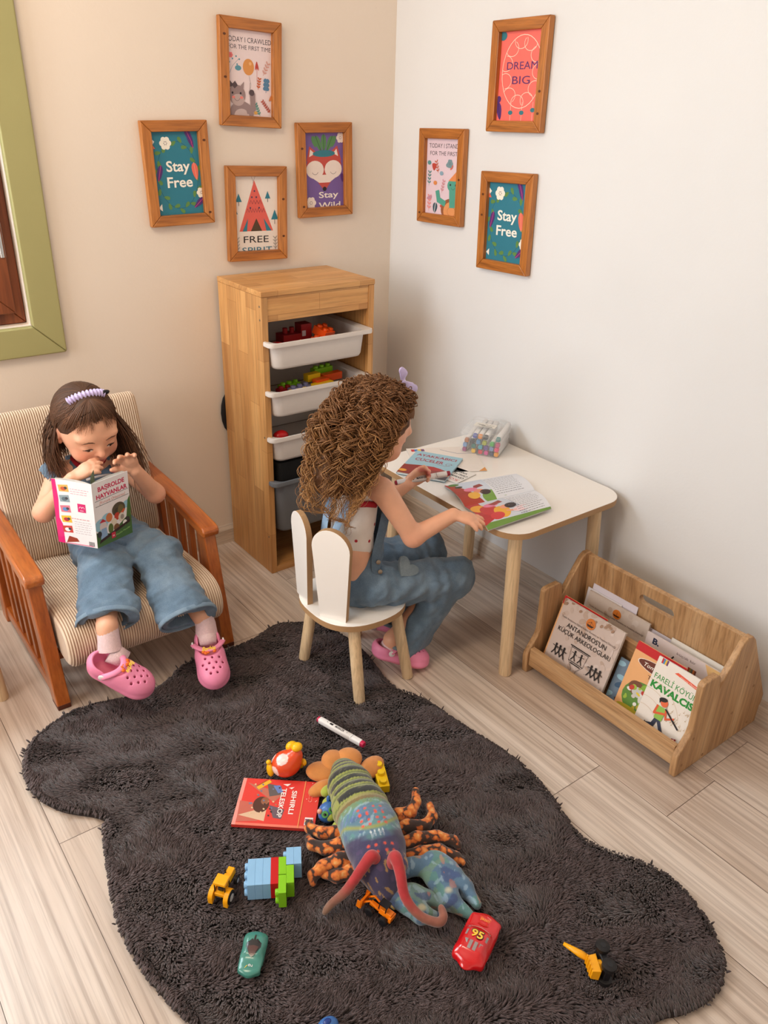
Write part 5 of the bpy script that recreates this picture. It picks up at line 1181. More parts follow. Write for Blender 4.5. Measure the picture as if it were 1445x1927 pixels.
# curly hair
def hair2():
    r=np.random.default_rng(5); ctr=np.array(L2(0,-.016*Z2,.022*Z2)); rad=np.array([.082,.098,.090])*Z2; K=64; S=[];Rr=[];Cc=[];tt=np.linspace(0,1,K)
    n_=0
    while n_<250:                                        # each lock is a ringlet of several strands
        d=r.normal(size=3); d/=np.linalg.norm(d)
        if d[2]<-.45 or (d[1]>.12 and d[2]<.55) or d[1]>.45: continue       # not on the face or the neck
        w=(d@R2.T); short=r.random(); ang=math.atan2(w[1],w[0]+.50)+.15*r.normal()
        ca,sa=math.cos(ang),math.sin(ang)
        ex=1.052+(.092+.012*r.normal())*ca*(.50 if ca>0 else 1.0); ey=1.538+.088*sa; ez=.478+.05*r.random()+.20*short**1.5
        if ca>.2: ez=max(ez,.575)
        ex-=.05*max(0,ca)*(1 if sa>0 else 0)
        Lc=r.uniform(.030,.052); phs=r.uniform(0,6.28); crr=r.uniform(.006,.0145); out=np.array([w[0],w[1],max(w[2],0)*.3+.05]); lf=.032+.022*r.random(); hand_=r.choice([-1,1]); tone=r.uniform(.6,1.25)
        end0=np.array([ex,ey,ez])
        for q_ in range(7 if n_%7 else 3):
            root=ctr+((d+.05*r.normal(size=3))*rad)@R2.T; end=end0+(.006 if n_%7 else .02)*r.normal(size=3)+np.array([0,0,.02*r.normal()])
            c1=root+out*lf; c2=np.array([end[0]*.62+root[0]*.38+w[0]*.035-.010,end[1]*.62+root[1]*.38+w[1]*.026,end[2]*.42+root[2]*.58])
            t=tt[:,None]; p=(1-t)**3*root+3*(1-t)**2*t*c1+3*(1-t)*t*t*c2+t**3*end
            T=np.gradient(p,axis=0); T/=np.linalg.norm(T,axis=1)[:,None]; U=np.cross(T,[.3,.9,.1]); U/=np.linalg.norm(U,axis=1)[:,None]+1e-9; Wv=np.cross(T,U)
            L=np.linalg.norm(np.diff(p,axis=0),axis=1).sum(); a=2*PI*L/Lc*tt*hand_+phs+.35*r.normal()+.4*np.sin(tt*7+phs); cr=crr*(.75+.5*r.random())*np.minimum(1,tt*4)
            p=p+cr[:,None]*(U*np.cos(a)[:,None]+Wv*np.sin(a)[:,None])
            fw=(p-ctr)@R2[:,1]-(-.014+.066*np.clip(((p-ctr)@R2[:,2])/.09,0,1)); p=p-np.maximum(fw,0)[:,None]*R2[:,1]*.9
            q=(p-ctr)@R2/rad; ins=np.linalg.norm(q,axis=1); m=ins<1.0; q[m]/=ins[m][:,None]; p[m]=ctr+(q[m]*rad)@R2.T
            p[:,0]=np.maximum(p[:,0],np.where(p[:,2]<.56,1.020-np.clip(p[:,2]-.525,0,1)*3.2,-9)); S.append(p); Rr.append(r.uniform(.0008,.0019)); Cc.append(tone*r.uniform(.8,1.2))
        n_+=1
    # smooth hair pulled back above the forehead
    S2=[]
    for i in range(420):
        az=r.uniform(-1.6,1.6); t=tt; e0=.60-.35*(abs(az)/1.4)**2+.05*r.normal(); el=e0+(1.25-e0)*t; azz=az*(1-.55*t); lift=1.0+.05*np.sin(t*PI)
        d=np.stack([np.sin(azz)*np.cos(el),np.cos(azz)*np.cos(el),np.sin(el)],1)*rad*lift[:,None]; S2.append(ctr+d@R2.T)
    S=np.array(S+S2); Rr=np.array(Rr+[.0010]*len(S2)); Cc=np.array(Cc+[.75]*len(S2))
    V,F=strands(S,Rr,4); n=K*4; b0=np.array(lin((124,84,52))[:3]); b1=np.array(lin((212,160,98))[:3]); t=np.tile(np.repeat(tt,4),len(S))
    k=np.clip((t-.25)*.9,0,1)[:,None]*np.repeat((Cc-.6)/.7,n)[:,None]; C=(b0*(1-k)+b1*k)*(.75+.35*np.repeat(Cc,n)[:,None]); return V,F,C
i_off=np.random.default_rng(1).uniform(0,6,64)
V,F,C=hair2()
core=[E_(L2(0,-.020*Z2,.026*Z2),[.080*Z2,.094*Z2,.086*Z2],R2,.02),C_((1.085,1.535,.735),(1.040,1.538,.630),.066,.066,.05),C_((1.040,1.538,.63),(1.034,1.538,.585),.064,.045,.04)]
core.append(P_(lambda X,Y,Z:((X-hc2[0])*R2[0,1]+(Y-hc2[1])*R2[1,1]+(Z-hc2[2])*R2[2,1])*1.0-((X-hc2[0])*R2[0,2]+(Y-hc2[1])*R2[1,2]+(Z-hc2[2])*R2[2,2])*.35-.028,(0,0,0),(1,1,1),.006,'i'))
Vc,Fc=sdf_mesh(core,.005,lambda p:wav(p,31,160,.004)); Cb=np.tile(np.array(lin((98,65,41))[:3]),(len(Vc),1))
o=mesh('hair',(np.concatenate([V,Vc]),np.concatenate([F,Fc+len(V)])),hairmat('curly_brown_hair'),g2,smooth=True); setcol(o,np.concatenate([C,Cb]))
# bow clip on the crown: two puffed satin lobes
s_,f_,u_=[np.array(R2)[:,i] for i in range(3)]; c=np.array(L2(.004,.012,.128))
def bow_lobe(d,L,w,name='hair_bow'):
    d=nv(d); n=nv(s_-d*(s_@d)); p=np.cross(n,d); R=np.stack([d,p,n],1)
    pr=[C_(c,c+d*L*.62,.005,w*.85,.006,flat=(n,2.2)),C_(c+d*L*.62-p*w*.5,c+d*L+p*w*.35,w*.55,w*.62,.008,flat=(n,2.6)),E_(c,.007,None,.004)]
    V,F=sdf_mesh(pr,.0016,lambda q:wav(q,3,240,.0008)); mesh(name,(V,F),lil,g2,smooth=True)
bow_lobe(f_*.80-u_*.10,.046,.017); bow_lobe(-f_*.55+u_*.75,.032,.013)
# ------------------------------------------------------------ books in the rack
cream=M('cream_card',(222,206,190),.5,.05)
def flat_book(name,label,o,u,v,w,h,th,artfn,col,group=None,coat=.2,spine=None):
    """cover face spans u,v from o; thickness goes behind"""
    o=Vector(o);u=Vector(u).normalized();v=Vector(v);v=(v-u*v.dot(u)).normalized();n=u.cross(v)
    f=lambda a,b,d:o+u*a+v*b+n*d
    t=thing(name,label,'book',tuple(o),group)
    g=G(); g.prism([(0,0),(w,0),(w,h),(0,h)],f,-.0008,0); g.prism([(0,0),(w,0),(w,h),(0,h)],f,-th,-th+.0008); g.prism([(0,0),(.001,0),(.001,h),(0,h)],f,-th,0)
    mesh('cover',g,col,t)
    g=G(); g.prism([(.0012,.001),(w-.0015,.001),(w-.0015,h-.001),(.0012,h-.001)],f,-th+.0009,-.0009); mesh('page_block',g,page,t)
    if artfn: artfn(w,h).build('cover_print',lambda a,b,d:f(a,b,d+.0003),t,coat=coat)
    return t
def runner(A,x,y,s,c,flip=1):
    A.ell(x,y+s*.88,s*.10,s*.11,c); A.line([(x,y+s*.78),(x,y+s*.42)],s*.15,c); A.line([(x,y+s*.42),(x-flip*s*.22,y)],s*.09,c); A.line([(x,y+s*.42),(x+flip*s*.22,y+s*.03)],s*.09,c)
    A.line([(x-flip*s*.30,y+s*.72),(x,y+s*.70),(x+flip*s*.28,y+s*.58)],s*.055,c)
def antandros(w,h):
    A=Art(w,h,(204,186,178)); r=random.Random(8); k=(26,22,24)
    for i in range(60): A.ell(r.uniform(0,w),r.uniform(0,h),r.uniform(.004,.014),r.uniform(.003,.010),r.choice([(198,178,168),(212,196,190),(190,166,152),(208,188,178)]),r.random()*3,8)
    for i in range(14): A.ell(r.choice([r.uniform(0,w*.06),r.uniform(0,w)]),r.uniform(h*.9,h),.006,.004,(160,128,106),r.random(),8)
    A.ell(w*.5,h*.86,w*.075,w*.075,(206,118,44)); A.poly([(w*.44,h*.845),(w*.56,h*.845),(w*.53,h*.815),(w*.46,h*.815)],(60,34,20)); A.line([(w*.5,h*.85),(w*.5,h*.90)],.001,(60,34,20)); A.line([(w*.45,h*.855),(w*.5,h*.895),(w*.55,h*.855)],.001,(60,34,20))
    A.text('Tarihi Araştırma Eğitim Kültür Kurumu ve Yaşatma Derneği',w*.5,h*.745,h*.038,(90,70,66),width=w*.90)
    A.text("ANTANDROS'UN",w*.5,h*.645,h*.095,k,bold=.006,width=w*.66); A.text('KÜÇÜK ARKEOLOGLARI',w*.5,h*.545,h*.09,k,bold=.006,width=w*.88)
    A.line([(w*.34,h*.46),(w*.66,h*.46)],.003,k); A.line([(w*.36,h*.44),(w*.64,h*.44)],.0015,k); A.line([(w*.38,h*.25),(w*.62,h*.25)],.002,k); A.line([(w*.42,h*.225),(w*.58,h*.225)],.003,k)
    A.line([(w*.36,h*.45),(w*.38,h*.25),(w*.46,h*.15),(w*.46,h*.09),(w*.42,h*.075)],.0009,(90,80,80)); A.line([(w*.64,h*.45),(w*.62,h*.25),(w*.54,h*.15),(w*.54,h*.09),(w*.58,h*.075)],.0009,(90,80,80)); A.rect(w*.42,h*.055,w*.16,h*.022,k)
    A.arc(w*.33,h*.25,w*.06,PI*.5,PI*1.5,.0009,(90,80,80)); A.arc(w*.67,h*.25,w*.06,-PI*.5,PI*.5,.0009,(90,80,80))
    for x in (.44,.55): runner(A,w*x,h*.27,h*.15,k,1 if x<.5 else -1)
    for x in (.13,.20,.27,.74,.81,.88): runner(A,w*x,h*.20,h*.17,k)
    for i in range(12): A.arc(w*(.05+.083*i),h*.02,w*.03,0,PI*2,.002,(140,124,118))
    return A
def fareli(w,h):
    A=Art(w,h,(236,228,220)); gn=(34,142,52)
    for i,c in enumerate(((196,40,50),(60,140,190),(232,190,60),(110,60,110))): A.rect(w*(.08+.035*i),h*.93,w*.035,h*.07,c)
    A.poly([(w*.40,h*.90),(w*.46,h*.93),(w*1.05,h*.88),(w*1.05,h*.84)],(232,92,60)); A.text('Dünya Masalları',w*.74,h*.875,h*.026,(240,220,210),width=w*.42,rot=-.08)
    A.text('FARELİ KÖYÜN',w*.52,h*.71,h*.105,gn,bold=.004,width=w*.92); A.text('KAVALCISI',w*.53,h*.585,h*.125,gn,bold=.05,width=w*.96)
    for k_ in range(4): A.arc(w*.1,h*(.1+.02*k_),w*(.35+.14*k_),PI*.15,PI*.75,.0008,(206,176,140),ry=h*(.22+.1*k_))
    r=random.Random(4)
    for i in range(30): x,y=r.uniform(.5,.98)*w,r.uniform(.25,.55)*h; A.line([(x,y),(x,y+.006)],.0006,(200,176,140)); A.ell(x-.001,y,.0016,.0012,(200,176,140),0,8)
    A.line([(w*.42,h*.25),(w*.38,h*.14),(w*.24,h*.10)],.010,(52,60,80)); A.line([(w*.44,h*.26),(w*.56,h*.14),(w*.68,h*.03)],.009,(58,66,88)); A.poly([(w*.64,h*.03),(w*.80,h*.035),(w*.70,h*.055)],(50,34,30)); A.poly([(w*.2,h*.07),(w*.27,h*.12),(w*.22,h*.14)],(60,40,30))
    A.poly([(w*.34,h*.42),(w*.54,h*.42),(w*.52,h*.24),(w*.36,h*.24)],(146,192,84)); A.line([(w*.35,h*.41),(w*.33,h*.30),(w*.52,h*.35)],.006,(222,96,56)); A.line([(w*.53,h*.40),(w*.58,h*.30),(w*.72,h*.36)],.005,(222,96,56))
    A.line([(w*.52,h*.42),(w*.86,h*.27)],.0045,(36,30,34)); A.ell(w*.45,h*.48,w*.075,h*.052,(228,108,66)); A.ell(w*.41,h*.515,w*.085,h*.03,(34,26,26),.3); A.poly([(w*.33,h*.50),(w*.36,h*.45),(w*.40,h*.52)],(34,26,26))
    A.poly([(w*.82,h*.13),(w*.92,h*.15),(w*.86,h*.07)],(150,30,40)); A.ell(w*.87,h*.125,w*.012,w*.012,(240,230,226)); return A
def tombik(w,h):
    A=Art(w,h,(236,176,120)); A.rect(0,h*.88,w,h*.12,(196,20,28)); A.ell(w*.62,h*.76,w*.50,h*.085,(240,226,214),-.02); A.ell(w*.62,h*.76,w*.48,h*.078,(106,46,30),-.02); A.text('Tombik Öyküler',w*.68,h*.735,h*.075,(240,232,224),bold=.01,width=w*.84,shear=.2)
    A.text('Tombik',w*.62,h*.60,h*.075,(60,34,26),width=w*.42)
    r=random.Random(3)
    A.ell(w*.45,h*.28,w*.38,h*.24,(96,140,60)); A.ell(w*.30,h*.40,w*.16,h*.10,(120,74,50)); A.ell(w*.58,h*.45,w*.20,h*.08,(136,180,60)); A.ell(w*.36,h*.36,w*.13,h*.07,(206,204,200)); A.ell(w*.52,h*.30,w*.12,h*.09,(220,216,210)); A.ell(w*.74,h*.42,w*.09,h*.06,(224,150,170))
    for i in range(26): A.ell(w*r.uniform(.15,.8),h*r.uniform(.08,.45),w*r.uniform(.02,.06),h*r.uniform(.015,.04),r.choice([(236,206,60),(200,60,50),(240,236,230),(70,60,54),(160,190,70),(216,206,200),(190,170,60)]),r.random()*3,10)
    A.ell(w*.3,h*.08,w*.25,h*.05,(190,170,50)); return A
def plain_print(bgc,seed=1,txt=None):
    def f(w,h):
        A=Art(w,h,bgc); r=random.Random(seed)
        if txt: 
            for s_,x,y,sz,c,wd in txt: A.text(s_,w*x,h*y,h*sz,c,width=w*wd)
        return A
    return f
def ship(w,h):
    A=antandros(w,h); return A
gr='books in the book rack'
lean=Vector((.072,0,.205)); back_u=(0,-1,0)
CV=M('white_cover_card',(238,234,232),.35)
cvb=M('mottled_card',(196,176,164),.5,.1); cvr=M('orange_card',(232,170,116),.4); cvg=M('grey_blue_card',(120,130,140),.5)
flat_book('book','orange book with red band, mostly hidden behind the mottled rack book',(1.534,1.226,.042),back_u,lean,.15,.200,.004,tombik,cvr,gr)
flat_book('book',"mottled stone-coloured book ANTANDROS'UN KÜÇÜK ARKEOLOGLARI in the rack's front row",(1.520,1.213,.044),back_u,lean+Vector((0,-.006,0)),.208,.200,.009,antandros,cvb,gr)
flat_book('book','orange picture book with red band lettered Tombik, front row of the rack',(1.536,.972,.040),(0,-1,.0),lean+Vector((0,-.02,0)),.145,.196,.005,tombik,cvr,gr)
flat_book('book','white book with green title FARELİ KÖYÜN KAVALCISI and flute player, front row',(1.522,.898,.042),(0,-1,0),lean+Vector((0,-.012,0)),.135,.196,.005,fareli,CV,gr)
def strange(w,h):
    A=Art(w,h,(110,130,150)); r=random.Random(6)
    for i in range(20): A.ell(w*r.random(),h*r.random(),w*.14,h*.06,r.choice([(190,40,50),(230,230,236),(60,90,120),(90,60,60),(150,190,210)]),r.random(),10)
    return A
flat_book('book','book with blue and red cover glimpsed between the two front piles of the rack',(1.545,1.005,.040),back_u,lean,.10,.125,.004,strange,cvg,gr)
bl_=Vector((.03,0,.21))
def shipbook(w,h):
    A=Art(w,h,(206,192,182)); r=random.Random(9)
    for i in range(40): A.ell(r.uniform(0,w),r.uniform(0,h),r.uniform(.006,.014),r.uniform(.004,.010),r.choice([(198,182,172),(214,202,194),(190,168,152)]),r.random()*3,8)
    A.ell(w*.5,h*.87,w*.068,w*.068,(206,118,44)); A.poly([(w*.44,h*.855),(w*.56,h*.855),(w*.53,h*.83),(w*.46,h*.83)],(60,34,20)); A.line([(w*.5,h*.86),(w*.5,h*.905)],.001,(60,34,20)); A.text('Tarihi Araştırma Eğitim Kültür Kurumu ve Yaşatma Derneği',w*.5,h*.77,h*.036,(80,60,50),width=w*.90); return A
flat_book('book','mottled book with round ship emblem standing in the back row of the rack',(1.655,1.206,.040),back_u,bl_,.208,.190,.006,shipbook,cvb,gr)
flat_book('book','pale lilac booklet behind the ship-emblem book in the back row',(1.668,1.208,.040),back_u,bl_,.155,.208,.002,None,M('lilac_card',(222,216,228),.5),gr)
flat_book('book','thin white booklet at the left end of the rack back row',(1.664,1.220,.040),back_u,bl_,.12,.192,.002,None,M('white_booklet_card',(230,226,230),.5),gr)
flat_book('book','lilac-white booklet peeking between the ship-emblem book and the rainbow-tabbed one',(1.672,1.010,.040),back_u,bl_,.09,.170,.002,None,M('lilac_card',(222,216,228),.5),gr)
def bcard(w,h):
    A=Art(w,h,(222,208,206)); A.text('B.',w*.14,h*.86,h*.13,(40,50,80),bold=.04,width=w*.09); A.text('küçük bir',w*.55,h*.90,h*.055,(80,60,60),width=w*.25)
    for i,c in enumerate(((150,40,40),(130,120,60),(90,90,84),(190,110,60),(110,60,50))): A.rect(w*(.60+.022*i),h*.72,w*.022,h*.10,c)
    A.line([(w*.36,h*.75),(w*.40,h*.84)],.004,(30,26,30)); A.line([(w*.38,h*.80),(w*.44,h*.77)],.004,(30,26,30)); A.poly([(w*.78,h*1.0),(w*1.0,h*1.0),(w,h*.8),(w*.85,h*.85)],(232,190,130)); return A
flat_book('book','pale pink book marked B with a small striped tab, back row of the rack',(1.642,.992,.040),back_u,bl_,.225,.178,.005,bcard,M('pink_grey_card',(222,208,206),.5),gr)
flat_book('book','white booklet with slanting top behind the pale pink B book',(1.668,.935,.040),back_u,bl_,.165,.180,.002,None,M('white_booklet_card2',(236,230,222),.5),gr)

# ------------------------------------------------------------ on the table
def table_book(name,label,cor,th,artfn,colm,z=TZ,tilt=0):
    """cor: bottom-left, bottom-right, top-left of the cover on the table plane (x,y)"""
    o=Vector((cor[0][0],cor[0][1],z+th)); u=Vector((cor[1][0]-cor[0][0],cor[1][1]-cor[0][1],0)); v=Vector((cor[2][0]-cor[0][0],cor[2][1]-cor[0][1],0))
    return flat_book(name,label,o,u,v,u.length,v.length,th,artfn,colm,'books on the play table')
def cuceler(w,h):
    A=Art(w,h,(150,190,206)); A.poly([(0,0),(w,0),(w,h*.28),(w*.6,h*.42),(w*.2,h*.34),(0,h*.38)],(214,150,90)); A.poly([(0,h*.02),(w*.3,h*.0),(w*.85,h*.20),(w*.95,h*.34),(w*.6,h*.44),(w*.3,h*.42),(0,h*.36)],(140,44,40)); A.ell(w*.55,h*.36,w*.26,h*.07,(176,40,40)); A.ell(w*.07,h*.12,w*.09,h*.05,(230,160,60)); A.poly([(w*.5,0),(w,0),(w,h*.16)],(60,50,60))
    A.text('AYAKKABICI',w*.50,h*.80,h*.13,(164,40,60),bold=.02,width=w*.84); A.text('CÜCELER',w*.42,h*.60,h*.15,(164,40,60),bold=.02,width=w*.60); A.arc(w*.84,h*.62,w*.06,0,PI*1.7,.0012,(150,60,80)); A.line([(w*.62,h*.56),(w*.8,h*.54),(w*.9,h*.64)],.0012,(150,60,80)); return A
def card2(w,h):
    A=Art(w,h,(232,226,220)); k=(30,26,30)
    A.rect(w*.08,h*.72,w*.84,h*.2,(214,120,110)); A.rect(w*.09,h*.73,w*.82,h*.18,(232,226,220)); A.text('KORSAN',w*.5,h*.76,h*.16,(200,70,66),bold=.02,width=w*.76); A.text('ÇEVREMİZDEKİ',w*.5,h*.55,h*.14,k,bold=.03,width=w*.9); A.text('CANLI VE CANSIZ',w*.5,h*.36,h*.14,k,bold=.03,width=w*.92); A.text('VARLIKLAR',w*.5,h*.18,h*.14,k,bold=.03,width=w*.66); return A
def card3(w,h):
    A=Art(w,h,(230,220,212))
    for i,c in enumerate(((196,40,50),(60,120,190),(232,190,60),(110,60,110))): A.rect(w*(.06+.05*i),h*.86,w*.05,h*.09,c)
    A.poly([(w*.88,h*.0),(w,h*.0),(w,h*.14)],(220,150,80)); A.line([(w*.5,h*.9),(w*.72,h*.72),(w,h*.7)],.002,(70,90,130)); return A
table_book('book','thin white picture book lying flat under the blue-topped book, farthest on the table',[(1.43,1.70),(1.62,1.60),(1.53,1.87)],.003,card3,CV)
table_book('book','picture book with light blue top and red AYAKKABICI lettering lying on the table',[(1.375,1.735),(1.455,1.605),(1.535,1.825)],.006,cuceler,M('light_blue_card',(150,190,206),.4),z=TZ+.0035)
table_book('book','white booklet with bold black upside-down title beside the open book',[(1.575,1.60),(1.555,1.70),(1.48,1.585)],.003,card2,CV)
# open storybook: pages as gently curved sheets
t=thing('storybook','open storybook with boy illustration and Turkish text lying over the table corner','book',(1.50,1.40,TZ),'books on the play table')
A_=Vector((1.437,1.588,TZ+.004)); B_=Vector((1.345,1.305,TZ+.010)); C__=Vector((1.672,1.530,TZ+.006)); D__=Vector((1.575,1.298,TZ+.012))
# spine runs across the middle from left side to right side
def page_fn(p00,p10,p01,p11,w,h,bow,lift):
    p00,p10,p01,p11=[Vector(p) for p in (p00,p10,p01,p11)]
    def f(a,b,d):
        x,y=a/w,b/h; p=(p00*(1-x)+p10*x)*(1-y)+(p01*(1-x)+p11*x)*y
        return p+Vector((0,0,bow*math.sin(PI*min(max(y,0),1)**.8)+lift*x*x*(1-y)+d))
    return f
Ms=(A_+B_)/2; Me=(C__+D__)/2+Vector((.004,-.004,0))
def sub_art(A,nx,ny):
    return A
def illus(part):
    def f(w,h):
        A=Art(w,h,(206,214,228))
        if part==0:     # far page
            A.poly([(0,0),(w*.10,0),(w*.02,h),(0,h)],(190,60,50)); A.poly([(0,0),(w*.28,0),(w*.20,h*.4),(w*.08,h*.9),(0,h)],(176,60,40)); A.ell(w*.45,h*.12,w*.16,h*.22,(120,160,70)); A.ell(w*.30,h*.38,w*.07,h*.08,(232,150,120)); A.ell(w*.37,h*.30,w*.07,h*.10,(60,40,36)); A.ell(w*.22,h*.5,w*.09,h*.09,(228,130,160)); A.poly([(w*.26,h*.5),(w*.42,h*.58),(w*.40,h*.72),(w*.30,h*.66)],(150,60,50)); A.ell(w*.12,h*.72,w*.05,h*.06,(50,60,40)); A.ell(w*.10,h*.9,w*.07,h*.08,(90,130,60)); A.ell(w*.2,h*.25,w*.08,h*.12,(236,180,70))
            A.poly([(w*.45,0),(w,0),(w,h),(w*.5,h)],(224,226,234)); A.lines_of_print(w*.50,h*.88,w*.42,11,h*.075,(60,60,70),th=.0018)
        else:
            A.poly([(0,0),(w,0),(w,h*.06),(0,h*.16)],(110,150,60)); A.poly([(0,h*.1),(w*.16,h*.2),(w*.18,h),(0,h)],(190,50,50)); A.ell(w*.10,h*.72,w*.10,h*.18,(236,170,50)); A.ell(w*.20,h*.55,w*.12,h*.22,(200,50,50)); A.ell(w*.28,h*.75,w*.10,h*.1,(232,130,170)); A.poly([(w*.26,h*.80),(w*.44,h*.92),(w*.46,h*.78),(w*.32,h*.70)],(160,60,50)); A.ell(w*.34,h*.38,w*.11,h*.22,(236,176,50)); A.ell(w*.24,h*.28,w*.10,h*.12,(210,60,60))
            A.ell(w*.42,h*.52,w*.07,h*.09,(236,160,130)); A.ell(w*.50,h*.52,w*.08,h*.12,(50,34,34)); A.line([(w*.40,h*.35),(w*.52,h*.28)],.008,(236,160,130)); A.ell(w*.60,h*.30,w*.12,h*.10,(240,214,222))
            A.poly([(w*.52,h*.98),(w,h*.98),(w,h*.05),(w*.66,h*.1)],(226,228,236)); A.lines_of_print(w*.55,h*.88,w*.40,11,h*.075,(60,60,70),th=.0018)
        return A
    return f
w_,h_=.245,.145
g=G()
for f_ in (page_fn(B_,D__,Ms,Me,w_,h_,.010,.0),page_fn(Ms,Me,A_,C__,w_,h_,.010,.0)):
    for lay in range(3):
        n=8; vs=[f_(w_*i/n,h_*j/n,-.0012*lay-.0004) for j in range(n+1) for i in range(n+1)]
        g.add(vs,[(j*(n+1)+i,j*(n+1)+i+1,(j+1)*(n+1)+i+1,(j+1)*(n+1)+i) for j in range(n) for i in range(n)])
mesh('page_block',g,page,t,smooth=True)
def densify(A,n=12):
    """cut the drawing into strips so that it follows the curved sheet"""
    out=[]
    for ps,c in A.it:
        q=[]
        for p in ps:
            ys=[b for a,b in p]; 
            if max(ys)-min(ys)<A.h/n*1.2: q.append(p); continue
            for k in range(n):
                y0,y1=A.h*k/n,A.h*(k+1)/n; s_=[(a,b-y0) for a,b in p]; r_=clip([(a+10,b) for a,b in s_],20,y1-y0)
                if len(r_)>=3: q.append([(a-10,b+y0) for a,b in r_])
        out.append((q,c))
    A.it=out; return A
densify(illus(1)(w_,h_)).build('near_page_print',(lambda f_: lambda a,b,d:f_(a,b,d+.0004))(page_fn(B_,D__,Ms,Me,w_,h_,.010,.0)),t,eps=4e-5)
densify(illus(0)(w_,h_)).build('far_page_print',(lambda f_: lambda a,b,d:f_(a,b,d+.0004))(page_fn(Ms,Me,A_,C__,w_,h_,.010,.0)),t,eps=4e-5)
# markers
mwh=M('marker_white',(232,228,226),.35,.02)
def marker(a,b,capc,label,group=None,r=.0065,ends=True,writing=False,up=(0,0,1)):
    """square-ish marker from a (tail) to b (cap end)"""
    a,b=Vector(a),Vector(b); ax=(b-a).normalized(); L=(b-a).length; u=ax.cross(Vector(up)).normalized(); w=u.cross(ax)
    t=thing('marker',label,'marker',tuple(a),group)
    def ring(h,r_): return [tuple(a+ax*h+u*x+w*y) for x,y in rrect(-r_,r_,-r_,r_,r_*.55,3)]
    g=G(); loft(g,[ring(.0,r*.85),ring(.0015,r),ring(L*.70,r),ring(L*.705,r*.93),ring(L*.71,r*1.0),ring(L-.010,r*.97)]); mesh('barrel',g,mwh,t,angle=40)
    cm=M('cap_%02x%02x%02x'%tuple(capc),capc,.35,.03)
    g=G(); loft(g,[ring(L-.0098,r*.9),ring(L-.001,r*.86),ring(L,r*.74)]); mesh('cap_end',g,cm,t,angle=40)
    if ends:
        g=G(); loft(g,[ring(-.006,r*.72),ring(-.0055,r*.8),ring(-.0002,r*.84)]); mesh('tail_end',g,cm,t,angle=40)
    if writing:
        A=Art(L,r*2,(232,228,226)); A.it=[]; k=(30,28,34)
        A.text('MARKER',L*.46,r*.55,r*1.2,k,bold=.03,width=L*.20); A.rect(L*.24,r*.6,L*.07,r*.7,k); A.ell(L*.18,r,.0012,.0012,k); A.ell(L*.62,r,.0012,.0012,k); A.rect(L*.735,0,.0008,r*2,(60,60,66)); A.rect(L*.16,r*1.5,L*.5,.0003,(120,120,120))
        vup=w; A.build('lettering',lambda x,y,d:a+ax*x+u*(r-y)*1.0+w*(r*1.005+d),t)
    return t
bc=Vector((1.697,1.717,TZ)); fu=Vector((.058,-.100,0)).normalized(); bk=Vector((fu.y*-1,fu.x,0)); bk=Vector((.865,.50,0))
caps=[[(-.045,(150,40,110)),(-.017,(240,190,40)),(.004,(220,50,70)),(.022,(220,60,150)),(.038,(40,50,90)),(.052,(240,160,40))],
      [(-.044,(110,150,200)),(-.018,(30,120,110)),(.003,(60,170,190)),(.020,(90,60,150)),(.037,(120,150,200)),(.052,(240,80,130))],
      [(-.040,(180,110,60)),(-.023,(34,34,40)),(-.004,(80,150,200)),(.014,(170,180,40)),(.037,(60,180,70)),(.054,(200,80,130))],
      [(-.016,(40,60,160)),(.000,(230,140,40)),(.017,(30,30,36)),(.054,(40,130,130))]]
cn={(150,40,110):'purple',(240,190,40):'yellow',(220,50,70):'red',(220,60,150):'magenta',(40,50,90):'navy',(240,160,40):'amber',(110,150,200):'pale blue',(30,120,110):'dark teal',(60,170,190):'turquoise',(90,60,150):'violet',(120,150,200):'grey-blue',(240,80,130):'pink',(180,110,60):'brown',(34,34,40):'black',(80,150,200):'sky blue',(170,180,40):'olive',(60,180,70):'green',(200,80,130):'rose',(40,60,160):'royal blue',(230,140,40):'orange',(30,30,36):'black',(40,130,130):'teal'}
rows_=['bottom row','second row up','third row up','top row']
for k,row in enumerate(caps):
    for x,c in row:
        z=.009+.0158*k+(.003 if k==3 else 0); p=bc+fu*x*1.08-bk*.012+Vector((0,0,z+.002)); e=p+bk*.125+Vector((0,0,.006+.004*(k>1)))
        marker(e,p,c,'white marker with %s end, in the %s of the clear box'%(cn[c],rows_[k]),'markers in the clear box',r=.0076,ends=False)
clear,nt,b=newmat('clear_box_plastic'); nt.links.new(ramp(nt,noise(nt,coords(nt),20),[(0,(236,238,240)),(1,(248,250,250))]),b.inputs['Base Color']); b.inputs['Alpha'].default_value=.20; b.inputs['Roughness'].default_value=.12; b.inputs['Coat Weight'].default_value=.6
t=thing('marker_box','clear plastic box full of colourful markers at the back of the table','box',tuple(bc),None)
g=G()
def bx(s,d,z,q): return [tuple(bc+fu*x+bk*(y)+Vector((0,0,z))) for x,y in rrect(-.062-q,.066+q,-.018-q,.120+q,.012,4)]
loft(g,[bx(0,0,.0012,-.003),bx(0,0,.006,0),bx(0,0,.074,.001),bx(0,0,.080,-.001),bx(0,0,.083,-.006)],0); mesh('box_shell',g,clear,t,angle=50)
g=G(); loft(g,[bx(0,0,.066,.002),bx(0,0,.0665,.0035),bx(0,0,.070,.0035),bx(0,0,.0705,.002)],0,False,False); mesh('box_rim',g,clear,t,angle=50)
def lab(w,h):
    A=Art(w,h,(226,222,214)); k=(40,36,36); A.text('Touch Markers',w*.5,h*.62,h*.24,k,width=w*.8,shear=.2); A.rect(w*.2,h*.42,w*.3,h*.1,k); A.rect(w*.35,h*.2,w*.5,h*.1,k); A.line([(w*.1,h*.15),(w*.9,h*.12)],.0008,k); A.line([(w*.1,h*.5),(w*.9,h*.55)],.0006,k); return A
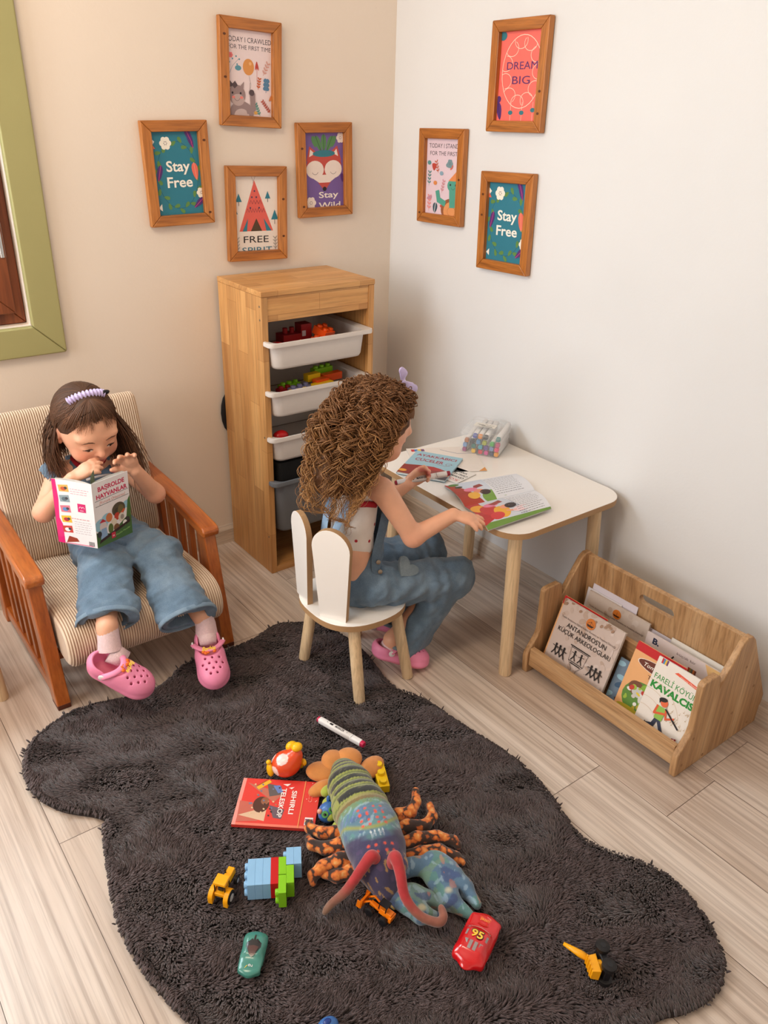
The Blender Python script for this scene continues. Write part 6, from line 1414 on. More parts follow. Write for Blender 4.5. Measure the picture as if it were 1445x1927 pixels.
lab(.07,.034).build('box_label',plane_fn(bc-fu*.034+bk*.022+Vector((0,0,.0838)),fu,bk),t)
# marker in the far hand, marker on the rug
marker((1.262,1.588,.528),(1.402,1.528,.545),(150,34,56),'white marker with dark red end caps, held in the girl\'s hand above the table',writing=True,r=.0074,up=(-.35,-.6,.7))
marker((.862,1.366,.046),(.902,1.226,.046),(196,40,80),'white marker with crimson end caps, lying alone on the rug',writing=True,r=.0078)
# ------------------------------------------------------------ rug
RUG=[(.205,1.666),(.255,1.754),(.376,1.804),(.51,1.776),(.598,1.77),(.691,1.821),(.815,1.818),(.902,1.817),(1.006,1.845),(1.063,1.82),(1.125,1.77),(1.15,1.66),(1.150,1.544),(1.128,1.41),(1.164,1.306),(1.179,1.191),(1.201,1.054),(1.207,.949),(1.188,.854),(1.158,.754),(1.172,.691),(1.207,.632),(1.229,.566),(1.218,.494),(1.189,.427),(1.154,.383),(1.109,.358),(1.057,.352),(.996,.366),(.957,.383),(.88,.395),(.75,.39),(.60,.43),(.45,.54),(.33,.70),(.273,.863),(.25,.946),(.238,1.042),(.238,1.137),(.26,1.242),(.293,1.369),(.303,1.407),(.237,1.483),(.202,1.566)]
def closed_spline(P,n=6):
    P=np.array(P); out=[]
    for i in range(len(P)):
        a,b,c,d=P[i-1],P[i],P[(i+1)%len(P)],P[(i+2)%len(P)]
        for k in range(n):
            t=k/n; out.append(.5*((2*b)+(-a+c)*t+(2*a-5*b+4*c-d)*t*t+(-a+3*b-3*c+d)*t**3))
    return np.array(out)
RP=closed_spline(RUG)
def inside(pts,P):
    x,y=pts[:,0],pts[:,1]; r=np.zeros(len(pts),bool); Q=np.roll(P,-1,0)
    for (x0,y0),(x1,y1) in zip(P,Q):
        c=((y0>y)!=(y1>y)); r^=c&(x<(x1-x0)*(y-y0)/((y1-y0) if y1!=y0 else 1e-9)+x0)
    return r
def edge_dist(pts,P):
    Q=np.roll(P,-1,0); best=np.full(len(pts),9.0); nx=np.zeros((len(pts),2))
    for a,b in zip(P,Q):
        ab=b-a; t=np.clip(((pts-a)@ab)/(ab@ab),0,1); d=pts-(a+t[:,None]*ab); L=np.hypot(d[:,0],d[:,1]); m=L<best; best[m]=L[m]; nx[m]=-d[m]/(L[m][:,None]+1e-9)
    return best,nx
rugt=thing('rug','large dark brown shaggy rug in an animal-hide shape covering the laminate floor','rug',(.72,1.1,0))
rb=M('rug_backing',(48,40,40),.95)
Ro=RP; cen=Ro.mean(0)
g=G(); n=len(Ro); inn=[]
for i in range(n):
    t_=Ro[(i+1)%n]-Ro[i-1]; nn=np.array([t_[1],-t_[0]]); nn/=np.linalg.norm(nn)
    if not inside(np.array([Ro[i]+nn*.004]),RP)[0]: nn=-nn
    inn.append((nn,))
def ringoff(o): return [(Ro[i][0]+inn[i][0][0]*o,Ro[i][1]+inn[i][0][1]*o) for i in range(n)]
loft(g,[[(x,y,.0006) for x,y in ringoff(.006)],[(x,y,.010) for x,y in ringoff(.006)],[(x,y,.014) for x,y in ringoff(.014)]])
mesh('rug_base',g,rb,rugt)
def pile():
    r=np.random.default_rng(21); N_=150000; pts=np.stack([r.uniform(.19,1.25,N_),r.uniform(.34,1.86,N_)],1); pts=pts[inside(pts,RP)]; N_=len(pts)
    d,nrm=edge_dist(pts,RP[::2])
    f=lambda s,q: sum(np.sin(pts@np.array(k)+p) for k,p in zip(np.random.default_rng(s).normal(size=(4,2))*q,(0,1,2,3)))
    ang=1.1*f(1,6)+.8*f(2,18)+.35*r.normal(size=N_); lean=np.stack([np.cos(ang),np.sin(ang)],1)
    e=np.clip(1-d/.035,0,1)[:,None]; lean=lean*(1-e)-nrm*e*.8
    cl=f(3,55)+f(4,90); cx=np.stack([f(5,60),f(6,60)],1)*.0020*(1-e)
    Lh=(.0150+.0025*r.random(N_)+.0028*np.tanh(cl*.5))*(1-.35*np.clip(1-d/.012,0,1))
    K=4; t=np.linspace(0,1,K); S=np.zeros((N_,K,3))
    for k in range(K): 
        S[:,k,:2]=pts+(lean*(.75*t[k]**1.3)*Lh[:,None]*1.15+cx*t[k]); S[:,k,2]=.010+Lh*(t[k]-.22*t[k]**2)
    V,F=strands(S,r.uniform(.0014,.0028,N_),3,taper=False)
    # taper to a point
    V=V.reshape(N_,K,3,3); c=V.mean(2,keepdims=True); w=np.array([.9,1.15,1.0,.30])[None,:,None,None]; V=(c+(V-c)*w).reshape(-1,3)
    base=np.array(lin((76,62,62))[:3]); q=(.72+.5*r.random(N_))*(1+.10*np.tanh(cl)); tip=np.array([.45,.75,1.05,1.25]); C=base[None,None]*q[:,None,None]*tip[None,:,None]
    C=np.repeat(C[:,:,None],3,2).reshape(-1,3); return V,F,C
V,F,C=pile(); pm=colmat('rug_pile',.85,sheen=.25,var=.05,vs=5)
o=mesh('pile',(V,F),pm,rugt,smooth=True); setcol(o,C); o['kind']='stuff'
RZ=.026
# ------------------------------------------------------------ plush lobster
lob=thing('plush_lobster','big plush lobster with green banded tail, blue claws and red feelers on the rug','soft toy',(.73,.98,.02))
SPN=np.array([(.808,1.178,.058),(.782,1.115,.074),(.758,1.040,.084),(.738,.975,.086),(.722,.930,.084),(.708,.895,.076),(.700,.872,.062)])
LR=[.030,.047,.057,.059,.056,.046,.030]
lb=chain(SPN,LR,.02,flat=((0,0,1),1.12))
for sx in (-1,1):
    lb.append(E_((.703+.030*sx*.95,.888-.018*sx,.090),(.020,.020,.020),None,.012))
lb+=[E_((.694,.856,.048),(.024,.020,.018),None,.012)]
def along(p):
    best=np.full(len(p),9.);s=np.zeros(len(p)); acc=0
    for a,b in zip(SPN,SPN[1:]):
        ab=b-a;L=np.linalg.norm(ab); t=np.clip(((p-a)@ab)/(L*L),0,1); d=np.linalg.norm(p-(a+t[:,None]*ab),axis=1); m=d<best; best[m]=d[m]; s[m]=acc+t[m]*L; acc+=L
    return s/acc
def ldisp(p):
    s=along(p); seg=np.abs(np.sin(PI*s*12)); m=(s<.56); return np.where(m,-.0028*seg+.0018,0)+wav(p,2,120,.0008)
V,F=sdf_mesh(lb,.0024,ldisp); V=relax(V,F,1,.3); s=along(V)
lat=(V-np.array((.74,1.0,0)))@np.array((.93,-.36,0)); lat=lat-(s*0)
ax_=nv(SPN[-1]-SPN[0]); side=np.cross(ax_,(0,0,1)); cx=np.stack([np.interp(s,np.linspace(0,1,7),SPN[:,i]) for i in range(3)],1); q=(V-cx)@side/.058; zt=(V[:,2]-cx[:,2])/.058
r=np.random.default_rng(2)
nz=wav(V,41,160,.5); nz2=wav(V,42,420,.5); nz3=wav(V,44,60,.5)
def cl(c): return np.array(lin(c)[:3])
C=np.tile(cl((150,156,78)),(len(V),1))
def put(w,c): 
    global C
    w=np.clip(w,0,1)[:,None]; C=C*(1-w)+cl(c)*w
ph=(s*12+.12*q*q+.05*nz)%1
tail=s<.50
put((np.abs(ph-.5)<.25)*tail*(np.abs(q)<.90)*1.0,(34,37,36)); put(((ph<.13)|(ph>.90))*tail*.8,(92,104,52)); put(.16*(nz2>.3)*tail,(176,178,120)); put((np.abs(s-.52)<.028)*.9,(124,98,58)); put((np.abs(s-.50)<.010)*.6,(170,170,110))
head=s>.555
put(((s>.54)&(s<.60))*1.0,(116,146,110)); put(head*(s>.58)*1.0,(92,128,146)); put(head*(nz>.15)*(s<.82)*.6,(92,150,140)); put(head*(nz2>.2)*.45,(176,198,214)); put(head*(nz<-.3)*.5,(62,84,140))
put(((s>.60)&(s<.66))*(nz2>-.05)*.6,(90,110,170))
put(np.clip(1-np.abs((s-.76)+.10*q*q)/.022,0,1)*.9,(160,160,60)); put(np.clip(((s-.795)+.06*q*q)/.03,0,1)*(zt>-.2)*.92,(58,44,84)); put((s>.84)*(nz>.25)*.6,(88,70,110)); put((s>.9)*(nz2>.3)*.7,(190,150,80))
for ss in (.62,.66,.70,.735,.85,.89):
    for qq in (-.42,-.16,.16,.42):
        put(np.clip(1.6-((s-ss-.004*math.sin(qq*40))**2/.00007+(q-qq)**2/.0030),0,1)*(zt>0),(222,84,60))
for qq in (-.22,-.08,.08,.22): put(np.clip(1.4-((s-.79)**2/.00010+(q-qq)**2/.0012),0,1)*(zt>0),(214,220,224))
lm_=colmat('plush_print',.85,sheen=.4,bmp=.0006,bscale=600,var=.15,vs=120)
o=mesh('body',(V,F),lm_,lob,smooth=True); setcol(o,C)
fan=M('orange_plush',(214,138,70),.85,.28,26,bmp=.0006,bscale=500,sheen=.3)
def lobe(c,dirv,L,w,h,name,m,notch=False):
    c=np.array(c,float); d=nv(dirv); u=np.array((0,0,1.)); u=nv(u-d*(u@d)); s_=np.cross(d,u); R=np.stack([d,s_,u],1)
    pr=[E_(c,(L,w,h),R,.004),C_(c-d*L*.9,c,w*.45,w*.7,.01,flat=(u,w*.7/h))]; V,F=sdf_mesh(pr,.0028,lambda p:wav(p,7,110,.0012)); return mesh(name,(V,F),m,lob,smooth=True)
for c,dv,L,w in (((.768,1.212,.046),(-.80,.60,.05),.038,.030),((.806,1.214,.056),(-.25,.95,.15),.032,.032),((.838,1.200,.058),(.35,.85,.12),.032,.032),((.872,1.155,.046),(.95,.35,0),.040,.026),((.742,1.172,.040),(-.98,.05,0),.034,.018)):
    lobe(c,dv,L,w,.013,'tail_fin',fan)
grn=M('lime_plush',(170,180,70),.85,.15,60,sheen=.3)
for x,y in ((.741,1.150),(.724,1.118),(.712,1.085),(.706,1.050),(.698,1.015)): lobe((x,y,.050),(-.8,-.35,-.1),.015,.012,.010,'side_fin',grn)
legm,nt,b=newmat('orange_spotted_plush'); v=coords(nt,(1,1,1)); vo=N(nt,'ShaderNodeTexVoronoi'); vo.inputs['Scale'].default_value=52; n5=noise(nt,v,30); nz_=N(nt,'ShaderNodeTexNoise'); nz_.inputs['Scale'].default_value=70; nt.links.new(v,nz_.inputs['Vector']); vm=N(nt,'ShaderNodeVectorMath',operation='MULTIPLY_ADD'); vm.inputs[1].default_value=(.02,.02,.02); nt.links.new(nz_.outputs['Color'],vm.inputs[0]); nt.links.new(v,vm.inputs[2]); nt.links.new(vm.outputs[0],vo.inputs['Vector'])
c=ramp(nt,vo.outputs['Distance'],[(.0,(236,196,130)),(.25,(230,140,60)),(.46,(206,104,40)),(.56,(66,42,30)),(1,(44,30,28))]); c=mix(nt,.25,c,ramp(nt,n5,[(.4,(150,90,60)),(.6,(255,255,255))]),'MULTIPLY'); nt.links.new(c,b.inputs['Base Color']); b.inputs['Roughness'].default_value=.85; b.inputs['Sheen Weight'].default_value=.3
def plush_leg(pts,rs):
    V,F=sdf_mesh(chain(pts,rs,.006),.0026,lambda p:wav(p,9,150,.0008)); mesh('leg',(V,F),legm,lob,smooth=True)
plush_leg([(.80,1.01,.055),(.832,.998,.052),(.860,.990,.050),(.888,1.005,.052),(.905,1.028,.056)],[.015,.015,.013,.011,.009])
plush_leg([(.79,.975,.050),(.830,.965,.048),(.865,.945,.046),(.893,.952,.050),(.905,.978,.055)],[.015,.015,.013,.011,.009])
plush_leg([(.78,.935,.050),(.825,.925,.052),(.865,.905,.050),(.890,.880,.045),(.893,.866,.040)],[.015,.015,.013,.010,.008])
plush_leg([(.77,.905,.045),(.810,.893,.044),(.850,.878,.042),(.872,.848,.036),(.875,.833,.034)],[.016,.017,.015,.011,.008])
plush_leg([(.72,1.02,.050),(.693,1.040,.050),(.670,1.058,.048),(.655,1.085,.046),(.662,1.098,.046)],[.014,.015,.013,.011,.009])
plush_leg([(.71,.985,.050),(.680,1.005,.052),(.652,1.018,.050),(.636,1.045,.046),(.640,1.068,.044)],[.016,.017,.014,.011,.008])
plush_leg([(.70,.960,.048),(.660,.975,.048),(.625,.985,.044),(.600,.985,.038),(.592,.972,.034)],[.017,.018,.015,.011,.008])
plush_leg([(.70,.935,.045),(.670,.945,.040),(.640,.955,.038),(.622,.975,.038)],[.017,.017,.014,.010])
clawm=colmat('blue_plush_print',.85,sheen=.4,bmp=.0006,bscale=600,var=.15,vs=120)
def claw(arm,c,tip,w,h,gap,name='claw'):
    c=np.array(c,float);tip=np.array(tip,float); d=nv(tip-c); u=np.array((0,0,1.)); u=nv(u-d*(u@d)); s_=np.cross(d,u); R=np.stack([d,s_,u],1); L=np.linalg.norm(tip-c)
    pr=chain(arm,[.020]*len(arm),.015)+[E_(c,(L*.62,w,h),R,.02)]
    pr+=chain([c+s_*w*.35,c+s_*w*.55+d*L*.5,tip+s_*.004],[w*.58,w*.48,.009],.01,flat=(u,w*.5/h))+chain([c-s_*w*.35,c-s_*w*.55+d*L*.45,tip-s_*w*.5-d*L*.12],[w*.52,w*.40,.010],.01,flat=(u,w*.5/h))
    pr.append(C_(c+d*L*.12,tip+d*.02-s_*w*.2,.0012,.007,.004,op='s',flat=(u,.25)))
    V,F=sdf_mesh(pr,.0024,lambda p:wav(p,6,120,.0010)); V=relax(V,F,1,.3); nz=wav(V,51,90,.6); n2=wav(V,52,260,.6); n3=wav(V,53,60,.6)
    C=np.tile(cl((86,118,146)),(len(V),1))
    for w_,cc in (((nz>.1)*.7,(92,142,128)),((n3>.25)*.6,(118,148,120)),((n2>.35)*.5,(160,186,206)),((nz<-.35)*.7,(60,74,128)),((n2<-.5)*.5,(196,120,90))): C=C*(1-w_[:,None])+cl(cc)*w_[:,None]
    sp=c+d*L*.45+s_*w*.55+u*h*.8; m=np.clip(1.5-((V-sp)**2).sum(1)/.00008,0,1)[:,None]; C=C*(1-m)+cl((196,190,160))*m
    o=mesh(name,(V,F),clawm,lob,smooth=True); setcol(o,C)
claw([(.735,.885,.055),(.775,.872,.054)],(.812,.822,.050),(.808,.727,.038),.040,.024,.0)
claw([(.690,.860,.045),(.700,.850,.042)],(.728,.818,.044),(.755,.765,.036),.034,.020,.0)
redp,nt,b=newmat('red_brown_velvet'); v=coords(nt); sp=N(nt,'ShaderNodeSeparateXYZ'); nt.links.new(v,sp.inputs[0]); nt.links.new(mix(nt,.3,ramp(nt,sp.outputs[2],[(.02,(126,96,76)),(.05,(146,84,66)),(.075,(178,38,44)),(1,(186,34,42))]),ramp(nt,noise(nt,v,70),[(.35,(180,150,140)),(.65,(255,255,255))]),'MULTIPLY'),b.inputs['Base Color']); b.inputs['Roughness'].default_value=.8; b.inputs['Sheen Weight'].default_value=.5
def feeler(pts,rs): 
    V,F=sdf_mesh(chain(closed_open(pts),np.interp(np.linspace(0,1,len(closed_open(pts))),np.linspace(0,1,len(rs)),rs),.004),.0022); mesh('antenna',(V,F),redp,lob,smooth=True)
def closed_open(P,n=4):
    P=[np.array(p,float) for p in P]; P=[2*P[0]-P[1]]+P+[2*P[-1]-P[-2]]; o=[]
    for i in range(1,len(P)-2):
        for k in range(n):
            t=k/n; a,b,c,d=P[i-1:i+3]; o.append(.5*((2*b)+(-a+c)*t+(2*a-5*b+4*c-d)*t*t+(-a+3*b-3*c+d)*t**3))
    o.append(P[-2]); return o
feeler([(.692,.892,.108),(.680,.893,.128),(.655,.892,.108),(.620,.893,.072),(.590,.902,.046),(.573,.899,.038)],[.011,.011,.010,.009,.007,.005])
feeler([(.712,.868,.108),(.716,.862,.132),(.708,.835,.118),(.698,.805,.088),(.707,.770,.066),(.730,.742,.058),(.746,.744,.060),(.755,.762,.060)],[.011,.011,.010,.009,.008,.008,.007,.006])
blk=M('black_bead',(14,12,14),.12); crm=M('cream_feeler_plush',(196,176,120),.8,.3,120)
for p in ((.686,.884,.110),(.702,.874,.108)): mesh('eye',G().ell(p,(.0055,.0055,.0045)),blk,lob,smooth=True)
for pts in ([(.680,.850,.050),(.676,.862,.044),(.668,.872,.038)],[(.698,.850,.048),(.690,.838,.042),(.678,.856,.036)][:2]+[(.686,.826,.036)]):
    mesh('mouth_feeler',G().tube(pts,[.006,.0065,.005],10),crm,lob,smooth=True)
mesh('fabric_tag',G().box((.828,1.050,.045),(.846,1.062,.0458),rot=(0,.5,.6)),M('white_tag_cloth',(232,228,224),.7),lob)
# ------------------------------------------------------------ assembled toy bricks
st=thing('toy_brick_construction','toy brick construction of sky blue, red and lime bricks clicked together on the rug','toy',(.52,1.02,RZ))
a_=Vector((-.86,.51,0)).normalized(); b_=Vector((-.51,-.86,0)).normalized(); Rm_=Matrix((b_,a_.cross(b_),a_)).transposed()
if (a_.cross(b_)).z<0: pass
def layer(i,b0,nb,m,mid=.054,nu=2):
    p=.0215; th_=.0155; o0=Vector((.500,1.073,0))   # top edge start of the first layer
    c=o0+b_*(p*(b0+nb/2))-a_*(th_*(i+1)); c.z=RZ+p*nu/2+.002
    o=brick('brick',tuple(c),nb,nu,p,th_,m,Rm_,parent=st); return o
for i in range(3): layer(i,0,3,bl_bl)
layer(3,0,3,bl_red); layer(4,0,2,bl_gr); layer(4,2.05,2,bl_gr); layer(5,1.0,2,bl_gr); layer(5,-1.05,2,bl_bl); layer(6,-1.05,2,bl_bl)
o=brick('building_block',(.876,1.122,RZ+.004),3,1,.027,.02,bl_ye,(0,0,math.atan2(1.082-1.162,.849-.887)),'yellow three-stud brick lying against the lobster tail on the rug'); 
# ------------------------------------------------------------ vehicles
tyre=M('black_tyre_rubber',(24,22,24),.55,.05); ylp=M('yellow_toy_plastic',(250,172,20),.3,.03); orp=M('orange_toy_plastic',(250,130,16),.3,.03); dkp=M('black_toy_plastic',(26,26,30),.35,.04); rimw=M('white_rim_plastic',(214,206,200),.4)
def frame3(loc,head,up=(0,0,1)):
    f=Vector(head).normalized(); u=(Vector(up)-f*f.dot(Vector(up))).normalized(); s=f.cross(u); L=Vector(loc); R=Matrix((f,-s,u)).transposed()   # x forward, y left, z up
    return (lambda x,y,z: L+R@Vector((x,y,z))),R
def tbox(g,T,a,b,mi=0,taper=0):
    (x0,y0,z0),(x1,y1,z1)=a,b; t=taper
    vs=[T(x0,y0,z0),T(x1,y0,z0),T(x1,y1,z0),T(x0,y1,z0),T(x0+t,y0+t,z1),T(x1-t,y0+t,z1),T(x1-t,y1-t,z1),T(x0+t,y1-t,z1)]
    g.add(vs,[(0,3,2,1),(4,5,6,7),(0,1,5,4),(1,2,6,5),(2,3,7,6),(3,0,4,7)],mi); return g
def wheel(T,R,x,y,z,r,w,parent,rim=rimw,hub=.55):
    ax=R@Vector((0,1,0)); o=mesh('wheel',G().lathe([(r*.8,-w/2),(r,-w*.38),(r,w*.38),(r*.8,w/2)],T(x,y,z),ax,24),tyre,parent,angle=45)
    g=G(); g.lathe([(r*hub,-w*.54),(r*hub,w*.54)],T(x,y,z),ax,18); mesh('rim',g,rim,o,angle=45)
# tractor
T,R=frame3((.437,1.060,RZ+.001),(.78,.60,0)); t=thing('toy_tractor','yellow toy tractor with black wheels standing beside the toy brick construction','toy vehicle',tuple(T(0,0,0)))
g=G(); tbox(g,T,(-.002,-.008,.018),(.040,.008,.033),0,.001); tbox(g,T,(-.022,-.011,.016),(.000,.011,.024)); mesh('hood',g,ylp,t,bev=.0015)
mesh('roof',tbox(G(),T,(-.020,-.014,.044),(.006,.014,.050),0,.001),ylp,t,bev=.0015)
g=G()
for x in (-.017,.003):
    for y in (-.011,.011): g.tube([T(x,y,.024),T(x,y,.045)],.0013,6)
mesh('cab_frame',g,dkp,t); mesh('seat',tbox(G(),T,(-.014,-.006,.024),(-.004,.006,.032)),dkp,t,bev=.001)
for y in (-1,1):
    mesh('fender',G().prism([(-.030+.0,0)]+[(-.014-.017*math.cos(q),.013+.017*math.sin(q)) for q in [PI*i/10 for i in range(11)]][::1],lambda u,v,d:T(u,d,v),.0115*y,.0215*y),ylp,t,bev=.001)
    wheel(T,R,-.014,y*.0185,.014,.0145,.010,t); wheel(T,R,.030,y*.013,.009,.009,.007,t)
mesh('chassis',tbox(G(),T,(-.024,-.006,.010),(.040,.006,.017)),dkp,t,bev=.001)
mesh('exhaust',G().tube([T(.022,.006,.032),T(.022,.006,.046)],.0018,8),dkp,t)
# loader
T,R=frame3((.660,.842,RZ+.002),(-.30,.90,.12),(.15,.0,1)); t=thing('toy_loader','orange toy wheel loader with black wheels beneath the lobster head','toy vehicle',tuple(T(0,0,0)))
g=G(); tbox(g,T,(-.032,-.008,.014),(-.004,.008,.026),0,.001); tbox(g,T,(-.006,-.005,.014),(.020,.005,.020)); tbox(g,T,(-.034,-.010,.010),(-.028,.010,.022)); mesh('body',g,orp,t,bev=.001)
g=G(); tbox(g,T,(.034,-.016,.002),(.042,.016,.005)); tbox(g,T,(.031,-.016,.002),(.034,.016,.024),0,0); tbox(g,T,(.033,-.017,.002),(.042,-.0155,.020)); tbox(g,T,(.033,.0155,.002),(.042,.017,.020)); bk_=mesh('bucket',g,orp,t,bev=.0006)
g=G(); g.tube([T(.0,-.007,.022),T(.018,-.008,.028),T(.032,-.008,.014)],.0022,6); g.tube([T(.0,.007,.022),T(.018,.008,.028),T(.032,.008,.014)],.0022,6); mesh('loader_arm',g,orp,t)
g=G()
for x,y in ((-.018,-.007),(-.018,.007),(-.002,-.007),(-.002,.007)): g.tube([T(x,y,.024),T(x,y,.038)],.0012,6)
tbox(g,T,(-.020,-.009,.037),(.0,.009,.039)); mesh('cab_frame',g,dkp,t)
for x in (-.020,.012):
    for y in (-1,1): wheel(T,R,x,y*.014,.009,.0095,.008,t,rim=dkp)
# cars
def car_body(T,R,L,W,H,name,m,parent,roofpos=(-.45,.25),slope=.8,extra=None):
    c=lambda x,y,z:np.array(T(x,y,z)); RR=np.array([list(r_) for r_ in R]); e=lambda cc,r_,k=.006,op='u':E_(c(*cc),r_,RR,k,op)
    pr=[BX_(c(0,0,H*.36),(L*.44,W*.5,H*.26),H*.20,RR,.004),e((-L*.02,0,H*.36),(L*.53,W*.44,H*.27),.008),BX_(c(-L*.12,0,H*.66),(L*.22,W*.36,H*.26),H*.20,RR,.014),e((-L*.30,0,H*.50),(L*.16,W*.42,H*.22),.012),e((L*.24,0,H*.46),(L*.24,W*.40,H*.18),.010)]
    for x in (-L*.31,L*.31):
        for y in (-1,1): pr.append(C_(c(x,y*W*.36,H*.20),c(x,y*W*.7,H*.20),H*.27,H*.27,.002,op='s'))
    if extra: pr+=extra(c,e)
    V,F=sdf_mesh(pr,.0014); V=relax(V,F,2,.5); return V,F,mesh(name,(V,F),m,parent,smooth=True)
def grid_cut(A,n=14):
    def cutx(A,n):
        out=[]
        for ps,c in A.it:
            q=[]
            for p in ps:
                for k in range(n):
                    x0,x1=A.w*k/n,A.w*(k+1)/n; r_=clip([(a-x0,b+10) for a,b in p],x1-x0,30)
                    if len(r_)>=3: q.append([(a+x0,b-10) for a,b in r_])
            out.append((q,c))
        A.it=out
    cutx(A,n); densify(A,n); return A
# red car
rcar=M('glossy_red_toy_paint',(206,14,24),.18,.02,coat=.8); T,R=frame3((.775,.678,RZ),(.905,.425,0)); 
t=thing('toy_car','glossy red toy race car with number 95 on its roof, lying on the rug','toy car',tuple(T(0,0,0)))
V,F,o=car_body(T,R,.118,.064,.038,'body',rcar,t)
decal_top=lambda prim_T,x,y,z0: None
def drape(A,T,R,x0,y0,ux,uy,zt,V,lift=.0006):
    """lay a flat drawing on the upper surface of a mesh: drawing u runs along (ux), v along (uy) in the car frame"""
    Ri=R.inverted(); L=T(0,0,0); loc=np.array([list(Ri@(Vector(p)-L)) for p in V]); top=loc[loc[:,2]>zt*.35]
    def f(a,b,d):
        x=x0+ux[0]*a+uy[0]*b; y=y0+ux[1]*a+uy[1]*b; w=np.exp(-((top[:,0]-x)**2+(top[:,1]-y)**2)/.000018); z=(w*top[:,2]).sum()/(w.sum()+1e-12)
        return T(x,y,z+lift+.0006+d)
    return f
gry=(150,138,136)
A=Art(.060,.048,(206,14,24)); A.it=[]
for k in range(4): A.rect(.004,.006+.0098*k,.018,.0062,gry)
A.rect(.030,.002,.012,.004,gry); A.rect(.030,.042,.012,.004,gry); A.rect(.045,.002,.006,.004,gry); A.rect(.045,.042,.006,.004,gry); A.line([(.054,.006),(.058,.024),(.054,.042)],.0012,(230,180,170))
grid_cut(A,8).build('roof_markings',drape(A,T,R,-.040,-.024,(1,0),(0,1),.036,V),t,root=None,coat=.5)
A=Art(.030,.024,(206,14,24)); A.it=[]; A.text('95',.015,.004,.024,(30,20,20),bold=.07,width=.026); A.text('95',.015,.0047,.022,(246,200,60),bold=.025,width=.023); A.build('roof_number',drape(A,T,R,-.014,.015,(0,-1),(1,0),.036,V,.0009),t,coat=.5)
A=Art(.034,.030,(206,14,24)); A.it=[]; A.ell(.017,.015,.0165,.0125,(206,60,40)); A.ell(.017,.015,.0155,.0115,(214,30,30)); A.text('Rusteze',.017,.011,.0105,(250,140,60),bold=.03,width=.028); A.line([(.004,.021),(.030,.021)],.0008,(250,140,60)); A.line([(.006,.008),(.028,.008)],.0008,(250,140,60))
A.build('bonnet_decal',drape(A,T,R,.052,-.017,(0,1),(-1,0),.036,V),t,coat=.5)
for x in (-.035,.035):
    for y in (-1,1): wheel(T,R,x,y*.0255,.009,.0095,.008,t,rim=M('red_rim',(160,30,34),.3))
# teal car
tcar=M('teal_toy_paint',(66,134,122),.22,.04,coat=.5); T,R=frame3((.418,.905,RZ),(-.66,-.75,0)); T0=T
t=thing('toy_car','teal toy sports car with black roof, nearest the left edge of the rug','toy car',tuple(T(0,0,0)))
V,F,o=car_body(T,R,.086,.042,.024,'body',tcar,t)
A=Art(.05,.03,(20,20,22)); A.it=[]; k=(22,22,26)
A.poly([(.000,.002),(.014,.013),(.002,.014),(.002,.016),(.014,.017),(.000,.028),(.026,.029),(.042,.020),(.046,.015),(.042,.010),(.026,.001)],k); A.poly([(.000,.0),(-.002,.030),(.03,.030),(.03,0)],k) if 0 else None; A.poly([(.026,.005),(.041,.010),(.042,.015),(.041,.020),(.026,.025),(.024,.015)],(78,44,40))
grid_cut(A).build('black_roof_panel',drape(A,T,R,-.032,-.015,(1,0),(0,1),.022,V),t,coat=.7)
A=Art(.024,.012,k); A.it=[]; A.text('pro',.008,.002,.009,(230,230,230),bold=.02,width=.013); A.text('4',.0185,.002,.010,(240,200,50),bold=.03,width=.005); A.build('bonnet_lettering',drape(A,T,R,.024,.012,(0,-1),(1,0),.022,V,.0008),t)
for y in (-1,1): mesh('headlight',G().ell(T(.035,y*.010,.0125),(.0022,.0022,.0016)),rimw,t,smooth=True)
for x in (-.026,.026):
    for y in (-1,1): wheel(T,R,x,y*.0150,.0062,.0068,.006,t,rim=dkp)
# excavator lying on its side
T,R=frame3((.935,.505,RZ+.020),(.52,.83,.0),(-.83,.53,.10)); t=thing('toy_excavator','yellow and black toy excavator tipped on its side near the right end of the rug','toy vehicle',(.93,.53,RZ))
g=G(); tbox(g,T,(-.026,-.011,.016),(.010,.014,.032),0,.002)
for k in range(4): tbox(g,T,(-.020+.008*k,-.012,.0315),(-.016+.008*k,.012,.0335))
mesh('body',g,ylp,t,bev=.0015); mesh('turntable',G().lathe([(.010,0),(.010,.008)],T(-.006,0,.009),R@Vector((0,0,1)),16),ylp,t,angle=40)
g=G(); g.tube([T(.008,.004,.024),T(.020,.004,.040),T(.040,.004,.066)],[.0065,.0075,.0035],10,flat=.8); mesh('boom',g,ylp,t,smooth=True); mesh('bucket',tbox(G(),T,(.004,-.004,.012),(.016,.010,.020),0,.002),ylp,t,bev=.001)
g=G(); tbox(g,T,(-.028,-.014,-.004),(.026,.014,.009)); mesh('undercarriage',g,dkp,t,bev=.002)
for x in (-.020,.018):
    for y in (-1,1): wheel(T,R,x,y*.0185,.002,.0135,.011,t,rim=dkp,hub=.4)
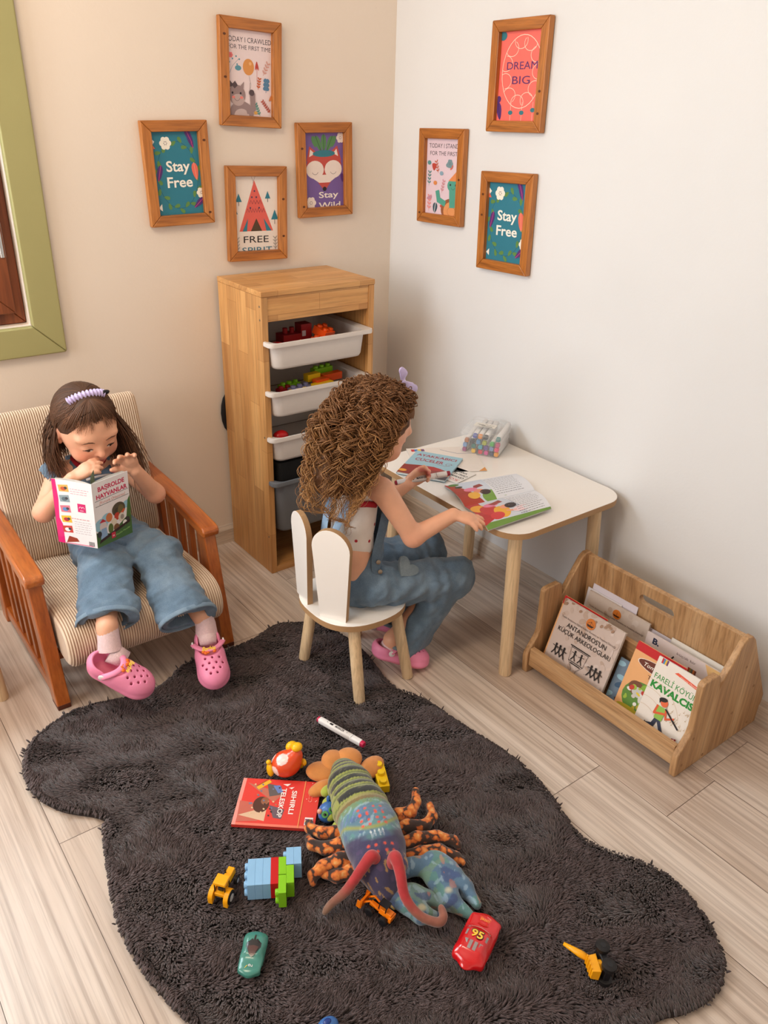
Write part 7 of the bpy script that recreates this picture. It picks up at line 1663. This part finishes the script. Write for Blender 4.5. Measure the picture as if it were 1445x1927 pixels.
# orange and white bath toy
T,R=frame3((.705,1.268,RZ+.006),(-.75,.2,.0)); t=thing('toy_figure','chubby orange and white plastic toy with yellow feet standing behind the red book','toy',(.705,1.268,RZ))
V,F=sdf_mesh([E_(T(0,0,.030),(.036,.032,.031),np.array([list(r_) for r_ in R]),.01),E_(T(-.022,.004,.052),(.017,.018,.020),None,.012),E_(T(-.018,-.022,.030),(.014,.012,.024),None,.008)],.002)
loc=(V-np.array(T(0,0,.03)))@np.array([list(r_) for r_ in R]); C=np.tile(cl((228,78,34)),(len(V),1))
for c_,r_ in (((.026,-.018,.002),.017),((.012,.010,.026),.014),((-.006,-.028,-.004),.013),((-.030,-.010,.020),.012),((.0,-.026,.022),.009),((.030,.012,-.004),.012),((-.030,-.016,.0),.013)):
    m=(np.linalg.norm((loc-np.array(c_))/np.array((1,1,1.25)),axis=1)<r_)[:,None]; C=np.where(m,cl((244,214,208)),C)
o=mesh('body',(V,F),colmat('toy_paint',.3,coat=.4,var=.05),t,smooth=True); setcol(o,C)
yl=M('yellow_vinyl',(246,190,24),.3,.03)
for c_,r_ in (((-.026,.004,.076),(.014,.012,.010)),((-.020,-.022,.058),(.015,.012,.012)),((.038,-.004,.020),(.008,.012,.020)),((.041,-.004,.044),(.006,.006,.006)),((-.036,-.006,.010),(.008,.010,.010)),((-.040,.008,.028),(.007,.009,.009))): mesh('yellow_foot',G().ell(T(*c_),r_),yl,t,smooth=True)
# small blue toy beside the lobster
t=thing('toy_figure','small round blue toy with green rings squeezed between red book and lobster','toy',(.712,1.098,RZ))
o=mesh('body',G().ell((.712,1.098,RZ+.022),(.024,.022,.024),n=24),M('blue_vinyl',(62,110,176),.3,.06),t,smooth=True)
for p,d_ in (((.697,1.088,RZ+.034),(-.5,-.6,.6)),((.711,1.084,RZ+.040),(.1,-.6,.8))):
    g=G(); g.lathe([(.0075,0),(.0075,.0016)],Vector(p)+Vector(d_).normalized()*.0015,d_,16); e_=mesh('eye_ring',g,M('green_vinyl',(90,160,90),.3),t,angle=40); mesh('pupil',G().ell(Vector(p)+Vector(d_).normalized()*.004,(.0035,.0035,.002)),blk,e_,smooth=True)
mesh('ear',G().ell((.722,1.112,RZ+.044),(.005,.005,.010)),M('blue_vinyl',(62,110,176),.3),t,smooth=True); mesh('nose',G().ell((.691,1.100,RZ+.036),(.006,.006,.006)),M('peach_vinyl',(222,160,140),.4),t,smooth=True)
t=thing('toy_ball','blue glossy toy at the bottom edge of the photo, in front of the cars','toy',(.458,.715,RZ)); mesh('shell',G().ell((.458,.712,RZ+.010),(.020,.016,.012),n=24),M('blue_vinyl',(62,110,176),.3),t,smooth=True); mesh('cap',G().ell((.458,.714,RZ+.021),(.008,.006,.003),n=16),M('dark_blue_vinyl',(30,60,130),.25),t,smooth=True)
# red book on the rug
def teleskop(w,h):
    A=Art(w,h,(222,62,54)); A.poly([(0,0),(w*.05,0),(w*.05,h),(0,h)],(230,120,100))
    A.rect(w*.0,h*.955,w,h*.045,(232,150,140))
    star=[(.05,.30),(.32,.45),(.42,.80),(.55,.52),(.93,.62),(.66,.36),(.80,.10),(.52,.22),(.25,.08),(.32,.28)]
    A.poly([(w*.06,h*.95),(w*.50,h*.97),(w*.45,h*.62),(w*.10,h*.70)],(196,100,84)); A.poly([(w*.5,h*.55),(w*.9,h*.93),(w*.7,h*.45)],(190,110,90)); A.poly([(w*.10,h*.62),(w*.40,h*.62),(w*.20,h*.95)],(216,180,150))
    A.ell(w*.44,h*.70,w*.17,h*.10,(84,50,40)); A.ell(w*.52,h*.66,w*.08,h*.05,(150,96,70)); A.poly([(w*.18,h*.52),(w*.44,h*.60),(w*.36,h*.40),(w*.16,h*.42)],(110,90,100)); A.poly([(w*.62,h*.62),(w*.90,h*.68),(w*.86,h*.50),(w*.68,h*.46)],(96,90,90)); A.poly([(w*.70,h*.52),(w*.86,h*.60),(w*.88,h*.52),(w*.74,h*.46)],(100,130,190)); A.line([(w*.80,h*.78),(w*.95,h*.66)],.010,(236,180,50)); A.line([(w*.84,h*.80),(w*.97,h*.70)],.002,(150,90,30))
    r=random.Random(2)
    for i in range(24): A.ell(w*r.uniform(.2,.9),h*r.uniform(.45,.85),w*.02,h*.012,r.choice([(220,190,150),(60,50,50),(180,120,90),(110,120,150)]),r.random(),8)
    A.text('SIHIRLI',w*.52,h*.345,h*.085,(246,236,230),bold=.02,width=w*.50,rot=PI); A.text('TELESKOP',w*.50,h*.48,h*.085,(246,236,230),bold=.02,width=w*.62,rot=PI)
    A.poly([(w*.86,h*.42),(w*.90,h*.48),(w*.92,h*.38)],(246,236,230)); A.poly([(w*.80,h*.36),(w*.83,h*.40),(w*.85,h*.33)],(246,236,230))
    A.line([(0,h*.20),(w,h*.20)],.0022,(232,150,90)); A.rect(w*.06,h*.03,w*.16,h*.10,(240,234,230))
    for i,c in enumerate(((60,130,190),(232,190,60),(150,40,110))): A.rect(w*(.09+.035*i),h*.035,w*.03,h*.09,c)
    A.lines_of_print(w*.55,h*.12,w*.35,2,h*.035,(240,150,130)); 
    for i in range(12): A.ell(w*r.uniform(.55,.98),h*r.uniform(.02,.16),.0012,.0012,(244,220,210),0,6)
    return A
P0=Vector((.755,1.192,0));P1=Vector((.667,1.086,0)); P2=Vector((.608,1.302,0))
u=(P0-P1); v=(P2-P0); w_=u.length; h_=(P2-P0).length
# top of the cover points to the left of the photo, so u runs from the lower to the upper right corner
flat_book('book','red book titled SIHIRLI TELESKOP lying flat on the rug by the lobster',(P1.x,P1.y,RZ+.009),tuple(u),tuple(v),w_,h_,.008,teleskop,M('red_cover_card',(222,62,54),.35),None)
